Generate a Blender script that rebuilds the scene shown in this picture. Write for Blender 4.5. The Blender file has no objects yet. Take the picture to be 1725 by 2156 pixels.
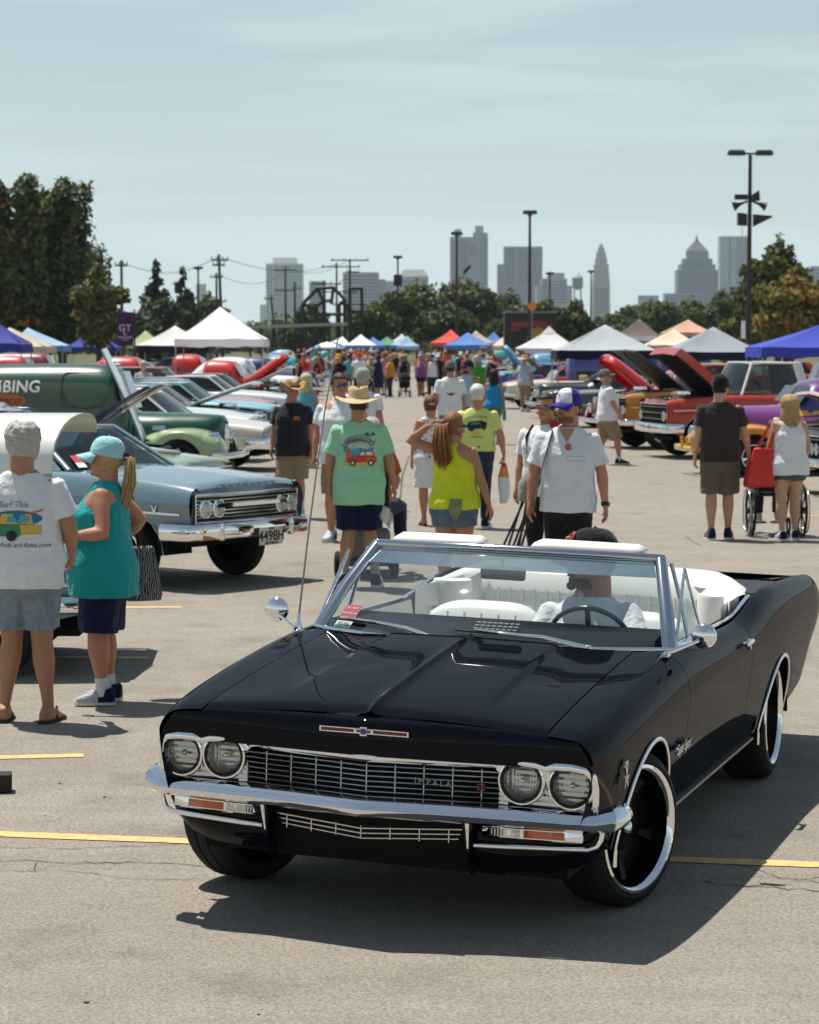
import bpy, bmesh, math, random
import numpy as np
from mathutils import Vector, Matrix, noise
from mathutils.bvhtree import BVHTree
R = math.radians
rnd = random.Random(11)
scene = bpy.context.scene
REAL = scene.collection
class Defer:                        # objects join the scene at the very end, so that evaluating a helper mesh stays quick
    def __init__(s): s.objects = s; s.todo = []
    def link(s, o): s.todo.append(o)
COL = Defer()
# ------------------------------------------------------------------ camera
CAMZ = 2.28
PITCH = math.atan((1078 - 720) / (85 / 36 * 2156))
cam_d = bpy.data.cameras.new('camera'); cam = bpy.data.objects.new('camera', cam_d); REAL.objects.link(cam)
cam.location = (0, 0, CAMZ); cam.rotation_euler = (R(90) - PITCH, 0, 0)
cam_d.sensor_fit = 'VERTICAL'; cam_d.sensor_height = 36; cam_d.sensor_width = 28.8; cam_d.lens = 85
cam_d.clip_start = 0.1; cam_d.clip_end = 30000
cam_d.dof.use_dof = True; cam_d.dof.focus_distance = 10.3; cam_d.dof.aperture_fstop = 8.0
scene.camera = cam
# ------------------------------------------------------------------ sun and sky
SHX, SHY = 0.26, -0.27              # ground shadow offset for every metre of height
SUN_DIR = Vector((-SHX, -SHY, 1)).normalized()          # towards the sun
SUN_EL = math.asin(SUN_DIR.z); SUN_AZ = math.atan2(SUN_DIR.x, SUN_DIR.y)
VEIL, CIRRUS, VEIL_COL = .105, 4.5, (10.6, 12.75, 12.8, 1)
world = bpy.data.worlds.new('World'); scene.world = world; world.use_nodes = True
wn = world.node_tree.nodes; wl = world.node_tree.links
for n in list(wn): wn.remove(n)
w_out = wn.new('ShaderNodeOutputWorld'); w_bg = wn.new('ShaderNodeBackground')
sky = wn.new('ShaderNodeTexSky'); sky.sky_type = 'NISHITA'; sky.sun_disc = False
sky.sun_elevation = SUN_EL; sky.sun_rotation = SUN_AZ
sky.air_density = 1.0; sky.dust_density = 0.7; sky.ozone_density = 1.3; sky.altitude = 250
# a thin veil of summer haze over the clear sky: thicker towards the horizon (air mass), with faint cirrus streaks
w_tc = wn.new('ShaderNodeTexCoord'); w_map = wn.new('ShaderNodeMapping'); w_map.inputs['Scale'].default_value = (1.1, 1.1, 15); w_map.inputs['Rotation'].default_value = (0.0, 0.03, 0.0)
w_noi = wn.new('ShaderNodeTexNoise'); w_noi.inputs['Scale'].default_value = 2.6; w_noi.inputs['Detail'].default_value = 8; w_noi.inputs['Roughness'].default_value = .60; w_noi.inputs['Distortion'].default_value = .5
w_sep = wn.new('ShaderNodeSeparateXYZ'); wl.new(w_tc.outputs['Generated'], w_sep.inputs[0]); wl.new(w_tc.outputs['Generated'], w_map.inputs['Vector']); wl.new(w_map.outputs['Vector'], w_noi.inputs['Vector'])
def w_math(op, a, b):
    n = wn.new('ShaderNodeMath'); n.operation = op
    for k, q in enumerate((a, b)):
        if isinstance(q, (int, float)): n.inputs[k].default_value = q
        else: wl.new(q, n.inputs[k])
    return n.outputs[0]
w_air = w_math('DIVIDE', VEIL, w_math('ADD', w_math('MAXIMUM', w_sep.outputs['Z'], 0.0), .025))
w_str = w_math('MULTIPLY', w_math('MAXIMUM', w_math('SUBTRACT', w_noi.outputs['Fac'], .44), 0.0), CIRRUS)
w_fac = w_math('SUBTRACT', 1.0, w_math('EXPONENT', w_math('MULTIPLY', w_math('MULTIPLY', w_air, w_math('ADD', w_str, 1.0)), -1.0), 0))
w_mix = wn.new('ShaderNodeMixRGB'); w_mix.inputs['Color2'].default_value = VEIL_COL
wl.new(w_fac, w_mix.inputs['Fac']); wl.new(sky.outputs['Color'], w_mix.inputs['Color1']); wl.new(w_mix.outputs['Color'], w_bg.inputs['Color'])
w_bg.inputs['Strength'].default_value = 0.055
wl.new(w_bg.outputs['Background'], w_out.inputs['Surface'])
sun_d = bpy.data.lights.new('sun', 'SUN'); sun_d.energy = 5.0; sun_d.angle = R(.53); sun_d.color = (1, .945, .86)
sun = bpy.data.objects.new('sun', sun_d); REAL.objects.link(sun)
sun.rotation_euler = SUN_DIR.to_track_quat('Z', 'Y').to_euler(); sun.location = (0, 0, 60)
vs = scene.view_settings; vs.view_transform = 'Standard'; vs.look = 'None'; vs.exposure = 0.32; vs.gamma = 1
scene.render.engine = 'CYCLES'
cy = scene.cycles
cy.use_denoising = True
try: cy.denoiser = 'OPENIMAGEDENOISE'
except Exception: pass
cy.max_bounces = 7; cy.diffuse_bounces = 3; cy.glossy_bounces = 4; cy.transmission_bounces = 6; cy.transparent_max_bounces = 12
cy.volume_bounces = 0; cy.caustics_reflective = False; cy.caustics_refractive = False
cy.sample_clamp_indirect = 6
# ------------------------------------------------------------------ photo pixel (1725 x 2156) -> place
FPX = 85 / 36 * 2156
CP, SP = math.cos(PITCH), math.sin(PITCH)
def ray(u, v):
    a = (u - 862.5) / FPX; b = -(v - 1078) / FPX
    return Vector((a, CP + b * SP, -SP + b * CP))
def G(u, v, z=0.0):                 # where the pixel's ray meets height z
    d = ray(u, v); t = (z - CAMZ) / d.z
    return Vector((d.x * t, d.y * t, z))
def AT(u, v, Y):                    # where the ray is Y metres out (things whose distance is known)
    d = ray(u, v); t = Y / d.y
    return Vector((d.x * t, Y, CAMZ + d.z * t))
# ------------------------------------------------------------------ materials
MATS = {}
def mat(name, col, rough=.6, metal=0.0, coat=0.0, coat_rough=.03, spec=.5, noise_amt=0.0, noise_scale=8.0, bump=0.0, bump_scale=40.0, emit=None, sheen=0.0, trans=0.0, alpha=1.0, ior=1.45, wear=None, bump_dist=.004, flake=0.0):
    if name in MATS: return MATS[name]
    m = bpy.data.materials.new(name); m.use_nodes = True
    nt = m.node_tree; b = nt.nodes['Principled BSDF']
    c = tuple(col) + (1,) if len(col) == 3 else tuple(col)
    b.inputs['Base Color'].default_value = c; b.inputs['Roughness'].default_value = rough; b.inputs['Metallic'].default_value = metal
    b.inputs['Coat Weight'].default_value = coat; b.inputs['Coat Roughness'].default_value = coat_rough
    b.inputs['Specular IOR Level'].default_value = spec; b.inputs['IOR'].default_value = ior
    b.inputs['Transmission Weight'].default_value = trans; b.inputs['Alpha'].default_value = alpha
    if sheen: b.inputs['Sheen Weight'].default_value = sheen
    if noise_amt or bump:
        tc = nt.nodes.new('ShaderNodeTexCoord')
    if noise_amt:
        n = nt.nodes.new('ShaderNodeTexNoise'); n.inputs['Scale'].default_value = noise_scale; n.inputs['Detail'].default_value = 5
        mx = nt.nodes.new('ShaderNodeMixRGB'); mx.blend_type = 'MULTIPLY'; mx.inputs['Fac'].default_value = 1
        rp = nt.nodes.new('ShaderNodeMapRange'); rp.inputs['From Min'].default_value = .25; rp.inputs['From Max'].default_value = .75
        rp.inputs['To Min'].default_value = 1 - noise_amt; rp.inputs['To Max'].default_value = 1 + noise_amt * .6
        nt.links.new(tc.outputs['Object'], n.inputs['Vector']); nt.links.new(n.outputs['Fac'], rp.inputs['Value'])
        nt.links.new(rp.outputs['Result'], mx.inputs['Color2']); mx.inputs['Color1'].default_value = c
        nt.links.new(mx.outputs['Color'], b.inputs['Base Color'])
    if bump:
        n2 = nt.nodes.new('ShaderNodeTexNoise'); n2.inputs['Scale'].default_value = bump_scale; n2.inputs['Detail'].default_value = 4
        bp = nt.nodes.new('ShaderNodeBump'); bp.inputs['Strength'].default_value = bump; bp.inputs['Distance'].default_value = bump_dist
        nt.links.new(tc.outputs['Object'], n2.inputs['Vector']); nt.links.new(n2.outputs['Fac'], bp.inputs['Height'])
        nt.links.new(bp.outputs['Normal'], b.inputs['Normal'])
    if emit: b.inputs['Emission Color'].default_value = c; b.inputs['Emission Strength'].default_value = emit
    m.diffuse_color = c; MATS[name] = m
    return m
def paint(name, col, coat=1.0, rough=.35): return mat('paint_' + name, col, rough=rough, coat=coat, coat_rough=.02, spec=.5)
def cloth(name, col, n=.12): return mat('cloth_' + name, col, rough=.92, spec=.15, sheen=.15, noise_amt=n, noise_scale=14, bump=.7, bump_scale=22, bump_dist=.022)
CHROME = mat('chrome', (.86, .87, .88), rough=.045, metal=1)
CHROME_D = mat('dull_chrome', (.62, .62, .62), rough=.22, metal=1)
STEEL = mat('grey_steel', (.30, .31, .32), rough=.45, metal=1)
BLACKM = mat('black_metal', (.012, .012, .013), rough=.5)
BLACK = mat('matte_black', (.008, .008, .008), rough=.85, spec=.2)
RUBBER = mat('rubber', (.014, .014, .014), rough=.78, spec=.3, noise_amt=.25, noise_scale=20)
WHITEM = mat('white_paint', (.78, .78, .76), rough=.4)
def glass(name='car_glass', tint=(.55, .66, .66), opac=.35, refl=None):
    if name in MATS: return MATS[name]
    m = bpy.data.materials.new(name); m.use_nodes = True; nt = m.node_tree
    for n in list(nt.nodes): nt.nodes.remove(n)
    o = nt.nodes.new('ShaderNodeOutputMaterial'); tr = nt.nodes.new('ShaderNodeBsdfTransparent'); gl = nt.nodes.new('ShaderNodeBsdfGlossy')
    gl.inputs['Roughness'].default_value = .01; tr.inputs['Color'].default_value = tint + (1,)
    fr = nt.nodes.new('ShaderNodeFresnel'); fr.inputs['IOR'].default_value = 1.5
    ad = nt.nodes.new('ShaderNodeMath'); ad.operation = 'MULTIPLY_ADD'; ad.inputs[1].default_value = refl or 1 - opac * .5; ad.inputs[2].default_value = opac * .12
    mx = nt.nodes.new('ShaderNodeMixShader')
    nt.links.new(fr.outputs[0], ad.inputs[0]); nt.links.new(ad.outputs[0], mx.inputs['Fac'])
    nt.links.new(tr.outputs[0], mx.inputs[1]); nt.links.new(gl.outputs[0], mx.inputs[2]); nt.links.new(mx.outputs[0], o.inputs['Surface'])
    MATS[name] = m; return m
GLASS = glass('clear_glass', (.80, .88, .87), .3)
GLASS_D = glass('tinted_glass', (.22, .27, .28), .4)
DARKIN = mat('dark_interior', (.015, .015, .016), rough=.8)
# ------------------------------------------------------------------ mesh builder
def lerp(a, b, t): return a + (b - a) * t
def interp(tab, x):                 # piecewise linear table [(x, v)...] sorted by x
    if x <= tab[0][0]: return tab[0][1]
    for (x0, v0), (x1, v1) in zip(tab, tab[1:]):
        if x <= x1:
            t = (x - x0) / (x1 - x0) if x1 > x0 else 0
            return v0 + (v1 - v0) * t
    return tab[-1][1]
def sinterp(tab, x):                # smooth (monotone cubic) table
    n = len(tab)
    if x <= tab[0][0]: return tab[0][1]
    if x >= tab[-1][0]: return tab[-1][1]
    xs = [p[0] for p in tab]; ys = [p[1] for p in tab]
    d = [(ys[i + 1] - ys[i]) / (xs[i + 1] - xs[i]) for i in range(n - 1)]
    m = [d[0]] + [0 if d[i - 1] * d[i] <= 0 else 2 * d[i - 1] * d[i] / (d[i - 1] + d[i]) for i in range(1, n - 1)] + [d[-1]]
    for i in range(n - 1):
        if x <= xs[i + 1]:
            h = xs[i + 1] - xs[i]; t = (x - xs[i]) / h
            return (2*t**3 - 3*t*t + 1) * ys[i] + (t**3 - 2*t*t + t) * h * m[i] + (-2*t**3 + 3*t*t) * ys[i+1] + (t**3 - t*t) * h * m[i+1]
class MB:
    def __init__(s): s.v = []; s.f = []; s.m = []; s.M = None
    def add(s, verts, faces, mi=0, M=None):
        o = len(s.v)
        M = M or s.M
        s.v += [tuple(M @ Vector(p)) for p in verts] if M else [tuple(p) for p in verts]
        s.f += [tuple(i + o for i in f) for f in faces]; s.m += [mi] * len(faces); return s
    def box(s, c, d, mi=0, M=None):
        x, y, z = d[0] / 2, d[1] / 2, d[2] / 2
        v = [(c[0] + a * x, c[1] + b * y, c[2] + e * z) for a in (-1, 1) for b in (-1, 1) for e in (-1, 1)]
        return s.add(v, [(0, 1, 3, 2), (4, 6, 7, 5), (0, 4, 5, 1), (2, 3, 7, 6), (0, 2, 6, 4), (1, 5, 7, 3)], mi, M)
    def grid(s, P, mi=0, closed_u=False, closed_v=False, flip=False, M=None):
        nu, nv = len(P), len(P[0]); v = [p for row in P for p in row]; f = []
        for i in range(nu if closed_u else nu - 1):
            for j in range(nv if closed_v else nv - 1):
                a, b = i * nv + j, ((i + 1) % nu) * nv + j; c, d = ((i + 1) % nu) * nv + (j + 1) % nv, i * nv + (j + 1) % nv
                f.append((a, d, c, b) if flip else (a, b, c, d))
        return s.add(v, f, mi, M)
    def loft(s, rings, mi=0, cap=True, M=None, flip=False):
        n = len(rings[0]); s.grid(rings, mi, closed_v=True, flip=flip, M=M)
        if cap:
            s.add(rings[0], [tuple(range(n)) if flip else tuple(range(n))[::-1]] , mi, M); s.add(rings[-1], [tuple(range(n))[::-1] if flip else tuple(range(n))], mi, M)
        return s
    def tube(s, path, r, n=8, mi=0, cap=True, M=None, squash=None):
        path = [Vector(p) for p in path]; k = len(path); rr = r if isinstance(r, (list, tuple)) else [r] * k
        rings = []; up = None
        for i in range(k):
            t = (path[min(i + 1, k - 1)] - path[max(i - 1, 0)])
            if t.length < 1e-9: t = Vector((0, 0, 1))
            t.normalize()
            if up is None: up = Vector((0, 0, 1)) if abs(t.z) < .9 else Vector((0, 1, 0))
            a = up - t * up.dot(t)
            if a.length < 1e-6: a = t.orthogonal()
            a.normalize(); up = a; b = t.cross(a)
            ra, rb = rr[i] if isinstance(rr[i], (tuple, list)) else (rr[i], rr[i])
            rings.append([path[i] + a * (math.cos(q) * ra) + b * (math.sin(q) * rb) for q in [2 * math.pi * j / n for j in range(n)]])
        return s.loft(rings, mi, cap, M)
    def lathe(s, prof, n=24, mi=0, M=None, a0=0, a1=2 * math.pi):   # prof [(r, z)], axis z
        full = abs(a1 - a0 - 2 * math.pi) < 1e-6; k = n if full else n + 1
        P = [[(r * math.cos(a0 + (a1 - a0) * j / n), r * math.sin(a0 + (a1 - a0) * j / n), z) for j in range(k)] for r, z in prof]
        return s.grid(P, mi, closed_v=full, M=M, flip=True)
    def sphere(s, c, r, n=12, mi=0, M=None):
        r = r if isinstance(r, (tuple, list)) else (r, r, r); m = max(4, n // 2)
        P = [[(c[0] + r[0] * math.sin(a) * math.cos(b), c[1] + r[1] * math.sin(a) * math.sin(b), c[2] + r[2] * math.cos(a)) for b in [2 * math.pi * j / n for j in range(n)]] for a in [max(1e-3, min(math.pi - 1e-3, math.pi * i / m)) for i in range(m + 1)]]
        return s.grid(P, mi, closed_v=True, M=M)
    def mesh(s, name, mats, smooth=35):
        me = bpy.data.meshes.new(name); me.from_pydata(s.v, [], s.f)
        for m in (mats if isinstance(mats, (list, tuple)) else [mats]): me.materials.append(m)
        if len(me.materials) > 1: me.polygons.foreach_set('material_index', s.m)
        if smooth:
            me.shade_smooth()
            if smooth < 180: me.set_sharp_from_angle(angle=R(smooth))
        me.update(); return me
    def build(s, name, mats, parent=None, smooth=35, loc=None, fix=False):
        me = s.mesh(name, mats, smooth)
        if fix: fixn(me)
        return link(name, me, parent, loc)
def fixn(me):
    bm = bmesh.new(); bm.from_mesh(me); bmesh.ops.remove_doubles(bm, verts=bm.verts, dist=1e-5); bmesh.ops.recalc_face_normals(bm, faces=bm.faces); bm.to_mesh(me); bm.free()
def link(name, me, parent=None, loc=None):
    o = bpy.data.objects.new(name, me); COL.objects.link(o)
    if parent: o.parent = parent
    if loc is not None: o.location = loc
    return o
def tag(o, label, cat=None, group=None, kind=None):
    if label: o['label'] = label
    if cat: o['category'] = cat
    if group: o['group'] = group
    if kind: o['kind'] = kind
    return o
def empty(name, loc=(0, 0, 0), rz=0.0, label=None, cat=None, group=None):
    o = bpy.data.objects.new(name, None); COL.objects.link(o); o.location = loc; o.rotation_euler = (0, 0, rz); o.empty_display_size = .2
    return tag(o, label, cat, group)
def eval_mesh(ob):                  # mesh with modifiers applied
    dg = bpy.context.evaluated_depsgraph_get(); dg.update()
    return bpy.data.meshes.new_from_object(ob.evaluated_get(dg))
def remesh(mb, vox, smooth_it=4, name='tmp', smooth_f=.5):
    me = mb.mesh(name, [], smooth=0); o = bpy.data.objects.new(name, me); REAL.objects.link(o)
    m = o.modifiers.new('r', 'REMESH'); m.mode = 'VOXEL'; m.voxel_size = vox; m.use_smooth_shade = True
    if smooth_it:
        k = o.modifiers.new('s', 'SMOOTH'); k.factor = smooth_f; k.iterations = smooth_it
    out = eval_mesh(o); bpy.data.objects.remove(o); bpy.data.meshes.remove(me)
    out.shade_smooth(); return out
_txt_cache = {}
def text_geo(s, size=1.0, extrude=0.0, shear=0.0, bold=0.0, spacing=1.0):   # -> verts (x right, y up, z out), faces; centred
    k = (s, extrude, shear, bold, spacing)
    if k not in _txt_cache:
        cu = bpy.data.curves.new('t', 'FONT'); cu.body = s; cu.align_x = 'CENTER'; cu.align_y = 'CENTER'; cu.extrude = extrude; cu.shear = shear; cu.offset = bold; cu.space_character = spacing; cu.resolution_u = 3
        o = bpy.data.objects.new('t', cu); REAL.objects.link(o); me = eval_mesh(o)
        _txt_cache[k] = ([tuple(v.co) for v in me.vertices], [tuple(p.vertices) for p in me.polygons])
        bpy.data.objects.remove(o); bpy.data.curves.remove(cu); bpy.data.meshes.remove(me)
    v, f = _txt_cache[k]
    return [(x * size, y * size, z * size) for x, y, z in v], f
def bvh_of(me): return BVHTree.FromPolygons([v.co.copy() for v in me.vertices], [tuple(p.vertices) for p in me.polygons])
# ================================================================== ground
def ground_mat():
    m = bpy.data.materials.new('asphalt'); m.use_nodes = True; nt = m.node_tree; b = nt.nodes['Principled BSDF']; N = nt.nodes.new; L = nt.links.new
    tc = N('ShaderNodeTexCoord'); sep = N('ShaderNodeSeparateXYZ'); L(tc.outputs['Object'], sep.inputs[0])
    def noi(sc, det=4, rough=.5):
        n = N('ShaderNodeTexNoise'); n.inputs['Scale'].default_value = sc; n.inputs['Detail'].default_value = det; n.inputs['Roughness'].default_value = rough; L(tc.outputs['Object'], n.inputs['Vector']); return n
    def math_(op, a, bb, c=None):
        n = N('ShaderNodeMath'); n.operation = op
        for i, q in enumerate([a, bb, c]):
            if q is None: continue
            if isinstance(q, (int, float)): n.inputs[i].default_value = q
            else: L(q, n.inputs[i])
        return n.outputs[0]
    big = noi(.35, 5, .6); mid = noi(3.0, 5, .6); fine = noi(60, 4, .8)
    vor = N('ShaderNodeTexVoronoi'); vor.inputs['Scale'].default_value = 75; L(tc.outputs['Object'], vor.inputs['Vector'])
    # the newer, smoother patch close by (seam near y = 10.55)
    seam = math_('SUBTRACT', sep.outputs['Y'], math_('MULTIPLY_ADD', sep.outputs['X'], -.035, 10.5))
    wob = math_('ADD', seam, math_('MULTIPLY', math_('SUBTRACT', mid.outputs['Fac'], .5), .05))
    patch = N('ShaderNodeMapRange'); patch.inputs['From Min'].default_value = -.02; patch.inputs['From Max'].default_value = .02; L(wob, patch.inputs['Value'])
    c1 = N('ShaderNodeValToRGB'); e = c1.color_ramp.elements
    e[0].position = .40; e[0].color = (.172, .158, .138, 1); e[1].position = .78; e[1].color = (.41, .375, .325, 1)
    val = math_('MULTIPLY_ADD', fine.outputs['Fac'], .80, math_('MULTIPLY_ADD', mid.outputs['Fac'], .22, math_('MULTIPLY', big.outputs['Fac'], .18)))
    L(val, c1.inputs['Fac'])
    c2 = N('ShaderNodeValToRGB'); e = c2.color_ramp.elements
    e[0].position = .35; e[0].color = (.200, .183, .157, 1); e[1].position = .75; e[1].color = (.350, .318, .278, 1); L(val, c2.inputs['Fac'])
    mx = N('ShaderNodeMixRGB'); L(patch.outputs[0], mx.inputs['Fac']); L(c2.outputs[0], mx.inputs['Color1']); L(c1.outputs[0], mx.inputs['Color2'])
    # dark pits and pale stones in the aggregate
    pit = N('ShaderNodeValToRGB'); e = pit.color_ramp.elements; e[0].position = .0; e[0].color = (1.25, 1.22, 1.18, 1); e[1].position = .75; e[1].color = (.62, .60, .58, 1)
    L(vor.outputs['Distance'], pit.inputs['Fac'])
    mu = N('ShaderNodeMixRGB'); mu.blend_type = 'MULTIPLY'; mu.inputs['Fac'].default_value = .75; L(mx.outputs[0], mu.inputs['Color1']); L(pit.outputs[0], mu.inputs['Color2'])
    # old oil drips and stains
    st = noi(1.1, 6, .65); sr = N('ShaderNodeValToRGB'); e = sr.color_ramp.elements; e[0].position = .56; e[0].color = (1, 1, 1, 1); e[1].position = .74; e[1].color = (.66, .64, .62, 1); L(st.outputs['Fac'], sr.inputs['Fac'])
    mu2 = N('ShaderNodeMixRGB'); mu2.blend_type = 'MULTIPLY'; mu2.inputs['Fac'].default_value = 1; L(mu.outputs[0], mu2.inputs['Color1']); L(sr.outputs[0], mu2.inputs['Color2'])
    dr = noi(4.5, 3, .5); dr2 = N('ShaderNodeValToRGB'); e = dr2.color_ramp.elements; e[0].position = .73; e[0].color = (1, 1, 1, 1); e[1].position = .80; e[1].color = (.55, .5, .45, 1); L(dr.outputs['Fac'], dr2.inputs['Fac'])
    mu3 = N('ShaderNodeMixRGB'); mu3.blend_type = 'MULTIPLY'; mu3.inputs['Fac'].default_value = 1; L(mu2.outputs[0], mu3.inputs['Color1']); L(dr2.outputs[0], mu3.inputs['Color2'])
    mp = N('ShaderNodeMapping'); mp.inputs['Scale'].default_value = (.35, 5.0, 1); mp.inputs['Rotation'].default_value = (0, 0, .06); L(tc.outputs['Object'], mp.inputs['Vector'])
    sk = N('ShaderNodeTexNoise'); sk.inputs['Scale'].default_value = 1.0; sk.inputs['Detail'].default_value = 6; L(mp.outputs[0], sk.inputs['Vector']); skr = N('ShaderNodeMapRange'); skr.inputs['From Min'].default_value = .3; skr.inputs['From Max'].default_value = .7; skr.inputs['To Min'].default_value = .94; skr.inputs['To Max'].default_value = 1.05; L(sk.outputs['Fac'], skr.inputs['Value'])
    mu4 = N('ShaderNodeMixRGB'); mu4.blend_type = 'MULTIPLY'; mu4.inputs['Fac'].default_value = 1; L(mu3.outputs[0], mu4.inputs['Color1']); L(skr.outputs[0], mu4.inputs['Color2']); mu3 = mu4
    L(mu3.outputs[0], b.inputs['Base Color']); b.inputs['Roughness'].default_value = .9; b.inputs['Specular IOR Level'].default_value = .25
    bp = N('ShaderNodeBump'); bp.inputs['Strength'].default_value = .8; bp.inputs['Distance'].default_value = .006
    L(math_('MULTIPLY_ADD', vor.outputs['Distance'], -.6, fine.outputs['Fac']), bp.inputs['Height']); L(bp.outputs['Normal'], b.inputs['Normal'])
    return m
ASPHALT = ground_mat()
GRASS = mat('grass_ground', (.085, .10, .04), rough=.95, noise_amt=.4, noise_scale=.05)
mb = MB(); mb.add([(-9000, -200, -.06), (9000, -200, -.06), (9000, 14000, -.06), (-9000, 14000, -.06)], [(0, 1, 2, 3)])
tag(mb.build('ground', GRASS, smooth=0), 'flat green ground reaching to the horizon', kind='structure')
mb = MB(); mb.grid([[(x, y, 0) for y in (-12, 40, 230)] for x in (-75, 0, 75)], flip=True)
LOT = mb.build('parking_lot', ASPHALT, smooth=0); tag(LOT, 'sunlit worn asphalt car park', kind='structure'); fixn(LOT.data)
YEL = mat('yellow_road_paint', (.70, .45, .17), rough=.8)
_n = YEL.node_tree.nodes; _l = YEL.node_tree.links; _t = _n.new('ShaderNodeTexNoise'); _t.inputs['Scale'].default_value = 14; _t.inputs['Detail'].default_value = 8; _t.inputs['Roughness'].default_value = .75; _c = _n.new('ShaderNodeTexCoord'); _r = _n.new('ShaderNodeValToRGB'); _e = _r.color_ramp.elements
_e[0].position = .50; _e[0].color = (.70, .45, .17, 1); _e[1].position = .68; _e[1].color = (.30, .25, .19, 1); _l.new(_c.outputs['Object'], _t.inputs['Vector']); _l.new(_t.outputs['Fac'], _r.inputs['Fac']); _l.new(_r.outputs[0], _n['Principled BSDF'].inputs['Base Color'])
def strip(p, q, w, m, name, z=.004, n=24, jit=.0, wob=0.0):
    p, q = Vector(p), Vector(q); d = (q - p).normalized(); s = Vector((-d.y, d.x, 0)); L_ = []; off = 0
    for i in range(n + 1):
        c = p.lerp(q, i / n) + s * off; off += rnd.uniform(-wob, wob)
        a = w / 2 * (1 + rnd.uniform(-jit, jit))
        L_.append([(c + s * a)[:2] + (z,), (c - s * a)[:2] + (z,)])
    mb = MB(); mb.grid(L_, flip=True); o = mb.build(name, m, LOT, 0); fixn(o.data); return o
g0, g1 = G(0, 1757), G(1725, 1822)
d = (g1 - g0).normalized(); strip(g0 - d * 3, g1 + d * 4, .115, YEL, 'painted_line', jit=.06, n=60)
for (u0, v0, u1, v1) in [(-200, 1601, 176, 1591), (-200, 1383, 312, 1386), (-200, 1280, 382, 1279), (-200, 1130, 470, 1128), (-200, 1040, 540, 1040), (1600, 1044, 1900, 1046), (1351, 957, 1480, 957), (1640, 1085, 1900, 1088), (520, 985, 575, 985), (500, 930, 600, 930), (1300, 905, 1380, 905)]:
    strip(G(u0, v0), G(u1, v1), .11, YEL, 'painted_line', jit=.06)
CRACK = mat('tar_crack', (.035, .032, .030), rough=.85)
def crack(pts, w=.010):
    P = [G(u, v) for u, v in pts]
    for a, b in zip(P, P[1:]): pass
    L_ = []; prev = None
    fine = []
    for a, b in zip(P, P[1:]):
        n = max(3, int((b - a).length / .05))
        for i in range(n): fine.append(a.lerp(b, i / n) + Vector((rnd.uniform(-.012, .012), rnd.uniform(-.03, .03), 0)))
    fine.append(P[-1])
    for i, c in enumerate(fine):
        t = (fine[min(i + 1, len(fine) - 1)] - fine[max(i - 1, 0)]).normalized(); s = Vector((-t.y, t.x, 0)); a = w * rnd.uniform(.12, .45)
        L_.append([tuple((c + s * a)[:2]) + (.0035,), tuple((c - s * a)[:2]) + (.0035,)])
    mb = MB(); mb.grid(L_, flip=True); o = mb.build('crack', CRACK, LOT, 0); fixn(o.data)
crack([(-20, 1784), (160, 1788), (290, 1782), (400, 1778)], .009); crack([(-10, 1836), (130, 1836), (280, 1852), (420, 1850)], .008)
crack([(60, 1830), (200, 1818), (300, 1812)], .006); crack([(-20, 1812), (200, 1817), (400, 1822), (470, 1824)], .012); crack([(75, 1815), (75, 1838)], .006)
crack([(1500, 1815), (1580, 1825), (1640, 1848), (1740, 1862)], .008); crack([(1480, 1858), (1600, 1868), (1740, 1878)], .012); crack([(1560, 1845), (1680, 1850), (1740, 1846)], .007)
crack([(862, 960), (848, 1000), (842, 1060), (836, 1080)], .03); crack([(1770, 1000), (1800, 1040)], .02); crack([(1772 - 40, 1392), (1600, 1400)], .01)
crack([(1440, 1128), (1475, 1150)], .015); crack([(1240, 1075), (1285, 1090)], .015); crack([(760, 1300), (900, 1290), (1000, 1296)], .01)
PEB = mat('loose_stone', (.16, .13, .10), rough=.9)
for i in range(16):
    u, v = rnd.uniform(0, 1725), rnd.uniform(1330, 2150)
    if 330 < u < 1500 and v < 2050: continue
    g = G(u, v); mb = MB(); r = rnd.uniform(.004, .009); mb.sphere((0, 0, r * .5), (r * 1.4, r, r * .6), 7)
    tag(mb.build('pebble', PEB, None, 180, g), 'tiny brown pebble lying on the bare asphalt', 'pebble', 'pebbles scattered on the asphalt')
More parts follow.
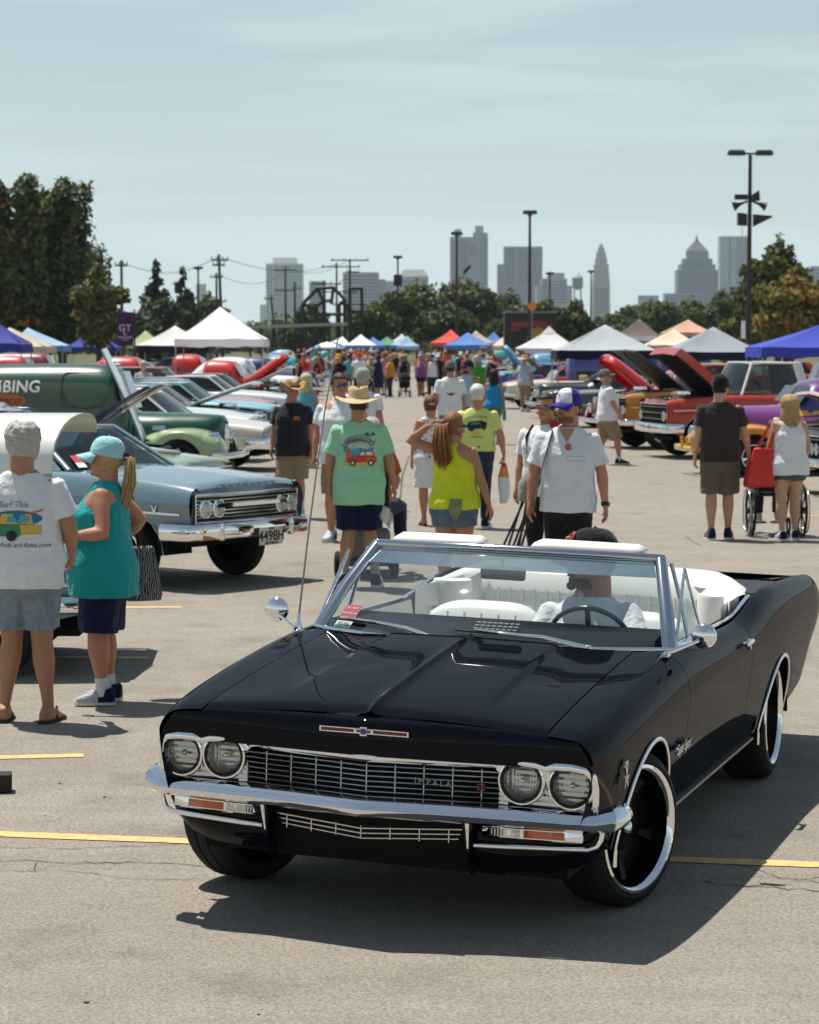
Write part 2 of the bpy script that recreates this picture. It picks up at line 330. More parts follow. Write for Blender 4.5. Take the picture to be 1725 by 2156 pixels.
# ================================================================== skyline, about four kilometres away
def bmat(name, c): return mat('facade_' + name, c, rough=.7, noise_amt=.08, noise_scale=.02)
WIN = mat('window_glass_far', (.07, .09, .11), rough=.15, spec=.6)
def px_box(x0, x1, yt, Y, yb=722): # pixel extents -> centre x, half width, top z
    a, b = AT(x0, yt, Y), AT(x1, yt, Y); return (a.x + b.x) / 2, (b.x - a.x), a.z
def building(label, Y, blocks, m, bands=None, cols=None, rz=.0, win=WIN):
    """blocks: (x0,x1,ytop[,depth factor]) in photo pixels; stacked volumes"""
    cx = px_box(blocks[0][0], blocks[0][1], blocks[0][2], Y)[0]
    root = empty('tower_building', (cx, Y, 0), 0, label, 'building')
    mb = MB()
    for k, bl in enumerate(blocks):
        c, w, zt = px_box(bl[0], bl[1], bl[2], Y); dpt = w * (bl[3] if len(bl) > 3 else .8)
        mb.box((c - cx, dpt * .0 + k * .35, zt / 2), (w, dpt, zt))
    o = mb.build('wall', m, root, 0)
    s = FPX / Y
    for (x0, x1, yt, yb, n, kind) in (bands or []):
        # windows stand 0.4 m proud of nothing: thin glass ribbons set on the front face
        c, w, zt = px_box(x0, x1, yt, Y); zb = AT(x0, yb, Y).z; dpt = 0
        for bl in blocks:
            c2, w2, _ = px_box(bl[0], bl[1], bl[2], Y)
            dpt = max(dpt, w2 * (bl[3] if len(bl) > 3 else .8) / 2) if abs(bl[0] - x0) < 40 or bl is blocks[0] else dpt
        fy = -dpt - .25
        if kind == 'h':
            me = None
            for i in range(n):
                z = zb + (zt - zb) * (i + .5) / n
                if me is None:
                    q = MB(); q.box((0, 0, 0), (w, .4, (zt - zb) / n * .48)); me = q.mesh('window_band', win, 0)
                link('window_band', me, root, (c - cx, fy, z))
        elif kind == 'v':
            me = None
            for i in range(n):
                if me is None:
                    q = MB(); q.box((0, 0, 0), (w / n * .45, .4, zt - zb)); me = q.mesh('window_strip', win, 0)
                link('window_strip', me, root, (c - cx - w / 2 + w * (i + .5) / n, fy, (zt + zb) / 2))
        else:
            nc, nr = n; q = MB(); q.box((0, 0, 0), (w / nc * .62, .4, (zt - zb) / nr * .55)); me = q.mesh('window', win, 0)
            for i in range(nc):
                for j in range(nr): link('window', me, root, (c - cx - w / 2 + w * (i + .5) / nc, fy, zb + (zt - zb) * (j + .5) / nr))
    return root, cx
F_W, F_G, F_D, F_T = bmat('white', (.62, .63, .62)), bmat('grey', (.34, .35, .36)), bmat('dark', (.20, .21, .23)), bmat('tan', (.42, .40, .37))
building('white apartment tower with a grid of windows and penthouse', 3300, [(562, 638, 556), (575, 626, 543, .4)], F_W, [(578, 636, 560, 690, (9, 20), 'g'), (563, 576, 560, 690, (2, 20), 'g')], win=mat('window_glass_blue', (.20, .25, .30), rough=.2))
building('small pale block beside the white apartment tower', 3300, [(548, 561, 641)], F_W)
building('small grey flat-topped office behind the steel gantry', 3400, [(652, 686, 592)], F_G, [(654, 684, 596, 650, 9, 'h')])
building('broad grey office with horizontal window bands behind utility poles', 3500, [(723, 798, 574), (796, 812, 588, .8)], F_G, [(724, 797, 578, 690, 15, 'h')])
building('low dark grey block between two banded offices', 3800, [(805, 846, 592)], F_G)
rt, cx = building('grey office topped by a pale sloping roof', 3700, [(841, 902, 584)], F_G, [(842, 901, 588, 690, 10, 'h')])
c, w, zt = px_box(841, 902, 583, 3700); c2, w2, z2 = px_box(851, 894, 568, 3700)
mb = MB(); dd = w * .4; mb.loft([[(-w/2, -dd, zt), (w/2, -dd, zt), (w/2, dd, zt), (-w/2, dd, zt)], [(-w2/2, -dd*.7, z2), (w2/2, -dd*.7, z2), (w2/2, dd*.7, z2), (-w2/2, dd*.7, z2)]]); mb.build('roof', bmat('pale_roof', (.55, .54, .50)), rt, 0, fix=True)
rt, cx = building('tallest grey tower with two rooftop turrets', 4000, [(948, 1027, 500, .7), (996, 1027, 490, .5), (957, 971, 483, 1), (1001, 1018, 476, 1)], bmat('slate', (.25, .26, .29)), [(950, 986, 506, 600, 9, 'v'), (1012, 1025, 500, 600, 3, 'v'), (988, 1000, 512, 540, 3, 'v')])
rt, cx = building('plain grey slab tower behind the tall lamp post', 4100, [(1061, 1141, 520, .7), (1047, 1063, 556, .7)], bmat('slate', (0, 0, 0)), [(1062, 1082, 524, 600, 4, 'v'), (1092, 1140, 526, 600, 12, 'v')])
building('stepped pale grey block next to the water tower', 3900, [(1129, 1203, 602), (1139, 1193, 587), (1152, 1188, 575)], F_G, [(1140, 1192, 590, 640, 8, 'h')])
# art deco tower
Y = 4150; s = FPX / Y; c, w, _ = px_box(1247, 1284, 600, Y)
rt = empty('tower_building', (c, Y, 0), 0, 'slender pale art deco tower with stepped crown and spire', 'building')
mb = MB(); lev = [(1.0, 722, 640), (.96, 640, 596), (.90, 596, 577), (.82, 577, 557), (.70, 557, 543), (.55, 543, 531), (.40, 531, 522), (.22, 522, 515)]
for k, (f, yb, yt) in enumerate(lev):
    zb, zt = (0 if k == 0 else AT(0, yb, Y).z), AT(0, yt, Y).z; n = 4 if f > .75 else 8
    rg = lambda r, z: [(r * math.cos(2*math.pi*(i+.5)/n) , r * math.sin(2*math.pi*(i+.5)/n), z) for i in range(n)]
    r = w / 2 * f * (1.414 if n == 4 else 1.06); mb.loft([rg(r, zb), rg(r, zt)])
mb.build('wall', F_T, rt, 0, fix=True)
q = MB(); q.tube([(0, 0, AT(0, 517, Y).z), (0, 0, AT(0, 506, Y).z)], [.8, .2], 6); q.build('spire', F_T, rt)
q = MB(); q.box((0, 0, 0), (w * .07, .6, AT(0, 606, Y).z - AT(0, 668, Y).z)); me = q.mesh('window_strip', WIN, 0)
for i in range(5): link('window_strip', me, rt, ((i - 2) * w * .15, -w * .5, AT(0, 637, Y).z))
q = MB(); q.box((0, 0, 0), (w * .06, .6, AT(0, 580, Y).z - AT(0, 594, Y).z)); me = q.mesh('window_strip', WIN, 0)
for i in range(3): link('window_strip', me, rt, ((i - 1) * w * .17, -w * .42, AT(0, 587, Y).z))
# pyramid-topped tower
Y = 4000; rt, cx = building('broad blue-grey tower with stepped shoulders and pyramid roof', Y, [(1424, 1509, 569, .7), (1430, 1504, 557, .66), (1437, 1498, 545, .62), (1446, 1491, 530, .6)], bmat('bluegrey', (.20, .22, .26)), [(1425, 1508, 572, 640, 12, 'h'), (1438, 1497, 548, 568, 3, 'h')])
c, w, zt = px_box(1445, 1492, 529, Y); zp = AT(0, 506, Y).z
mb = MB(); mb.loft([[(-w/2, -w*.3, zt), (w/2, -w*.3, zt), (w/2, w*.3, zt), (-w/2, w*.3, zt)], [(-w*.06, -1, zp), (w*.06, -1, zp), (w*.06, 1, zp), (-w*.06, 1, zp)]]); mb.build('roof', bmat('roof_slate', (.17, .18, .20)), rt, 0, fix=True)
q = MB(); q.tube([(0, 0, zp), (0, 0, AT(0, 494, Y).z)], [3, .4], 6); q.build('finial', F_D, rt)
rt, cx = building('tall pale slab tower with rooftop mast behind trees', 4300, [(1514, 1578, 498, .6)], bmat('paleslab', (.40, .42, .42)), [(1530, 1540, 502, 620, 1, 'v'), (1548, 1576, 502, 620, 8, 'v')])
q = MB(); z0, z1 = AT(0, 498, 4300).z, AT(0, 446, 4300).z; q.tube([(0, 0, z0), (0, 0, z1)], [.9, .3], 5); o = q.build('mast', F_D, rt); o.location.x = AT(1563, 500, 4300).x - cx
building('long low grey block at the foot of the pyramid tower', 3800, [(1398, 1480, 618, .5), (1344, 1386, 622, .5)], F_G, [(1400, 1478, 621, 640, 4, 'h')])
building('grey block behind the golden trees', 4200, [(1704, 1790, 561, .5)], F_G, [(1706, 1788, 565, 640, 10, 'h')])
building('pale low block between conifers and utility pole', 3000, [(414, 434, 598)], F_W)
# water tower
Y = 2100; c, w, zt = px_box(1205, 1228, 585, Y); rt = empty('water_tower', (c, Y, 0), 0, 'old round water tower with conical cap among the skyline', 'water tower')
zb = AT(0, 606, Y).z; zc = AT(0, 573, Y).z; r = w / 2
q = MB(); q.lathe([(.01, zb - 2.2), (r * .9, zb), (r, zb + .5), (r, zt), (.01, zt)], 20); q.build('tank', F_G, rt)
q = MB(); q.lathe([(r * 1.1, zt), (r * .5, (zt + zc) / 2 + 1), (.02, zc)], 20); q.build('roof', F_T, rt)
for a in range(4):
    q = MB(); q.tube([(r * .8 * math.cos(a * 1.57 + .6), r * .8 * math.sin(a * 1.57 + .6), zb), (r * 1.0 * math.cos(a * 1.57 + .6), r * math.sin(a * 1.57 + .6), 0)], .35, 5); q.build('leg', F_D, rt)
# ================================================================== trees
def leaf_mat(name, c, tr=.25):
    m = bpy.data.materials.new(name); m.use_nodes = True; nt = m.node_tree; b = nt.nodes['Principled BSDF']
    b.inputs['Roughness'].default_value = .6; b.inputs['Specular IOR Level'].default_value = .3
    tl = nt.nodes.new('ShaderNodeBsdfTranslucent'); tl.inputs['Color'].default_value = (c[0] * 1.4, c[1] * 1.5, c[2], 1)
    n = nt.nodes.new('ShaderNodeTexNoise'); n.inputs['Scale'].default_value = .9; n.inputs['Detail'].default_value = 3
    tc = nt.nodes.new('ShaderNodeTexCoord'); nt.links.new(tc.outputs['Object'], n.inputs['Vector'])
    rp = nt.nodes.new('ShaderNodeMixRGB'); rp.inputs['Color1'].default_value = (c[0] * .7, c[1] * .75, c[2] * .8, 1); rp.inputs['Color2'].default_value = (c[0] * 1.35, c[1] * 1.25, c[2] * 1.1, 1)
    nt.links.new(n.outputs['Fac'], rp.inputs['Fac']); nt.links.new(rp.outputs[0], b.inputs['Base Color'])
    mx = nt.nodes.new('ShaderNodeMixShader'); mx.inputs['Fac'].default_value = tr
    nt.links.new(b.outputs[0], mx.inputs[1]); nt.links.new(tl.outputs[0], mx.inputs[2]); nt.links.new(mx.outputs[0], nt.nodes['Material Output'].inputs['Surface']); return m
LF = {'dark': leaf_mat('leaf_dark', (0.043, 0.057, 0.019)), 'mid': leaf_mat('leaf_mid', (0.074, 0.089, 0.027)), 'olive': leaf_mat('leaf_olive', (0.098, 0.112, 0.032)), 'gold': leaf_mat('leaf_gold', (0.250, 0.176, 0.047)), 'orange': leaf_mat('leaf_orange', (0.311, 0.135, 0.027)), 'fir': leaf_mat('needle', (0.030, 0.041, 0.022), .1), 'green': leaf_mat('leaf_green', (0.081, 0.115, 0.038))}
BARK = mat('bark', (.055, .042, .032), rough=.95, noise_amt=.4, noise_scale=3, bump=.6, bump_scale=6)
nr = np.random.default_rng(5)
def quads_mesh(name, C, U, V, mi, mats):
    n = len(C); P = np.stack([C - U - V, C + U - V, C + U + V, C - U + V], 1).reshape(-1, 3)
    me = bpy.data.meshes.new(name); me.vertices.add(4 * n); me.vertices.foreach_set('co', P.ravel().astype(np.float32))
    me.loops.add(4 * n); me.loops.foreach_set('vertex_index', np.arange(4 * n, dtype=np.int32)); me.polygons.add(n)
    me.polygons.foreach_set('loop_start', np.arange(0, 4 * n, 4, dtype=np.int32)); 
    for m in mats: me.materials.append(m)
    me.polygons.foreach_set('material_index', mi.astype(np.int32)); me.update(calc_edges=True); me.validate(); return me
def crown(name, clumps, n, size, mats, wts, parent, up=.25):
    cl = np.array([c[:3] for c in clumps]); rad = np.array([c[3:6] for c in clumps]); vol = rad.prod(1) ** .66; k = nr.choice(len(cl), n, p=vol / vol.sum())
    d = nr.normal(size=(n, 3)); d /= np.linalg.norm(d, axis=1)[:, None]; r = nr.random(n) ** .42
    # ragged outline: push some sprays out
    r *= 1 + .22 * np.sin(d[:, 0] * 7 + k) * np.sin(d[:, 2] * 6 + k * 2) + .10 * nr.normal(size=n)
    C = cl[k] + d * r[:, None] * rad[k]
    nn = d + nr.normal(size=(n, 3)) * .7 + np.array([0, 0, up]); nn /= np.linalg.norm(nn, axis=1)[:, None]
    t = np.cross(nn, nr.normal(size=(n, 3))); t /= np.linalg.norm(t, axis=1)[:, None]; b = np.cross(nn, t)
    s = size * (.6 + .8 * nr.random(n)); w = np.array(wts, float)
    base = nr.choice(len(mats), len(cl), p=w / w.sum()); own = nr.choice(len(mats), n, p=w / w.sum()); mi = np.where(nr.random(n) < .45, base[k], own)
    return link(name, quads_mesh(name, C, t * s[:, None], b * s[:, None] * .6, mi, mats), parent)
def tree(label, u, vt, Y, wpx, mats, wts, n=9000, size=.16, shape='round', trunk=.28, name='leafy_tree', cat='tree', group=None, base_px=None, vb=None):
    """u, top pixel, distance, crown width in pixels"""
    if Y >= 170: Y *= 1.5; size *= 1.35
    s = FPX / Y; top = AT(u, vt, Y); H = top.z; W = wpx / s; root = empty(name, (top.x, Y, 0), 0, label, cat, group)
    z0 = H * .22 if shape != 'cone' else .5; cl = []
    rr = random.Random(hash((u, vt)) & 0xffff)
    q = MB(); q.tube([(0, 0, -.1), (.05, .03, H * .2), (0, .1, H * .5), (0, 0, H * .85)], [trunk, trunk * .8, trunk * .5, trunk * .1], 8); q.build('trunk', BARK, root)
    if shape == 'cone':
        k = 16
        for i in range(k):
            t = i / (k - 1); z = lerp(z0, H, t); r = W / 2 * (1 - t) ** .85
            for j in range(max(1, int(7 * (1 - t)) + 1)):
                a = rr.uniform(0, 6.28); cl.append((r * .62 * math.cos(a), r * .62 * math.sin(a), z - r * .1, max(.35, r * .6), max(.35, r * .6), H * .06))
    elif shape == 'column':
        for j in range(15):
            a = rr.uniform(0, 6.28); d = rr.uniform(.15, .42) * W; hh = H * rr.uniform(.72, 1.0) * (1 - .25 * (d / W) ** 2)
            x, y = d * math.cos(a), d * math.sin(a) * .8
            q = MB(); q.tube([(0, 0, H * .15), (x * .7, y * .7, H * .35), (x, y, hh * .9)], [.14, .09, .03], 6); q.build('limb', BARK, root)
            for i in range(9):
                t = i / 8; z = lerp(H * .2, hh, t); rw = W * .14 * (1 - .6 * t) + .35
                cl.append((x * (.55 + .5 * t) + rr.uniform(-.4, .4), y * (.55 + .5 * t), z, rw, rw, H * .07))
    else:
        for j in range(26):
            a = rr.uniform(0, 6.28); e = rr.uniform(-.35, 1.3); rad = rr.uniform(.45, .95)
            x = W * .40 * rad * math.cos(a) * math.cos(e * .6); y = W * .36 * rad * math.sin(a); z = z0 + (H - z0) * (.42 + .43 * math.sin(e) * rad)
            r = W * rr.uniform(.10, .19); cl.append((x, y, min(z, H - r * .75), r * 1.15, r * 1.1, r * .8))
            if j < 9:
                q = MB(); q.tube([(0, 0, H * .2 + j * .1), (x * .5, y * .5, lerp(H * .3, z, .6)), (x * .9, y * .9, z)], [trunk * .45, trunk * .28, trunk * .1], 6); q.build('limb', BARK, root)
        cl.append((0, 0, H * .8, W * .2, W * .2, H * .2)); cl.append((0, 0, H * .5, W * .33, W * .3, H * .22))
    crown('crown', cl, n, size, [LF[m] for m in mats], wts, root); return root
tree('tall dense dark tree with upright ragged branches over the tents', 20, 378, 150, 240, ['dark', 'mid', 'olive', 'orange'], [4, 3, 2.6, .3], 38000, .145, 'column', .35)
tree('dark upright tree with forked leafy tops beside the tallest dark tree', 128, 388, 156, 215, ['dark', 'mid', 'olive'], [4, 3, 2.6], 32000, .145, 'column', .32)
tree('small bushy tree with some orange leaves', 205, 560, 145, 120, ['mid', 'olive', 'gold', 'orange'], [4, 3, .6, .3], 14000, .13, 'round', .2)
tree('big dark leafy tree behind the blue canopies', 60, 470, 170, 300, ['dark', 'mid', 'olive'], [4, 3, 2], 26000, .17, 'round', .35)
tree('thin pale conifer standing behind the orange tree', 231, 560, 260, 44, ['fir', 'green'], [2, 2], 2500, .22, 'cone', .2, 'conifer')
tree('tall dark pointed fir, the taller of two firs', 329, 553, 190, 125, ['fir', 'dark'], [5, 1], 9000, .2, 'cone', .25, 'conifer')
tree('dark pointed fir standing close behind the tall fir', 384, 570, 200, 115, ['fir', 'mid'], [4, 1.6], 8000, .2, 'cone', .25, 'conifer')
tree('dark green bush below the two firs', 350, 628, 175, 150, ['dark', 'fir', 'mid'], [4, 2, 2], 9000, .18)
tree('pale green tree behind the parking lamp and white canopy', 438, 616, 240, 85, ['green', 'olive'], [3, 2], 5000, .22)
tree('light green low tree behind the steel gantry', 655, 640, 230, 85, ['green', 'olive', 'mid'], [2, 3, 2], 5000, .22)
tree('yellow-green low shrub tree under the gantry', 628, 690, 190, 60, ['olive', 'green'], [2, 2], 3000, .18)
tree('round olive tree beside the steel gantry', 785, 640, 195, 130, ['olive', 'mid', 'dark'], [4, 3, 2], 11000, .17)
tree('large spreading tree in front of the tallest tower', 880, 594, 205, 185, ['mid', 'olive', 'dark'], [3, 3, 3], 15000, .19)
tree('dark broad tree crowning the middle tree mass', 985, 590, 210, 170, ['dark', 'mid', 'olive'], [3, 3, 2.2], 14000, .19)
tree('lower olive tree below the broad dark tree', 945, 640, 180, 150, ['dark', 'olive', 'mid'], [4, 2.5, 2], 11000, .16)
tree('bright green tree in front of the grey slab tower', 1075, 614, 250, 110, ['green', 'mid', 'olive'], [3, 2, 1.5], 8000, .22)
tree('low tree behind the cream canopy', 1045, 672, 185, 85, ['mid', 'olive'], [2, 3], 5000, .17)
tree('dark round tree beside the dark painted trailer', 1212, 632, 170, 100, ['dark', 'mid', 'olive'], [4, 2, 1.6], 11000, .15)
tree('leafy tree behind the painted trailer', 1150, 628, 235, 90, ['mid', 'green', 'olive'], [2, 2, 2], 6000, .22)
for i, (u, v, w, lb) in enumerate([(1300, 660, 130, 'wide green tree beside the art deco tower'), (1372, 632, 150, 'fluffy green tree in front of the low grey block'), (1455, 628, 140, 'green tree standing below the pyramid tower'), (1520, 612, 110, 'green tree beside the tall twin-head lamp post')]):
    tree(lb, u, v, 225 + 9 * i, w, ['green', 'mid', 'olive'], [3, 2.5, 1.6], 9000, .21)
tree('tall dark green tree behind the golden tree', 1640, 506, 165, 190, ['mid', 'olive', 'dark'], [4, 3, 3], 18000, .17)
tree('olive bush tree at the foot of the lamp post', 1560, 650, 150, 95, ['olive', 'gold', 'mid'], [3, 1.5, 2], 8000, .14)
tree('bushy golden olive tree behind the twin-head lamp post', 1665, 572, 140, 165, ['gold', 'olive'], [4, 2.4], 17000, .14)
tree('golden tree beyond the royal blue canopy', 1760, 585, 150, 150, ['gold', 'olive'], [4, 3], 9000, .15)
# distant woods on the horizon: one mass
cl = []
for u in range(-500, 2250, 22):
    Y = rnd.uniform(420, 620); p = AT(u, rnd.uniform(668, 694), Y); h = p.z; cl.append((p.x, Y, h * .5, rnd.uniform(4, 8), rnd.uniform(4, 7), h * .55))
o = crown('far_woods', cl, 26000, .75, [LF['mid'], LF['green'], LF['olive']], [2, 2, 1.5], None); tag(o, 'hazy band of distant woods along the horizon', 'woods', kind='stuff')
# ================================================================== lamps, poles, gantry, bridge
POLE = mat('dark_pole', (.028, .022, .020), rough=.6)
WOOD = mat('pole_wood', (.05, .043, .04), rough=.9)
def lamp_post(label, u, vt, Y, two=False, ub=None, extra=None):
    top = AT(u, vt, Y); H = top.z; root = empty('lamp_post', (top.x, Y, 0), 0, label, 'lamp post')
    q = MB(); q.tube([(0, 0, 0), (0, 0, H)], [.15, .09], 10); q.build('pole', POLE, root)
    q = MB(); q.lathe([(.34, 0), (.34, .75), (.16, .8)], 14); q.build('base', mat('concrete_base', (.35, .33, .30), rough=.9), root)
    for sx in ((-1, 1) if two else (0,)):
        q = MB(); w = .86 if two else 1.0; cx = sx * (.28 + w / 2)
        q.loft([[(cx - w/2, -.2, H - .02), (cx + w/2, -.2, H - .02), (cx + w/2, .2, H - .02), (cx - w/2, .2, H - .02)], [(cx - w/2, -.22, H + .12), (cx + w/2, -.22, H + .12), (cx + w/2, .22, H + .12), (cx - w/2, .22, H + .12)], [(cx - w/2 + .06, -.15, H + .24), (cx + w/2 - .06, -.15, H + .24), (cx + w/2 - .06, .15, H + .24), (cx - w/2 + .06, .15, H + .24)]])
        o = q.build('lamp_head', BLACKM, root, 0, fix=True)
        q = MB(); q.box((cx, 0, H - .035), (w * .8, .3, .03)); q.build('lens', mat('lamp_lens', (.5, .5, .48), rough=.3), o, 0)
        if two: q = MB(); q.box((sx * .16, 0, H + .06), (.3, .09, .09)); q.build('arm', BLACKM, root, 0)
    if not two: q = MB(); q.lathe([(.12, H - .2), (.2, H)], 8); q.build('collar', BLACKM, root)
    return root, H
def horn(root, z, sx, tilt=-.35, L=.75, r=.26, y=0):
    q = MB(); M = Matrix.Translation((sx * .12, y, z)) @ Matrix.Rotation(tilt * -sx, 4, 'Y') @ Matrix.Rotation(R(90) * sx, 4, 'Y')
    q.lathe([(.05, 0), (.06, L * .35), (.12, L * .7), (r, L), (r * .9, L), (.04, L * .4)], 12, M=M); q.build('horn_speaker', BLACKM, root)
root, H = lamp_post('tall twin-head lamp post carrying loudspeakers, in front of trees', 1580, 326, 124, True)
z = AT(0, 415, 124).z
q = MB(); q.box((-.45, 0, z), (.65, .3, .26)); q.build('floodlight', BLACKM, root, 0)
q = MB(); q.loft([[(.12, -.2, z - .22), (.5, -.2, z - .18), (.5, .2, z - .18), (.12, .2, z - .22)], [(.12, -.2, z + .12), (.45, -.2, z + .34), (.45, .2, z + .34), (.12, .2, z + .12)]]); q.build('floodlight', BLACKM, root, 0, fix=True)
z = AT(0, 424, 124).z; horn(root, z, -1); horn(root, z, 1)
z = AT(0, 463, 124).z
q = MB(); q.loft([[(-.15, -.2, z - .3), (-.15, .25, z - .3), (-.15, .25, z + .3), (-.15, -.2, z + .3)], [(-.62, -.35, z - .28), (-.62, .2, z - .28), (-.62, .2, z + .36), (-.62, -.35, z + .36)]]); q.build('speaker_box', BLACKM, root, 0, fix=True)
q = MB(); q.loft([[(.18, -.2, z - .35), (.18, .2, z - .35), (.18, .2, z + .28), (.18, -.2, z + .28)], [(1.12, -.2, z + .12), (1.12, .2, z + .12), (1.12, .2, z + .2), (1.12, -.2, z + .2)]]); q.build('speaker_box', BLACKM, root, 0, fix=True)
q = MB(); q.box((-.28, -.1, 2.9), (.2, .1, .9)); q.build('notice_plate', WHITEM, root, 0)
root, H = lamp_post('single-head lamp post in front of the grey slab tower', 1116, 450, 172)
root, H = lamp_post('single-head lamp post in front of the tallest tower', 962, 494, 205)
zz = AT(0, 566, 205).z; q = MB(); q.loft([[(.5, -.3, zz - .6), (.5, .3, zz - .6), (.6, .3, zz - .1), (.6, -.3, zz - .1)], [(1.2, -.25, zz + .1), (1.2, .25, zz + .1), (1.15, .25, zz + .35), (1.15, -.25, zz + .35)]]); q.build('speaker_box', BLACKM, root, 0, fix=True)
q = MB(); q.box((.35, 0, zz - .75), (.7, .07, .07)); q.build('bracket', BLACKM, root, 0)
root, H = lamp_post('small single-head lamp post above the central trees', 838, 543, 262)
zz = AT(0, 590, 262).z; q = MB(); q.box((0, 0, zz), (.9, .7, 1.2)); q.build('transformer', BLACKM, root, 0)
lamp_post('slim single-head lamp post by the stepped pale block', 1158, 577, 300); lamp_post('single-head lamp post among the firs', 417.5, 566, 262); lamp_post('short lamp post beside the art deco tower', 1245, 573, 330)
def utility_pole(label, u, vt, Y, arms, lean=0.0, vb=None):
    top = AT(u, vt, Y); H = top.z; root = empty('utility_pole', (top.x, Y, 0), 0, label, 'utility pole')
    q = MB(); q.tube([(lean, 0, 0), (0, 0, H)], [.2, .12], 8); q.build('pole', WOOD, root)
    for (dz, w, off) in arms:
        q = MB(); q.box((off, -.15, H - dz), (w, .14, .16)); o = q.build('crossarm', WOOD, root, 0)
        for k in range(4):
            q = MB(); q.tube([(off - w / 2 + w * (k + .15) / 3.3, -.15, H - dz + .08), (off - w / 2 + w * (k + .15) / 3.3, -.15, H - dz + .36)], .07, 6); q.build('insulator', STEEL, o)
    return root, H
up1 = utility_pole('tall utility pole with wide top crossarm behind the gantry', 737, 545, 330, [(.2, 5.2, 0), (1.8, 1.7, .4), (6.2, 4.6, -.1)])
utility_pole('utility pole with two crossarms beside the wide-armed pole', 709, 553, 350, [(.6, 5.6, .6), (4.2, 5.4, .4)])
utility_pole('utility pole in front of the white apartment tower', 601, 560, 360, [(.6, 3.2, 0), (3.6, 3.0, 0)])
utility_pole('bare short utility pole beside the white apartment tower', 621, 593, 340, [(1, 1.2, .3)])
utility_pole('utility pole rising through the steel gantry', 683, 591, 300, [(.4, 3.6, .3)])
utility_pole('short leaning utility pole beside the white apartment tower', 571, 622, 350, [(.5, 1.4, -.3)], .8)
utility_pole('tall leaning utility pole behind the white canopy', 461, 535, 240, [(.6, 1.7, .1), (1.1, 1.2, 0)], .35)
utility_pole('thin utility pole beside the leaning pole behind white canopy', 456, 575, 300, [(.5, 1.6, 0), (3.5, 2.2, .1)])
utility_pole('utility pole beside the orange-tinged tree', 256, 548, 230, [(.5, 1.2, 0), (3.2, 1.6, -.4)])
WIRE = mat('wire', (.03, .03, .03), rough=.6)
for i, (a, b, Y0_, Y1_) in enumerate([((461, 540), (256, 553), 240, 230), ((737, 547), (601, 563), 330, 360), ((709, 556), (461, 541), 350, 240), ((737, 565), (683, 594), 330, 300), ((601, 575), (461, 580), 360, 300)]):
    p, q_ = AT(*a, Y0_), AT(*b, Y1_); mb = MB(); mb.tube([p.lerp(q_, t / 12) - Vector((0, 0, 1.3 * math.sin(math.pi * t / 12))) for t in range(13)], .03, 5)
    tag(mb.build('power_line', WIRE), ['power line sagging between leaning pole and the orange tree pole', 'power line from wide-armed pole to the apartment tower pole', 'power line running from two-armed pole to the leaning pole', 'short power line joining the wide-armed and gantry poles', 'low power line behind the white canopy peak'][i], 'power line')
# steel gantry (old swing bridge frame)
Y = 260; root = empty('steel_gantry', (AT(679, 700, Y).x, Y, 0), 0, 'black arched steel gantry frame behind the crowd', 'gantry')
P = lambda u, v: (AT(u, v, Y).x - root.location.x, 0, AT(u, v, Y).z)
gz = lambda u: (P(u, 700)[0], 0, 0)
for dy in (0, 1.6):
    for (a, b) in [((637, 640), (668, 607)), ((668, 607), (702, 605)), ((702, 605), (727, 632)), ((637, 640), (660, 648)), ((660, 648), (680, 634)), ((680, 634), (668, 607)), ((727, 632), (714, 640)), ((700, 632), (680, 634)), ((702, 605), (697, 640)), ((637, 660), (727, 662))]:
        q = MB(); p0, p1 = P(*a), P(*b); q.tube([(p0[0], dy, p0[2]), (p1[0], dy, p1[2])], .17, 6); q.build('beam', POLE, root)
    for u, v in [(637, 640), (665, 640), (682, 630), (714, 640), (726, 632), (733, 640)]:
        q = MB(); p0 = P(u, v); q.tube([(p0[0], dy, p0[2]), (p0[0] + (.5 if u > 730 else 0), dy, 0)], .2, 6); q.build('post', POLE, root)
root = empty('rail_signal_gantry', (AT(749, 700, Y).x, Y, 0), 0, 'black rectangular steel frame beside the arched gantry', 'steel frame')
P2 = lambda u, v: AT(u, v, Y).x - root.location.x
for u in (737, 762): q = MB(); q.tube([(P2(u, 605), 0, 0), (P2(u, 605), 0, AT(0, 606, Y).z)], .2, 6); q.build('post', POLE, root)
for v in (607, 655): q = MB(); z = AT(0, v, Y).z; q.tube([(P2(737, 605), 0, z), (P2(762, 605), 0, z)], .2, 6); q.build('beam', POLE, root)
Y = 255; a, b = AT(515, 689, Y), AT(729, 681, Y); root = empty('footbridge', (a.x, Y, 0), 0, 'long pale concrete overpass deck on dark posts', 'overpass')
q = MB(); L_ = b.x - a.x; q.loft([[(0, -1, a.z - .18), (0, 1, a.z - .18), (0, 1, a.z + .12), (0, -1, a.z + .12)], [(L_, -1, b.z - .2), (L_, 1, b.z - .2), (L_, 1, b.z + .12), (L_, -1, b.z + .12)]]); q.build('deck', mat('pale_concrete', (.40, .39, .36), rough=.9), root, 0, fix=True)
for i in range(9): q = MB(); x = L_ * (i + .5) / 9; q.tube([(x, 0, 0), (x, 0, a.z - .1)], .13, 6); q.build('post', POLE, root)
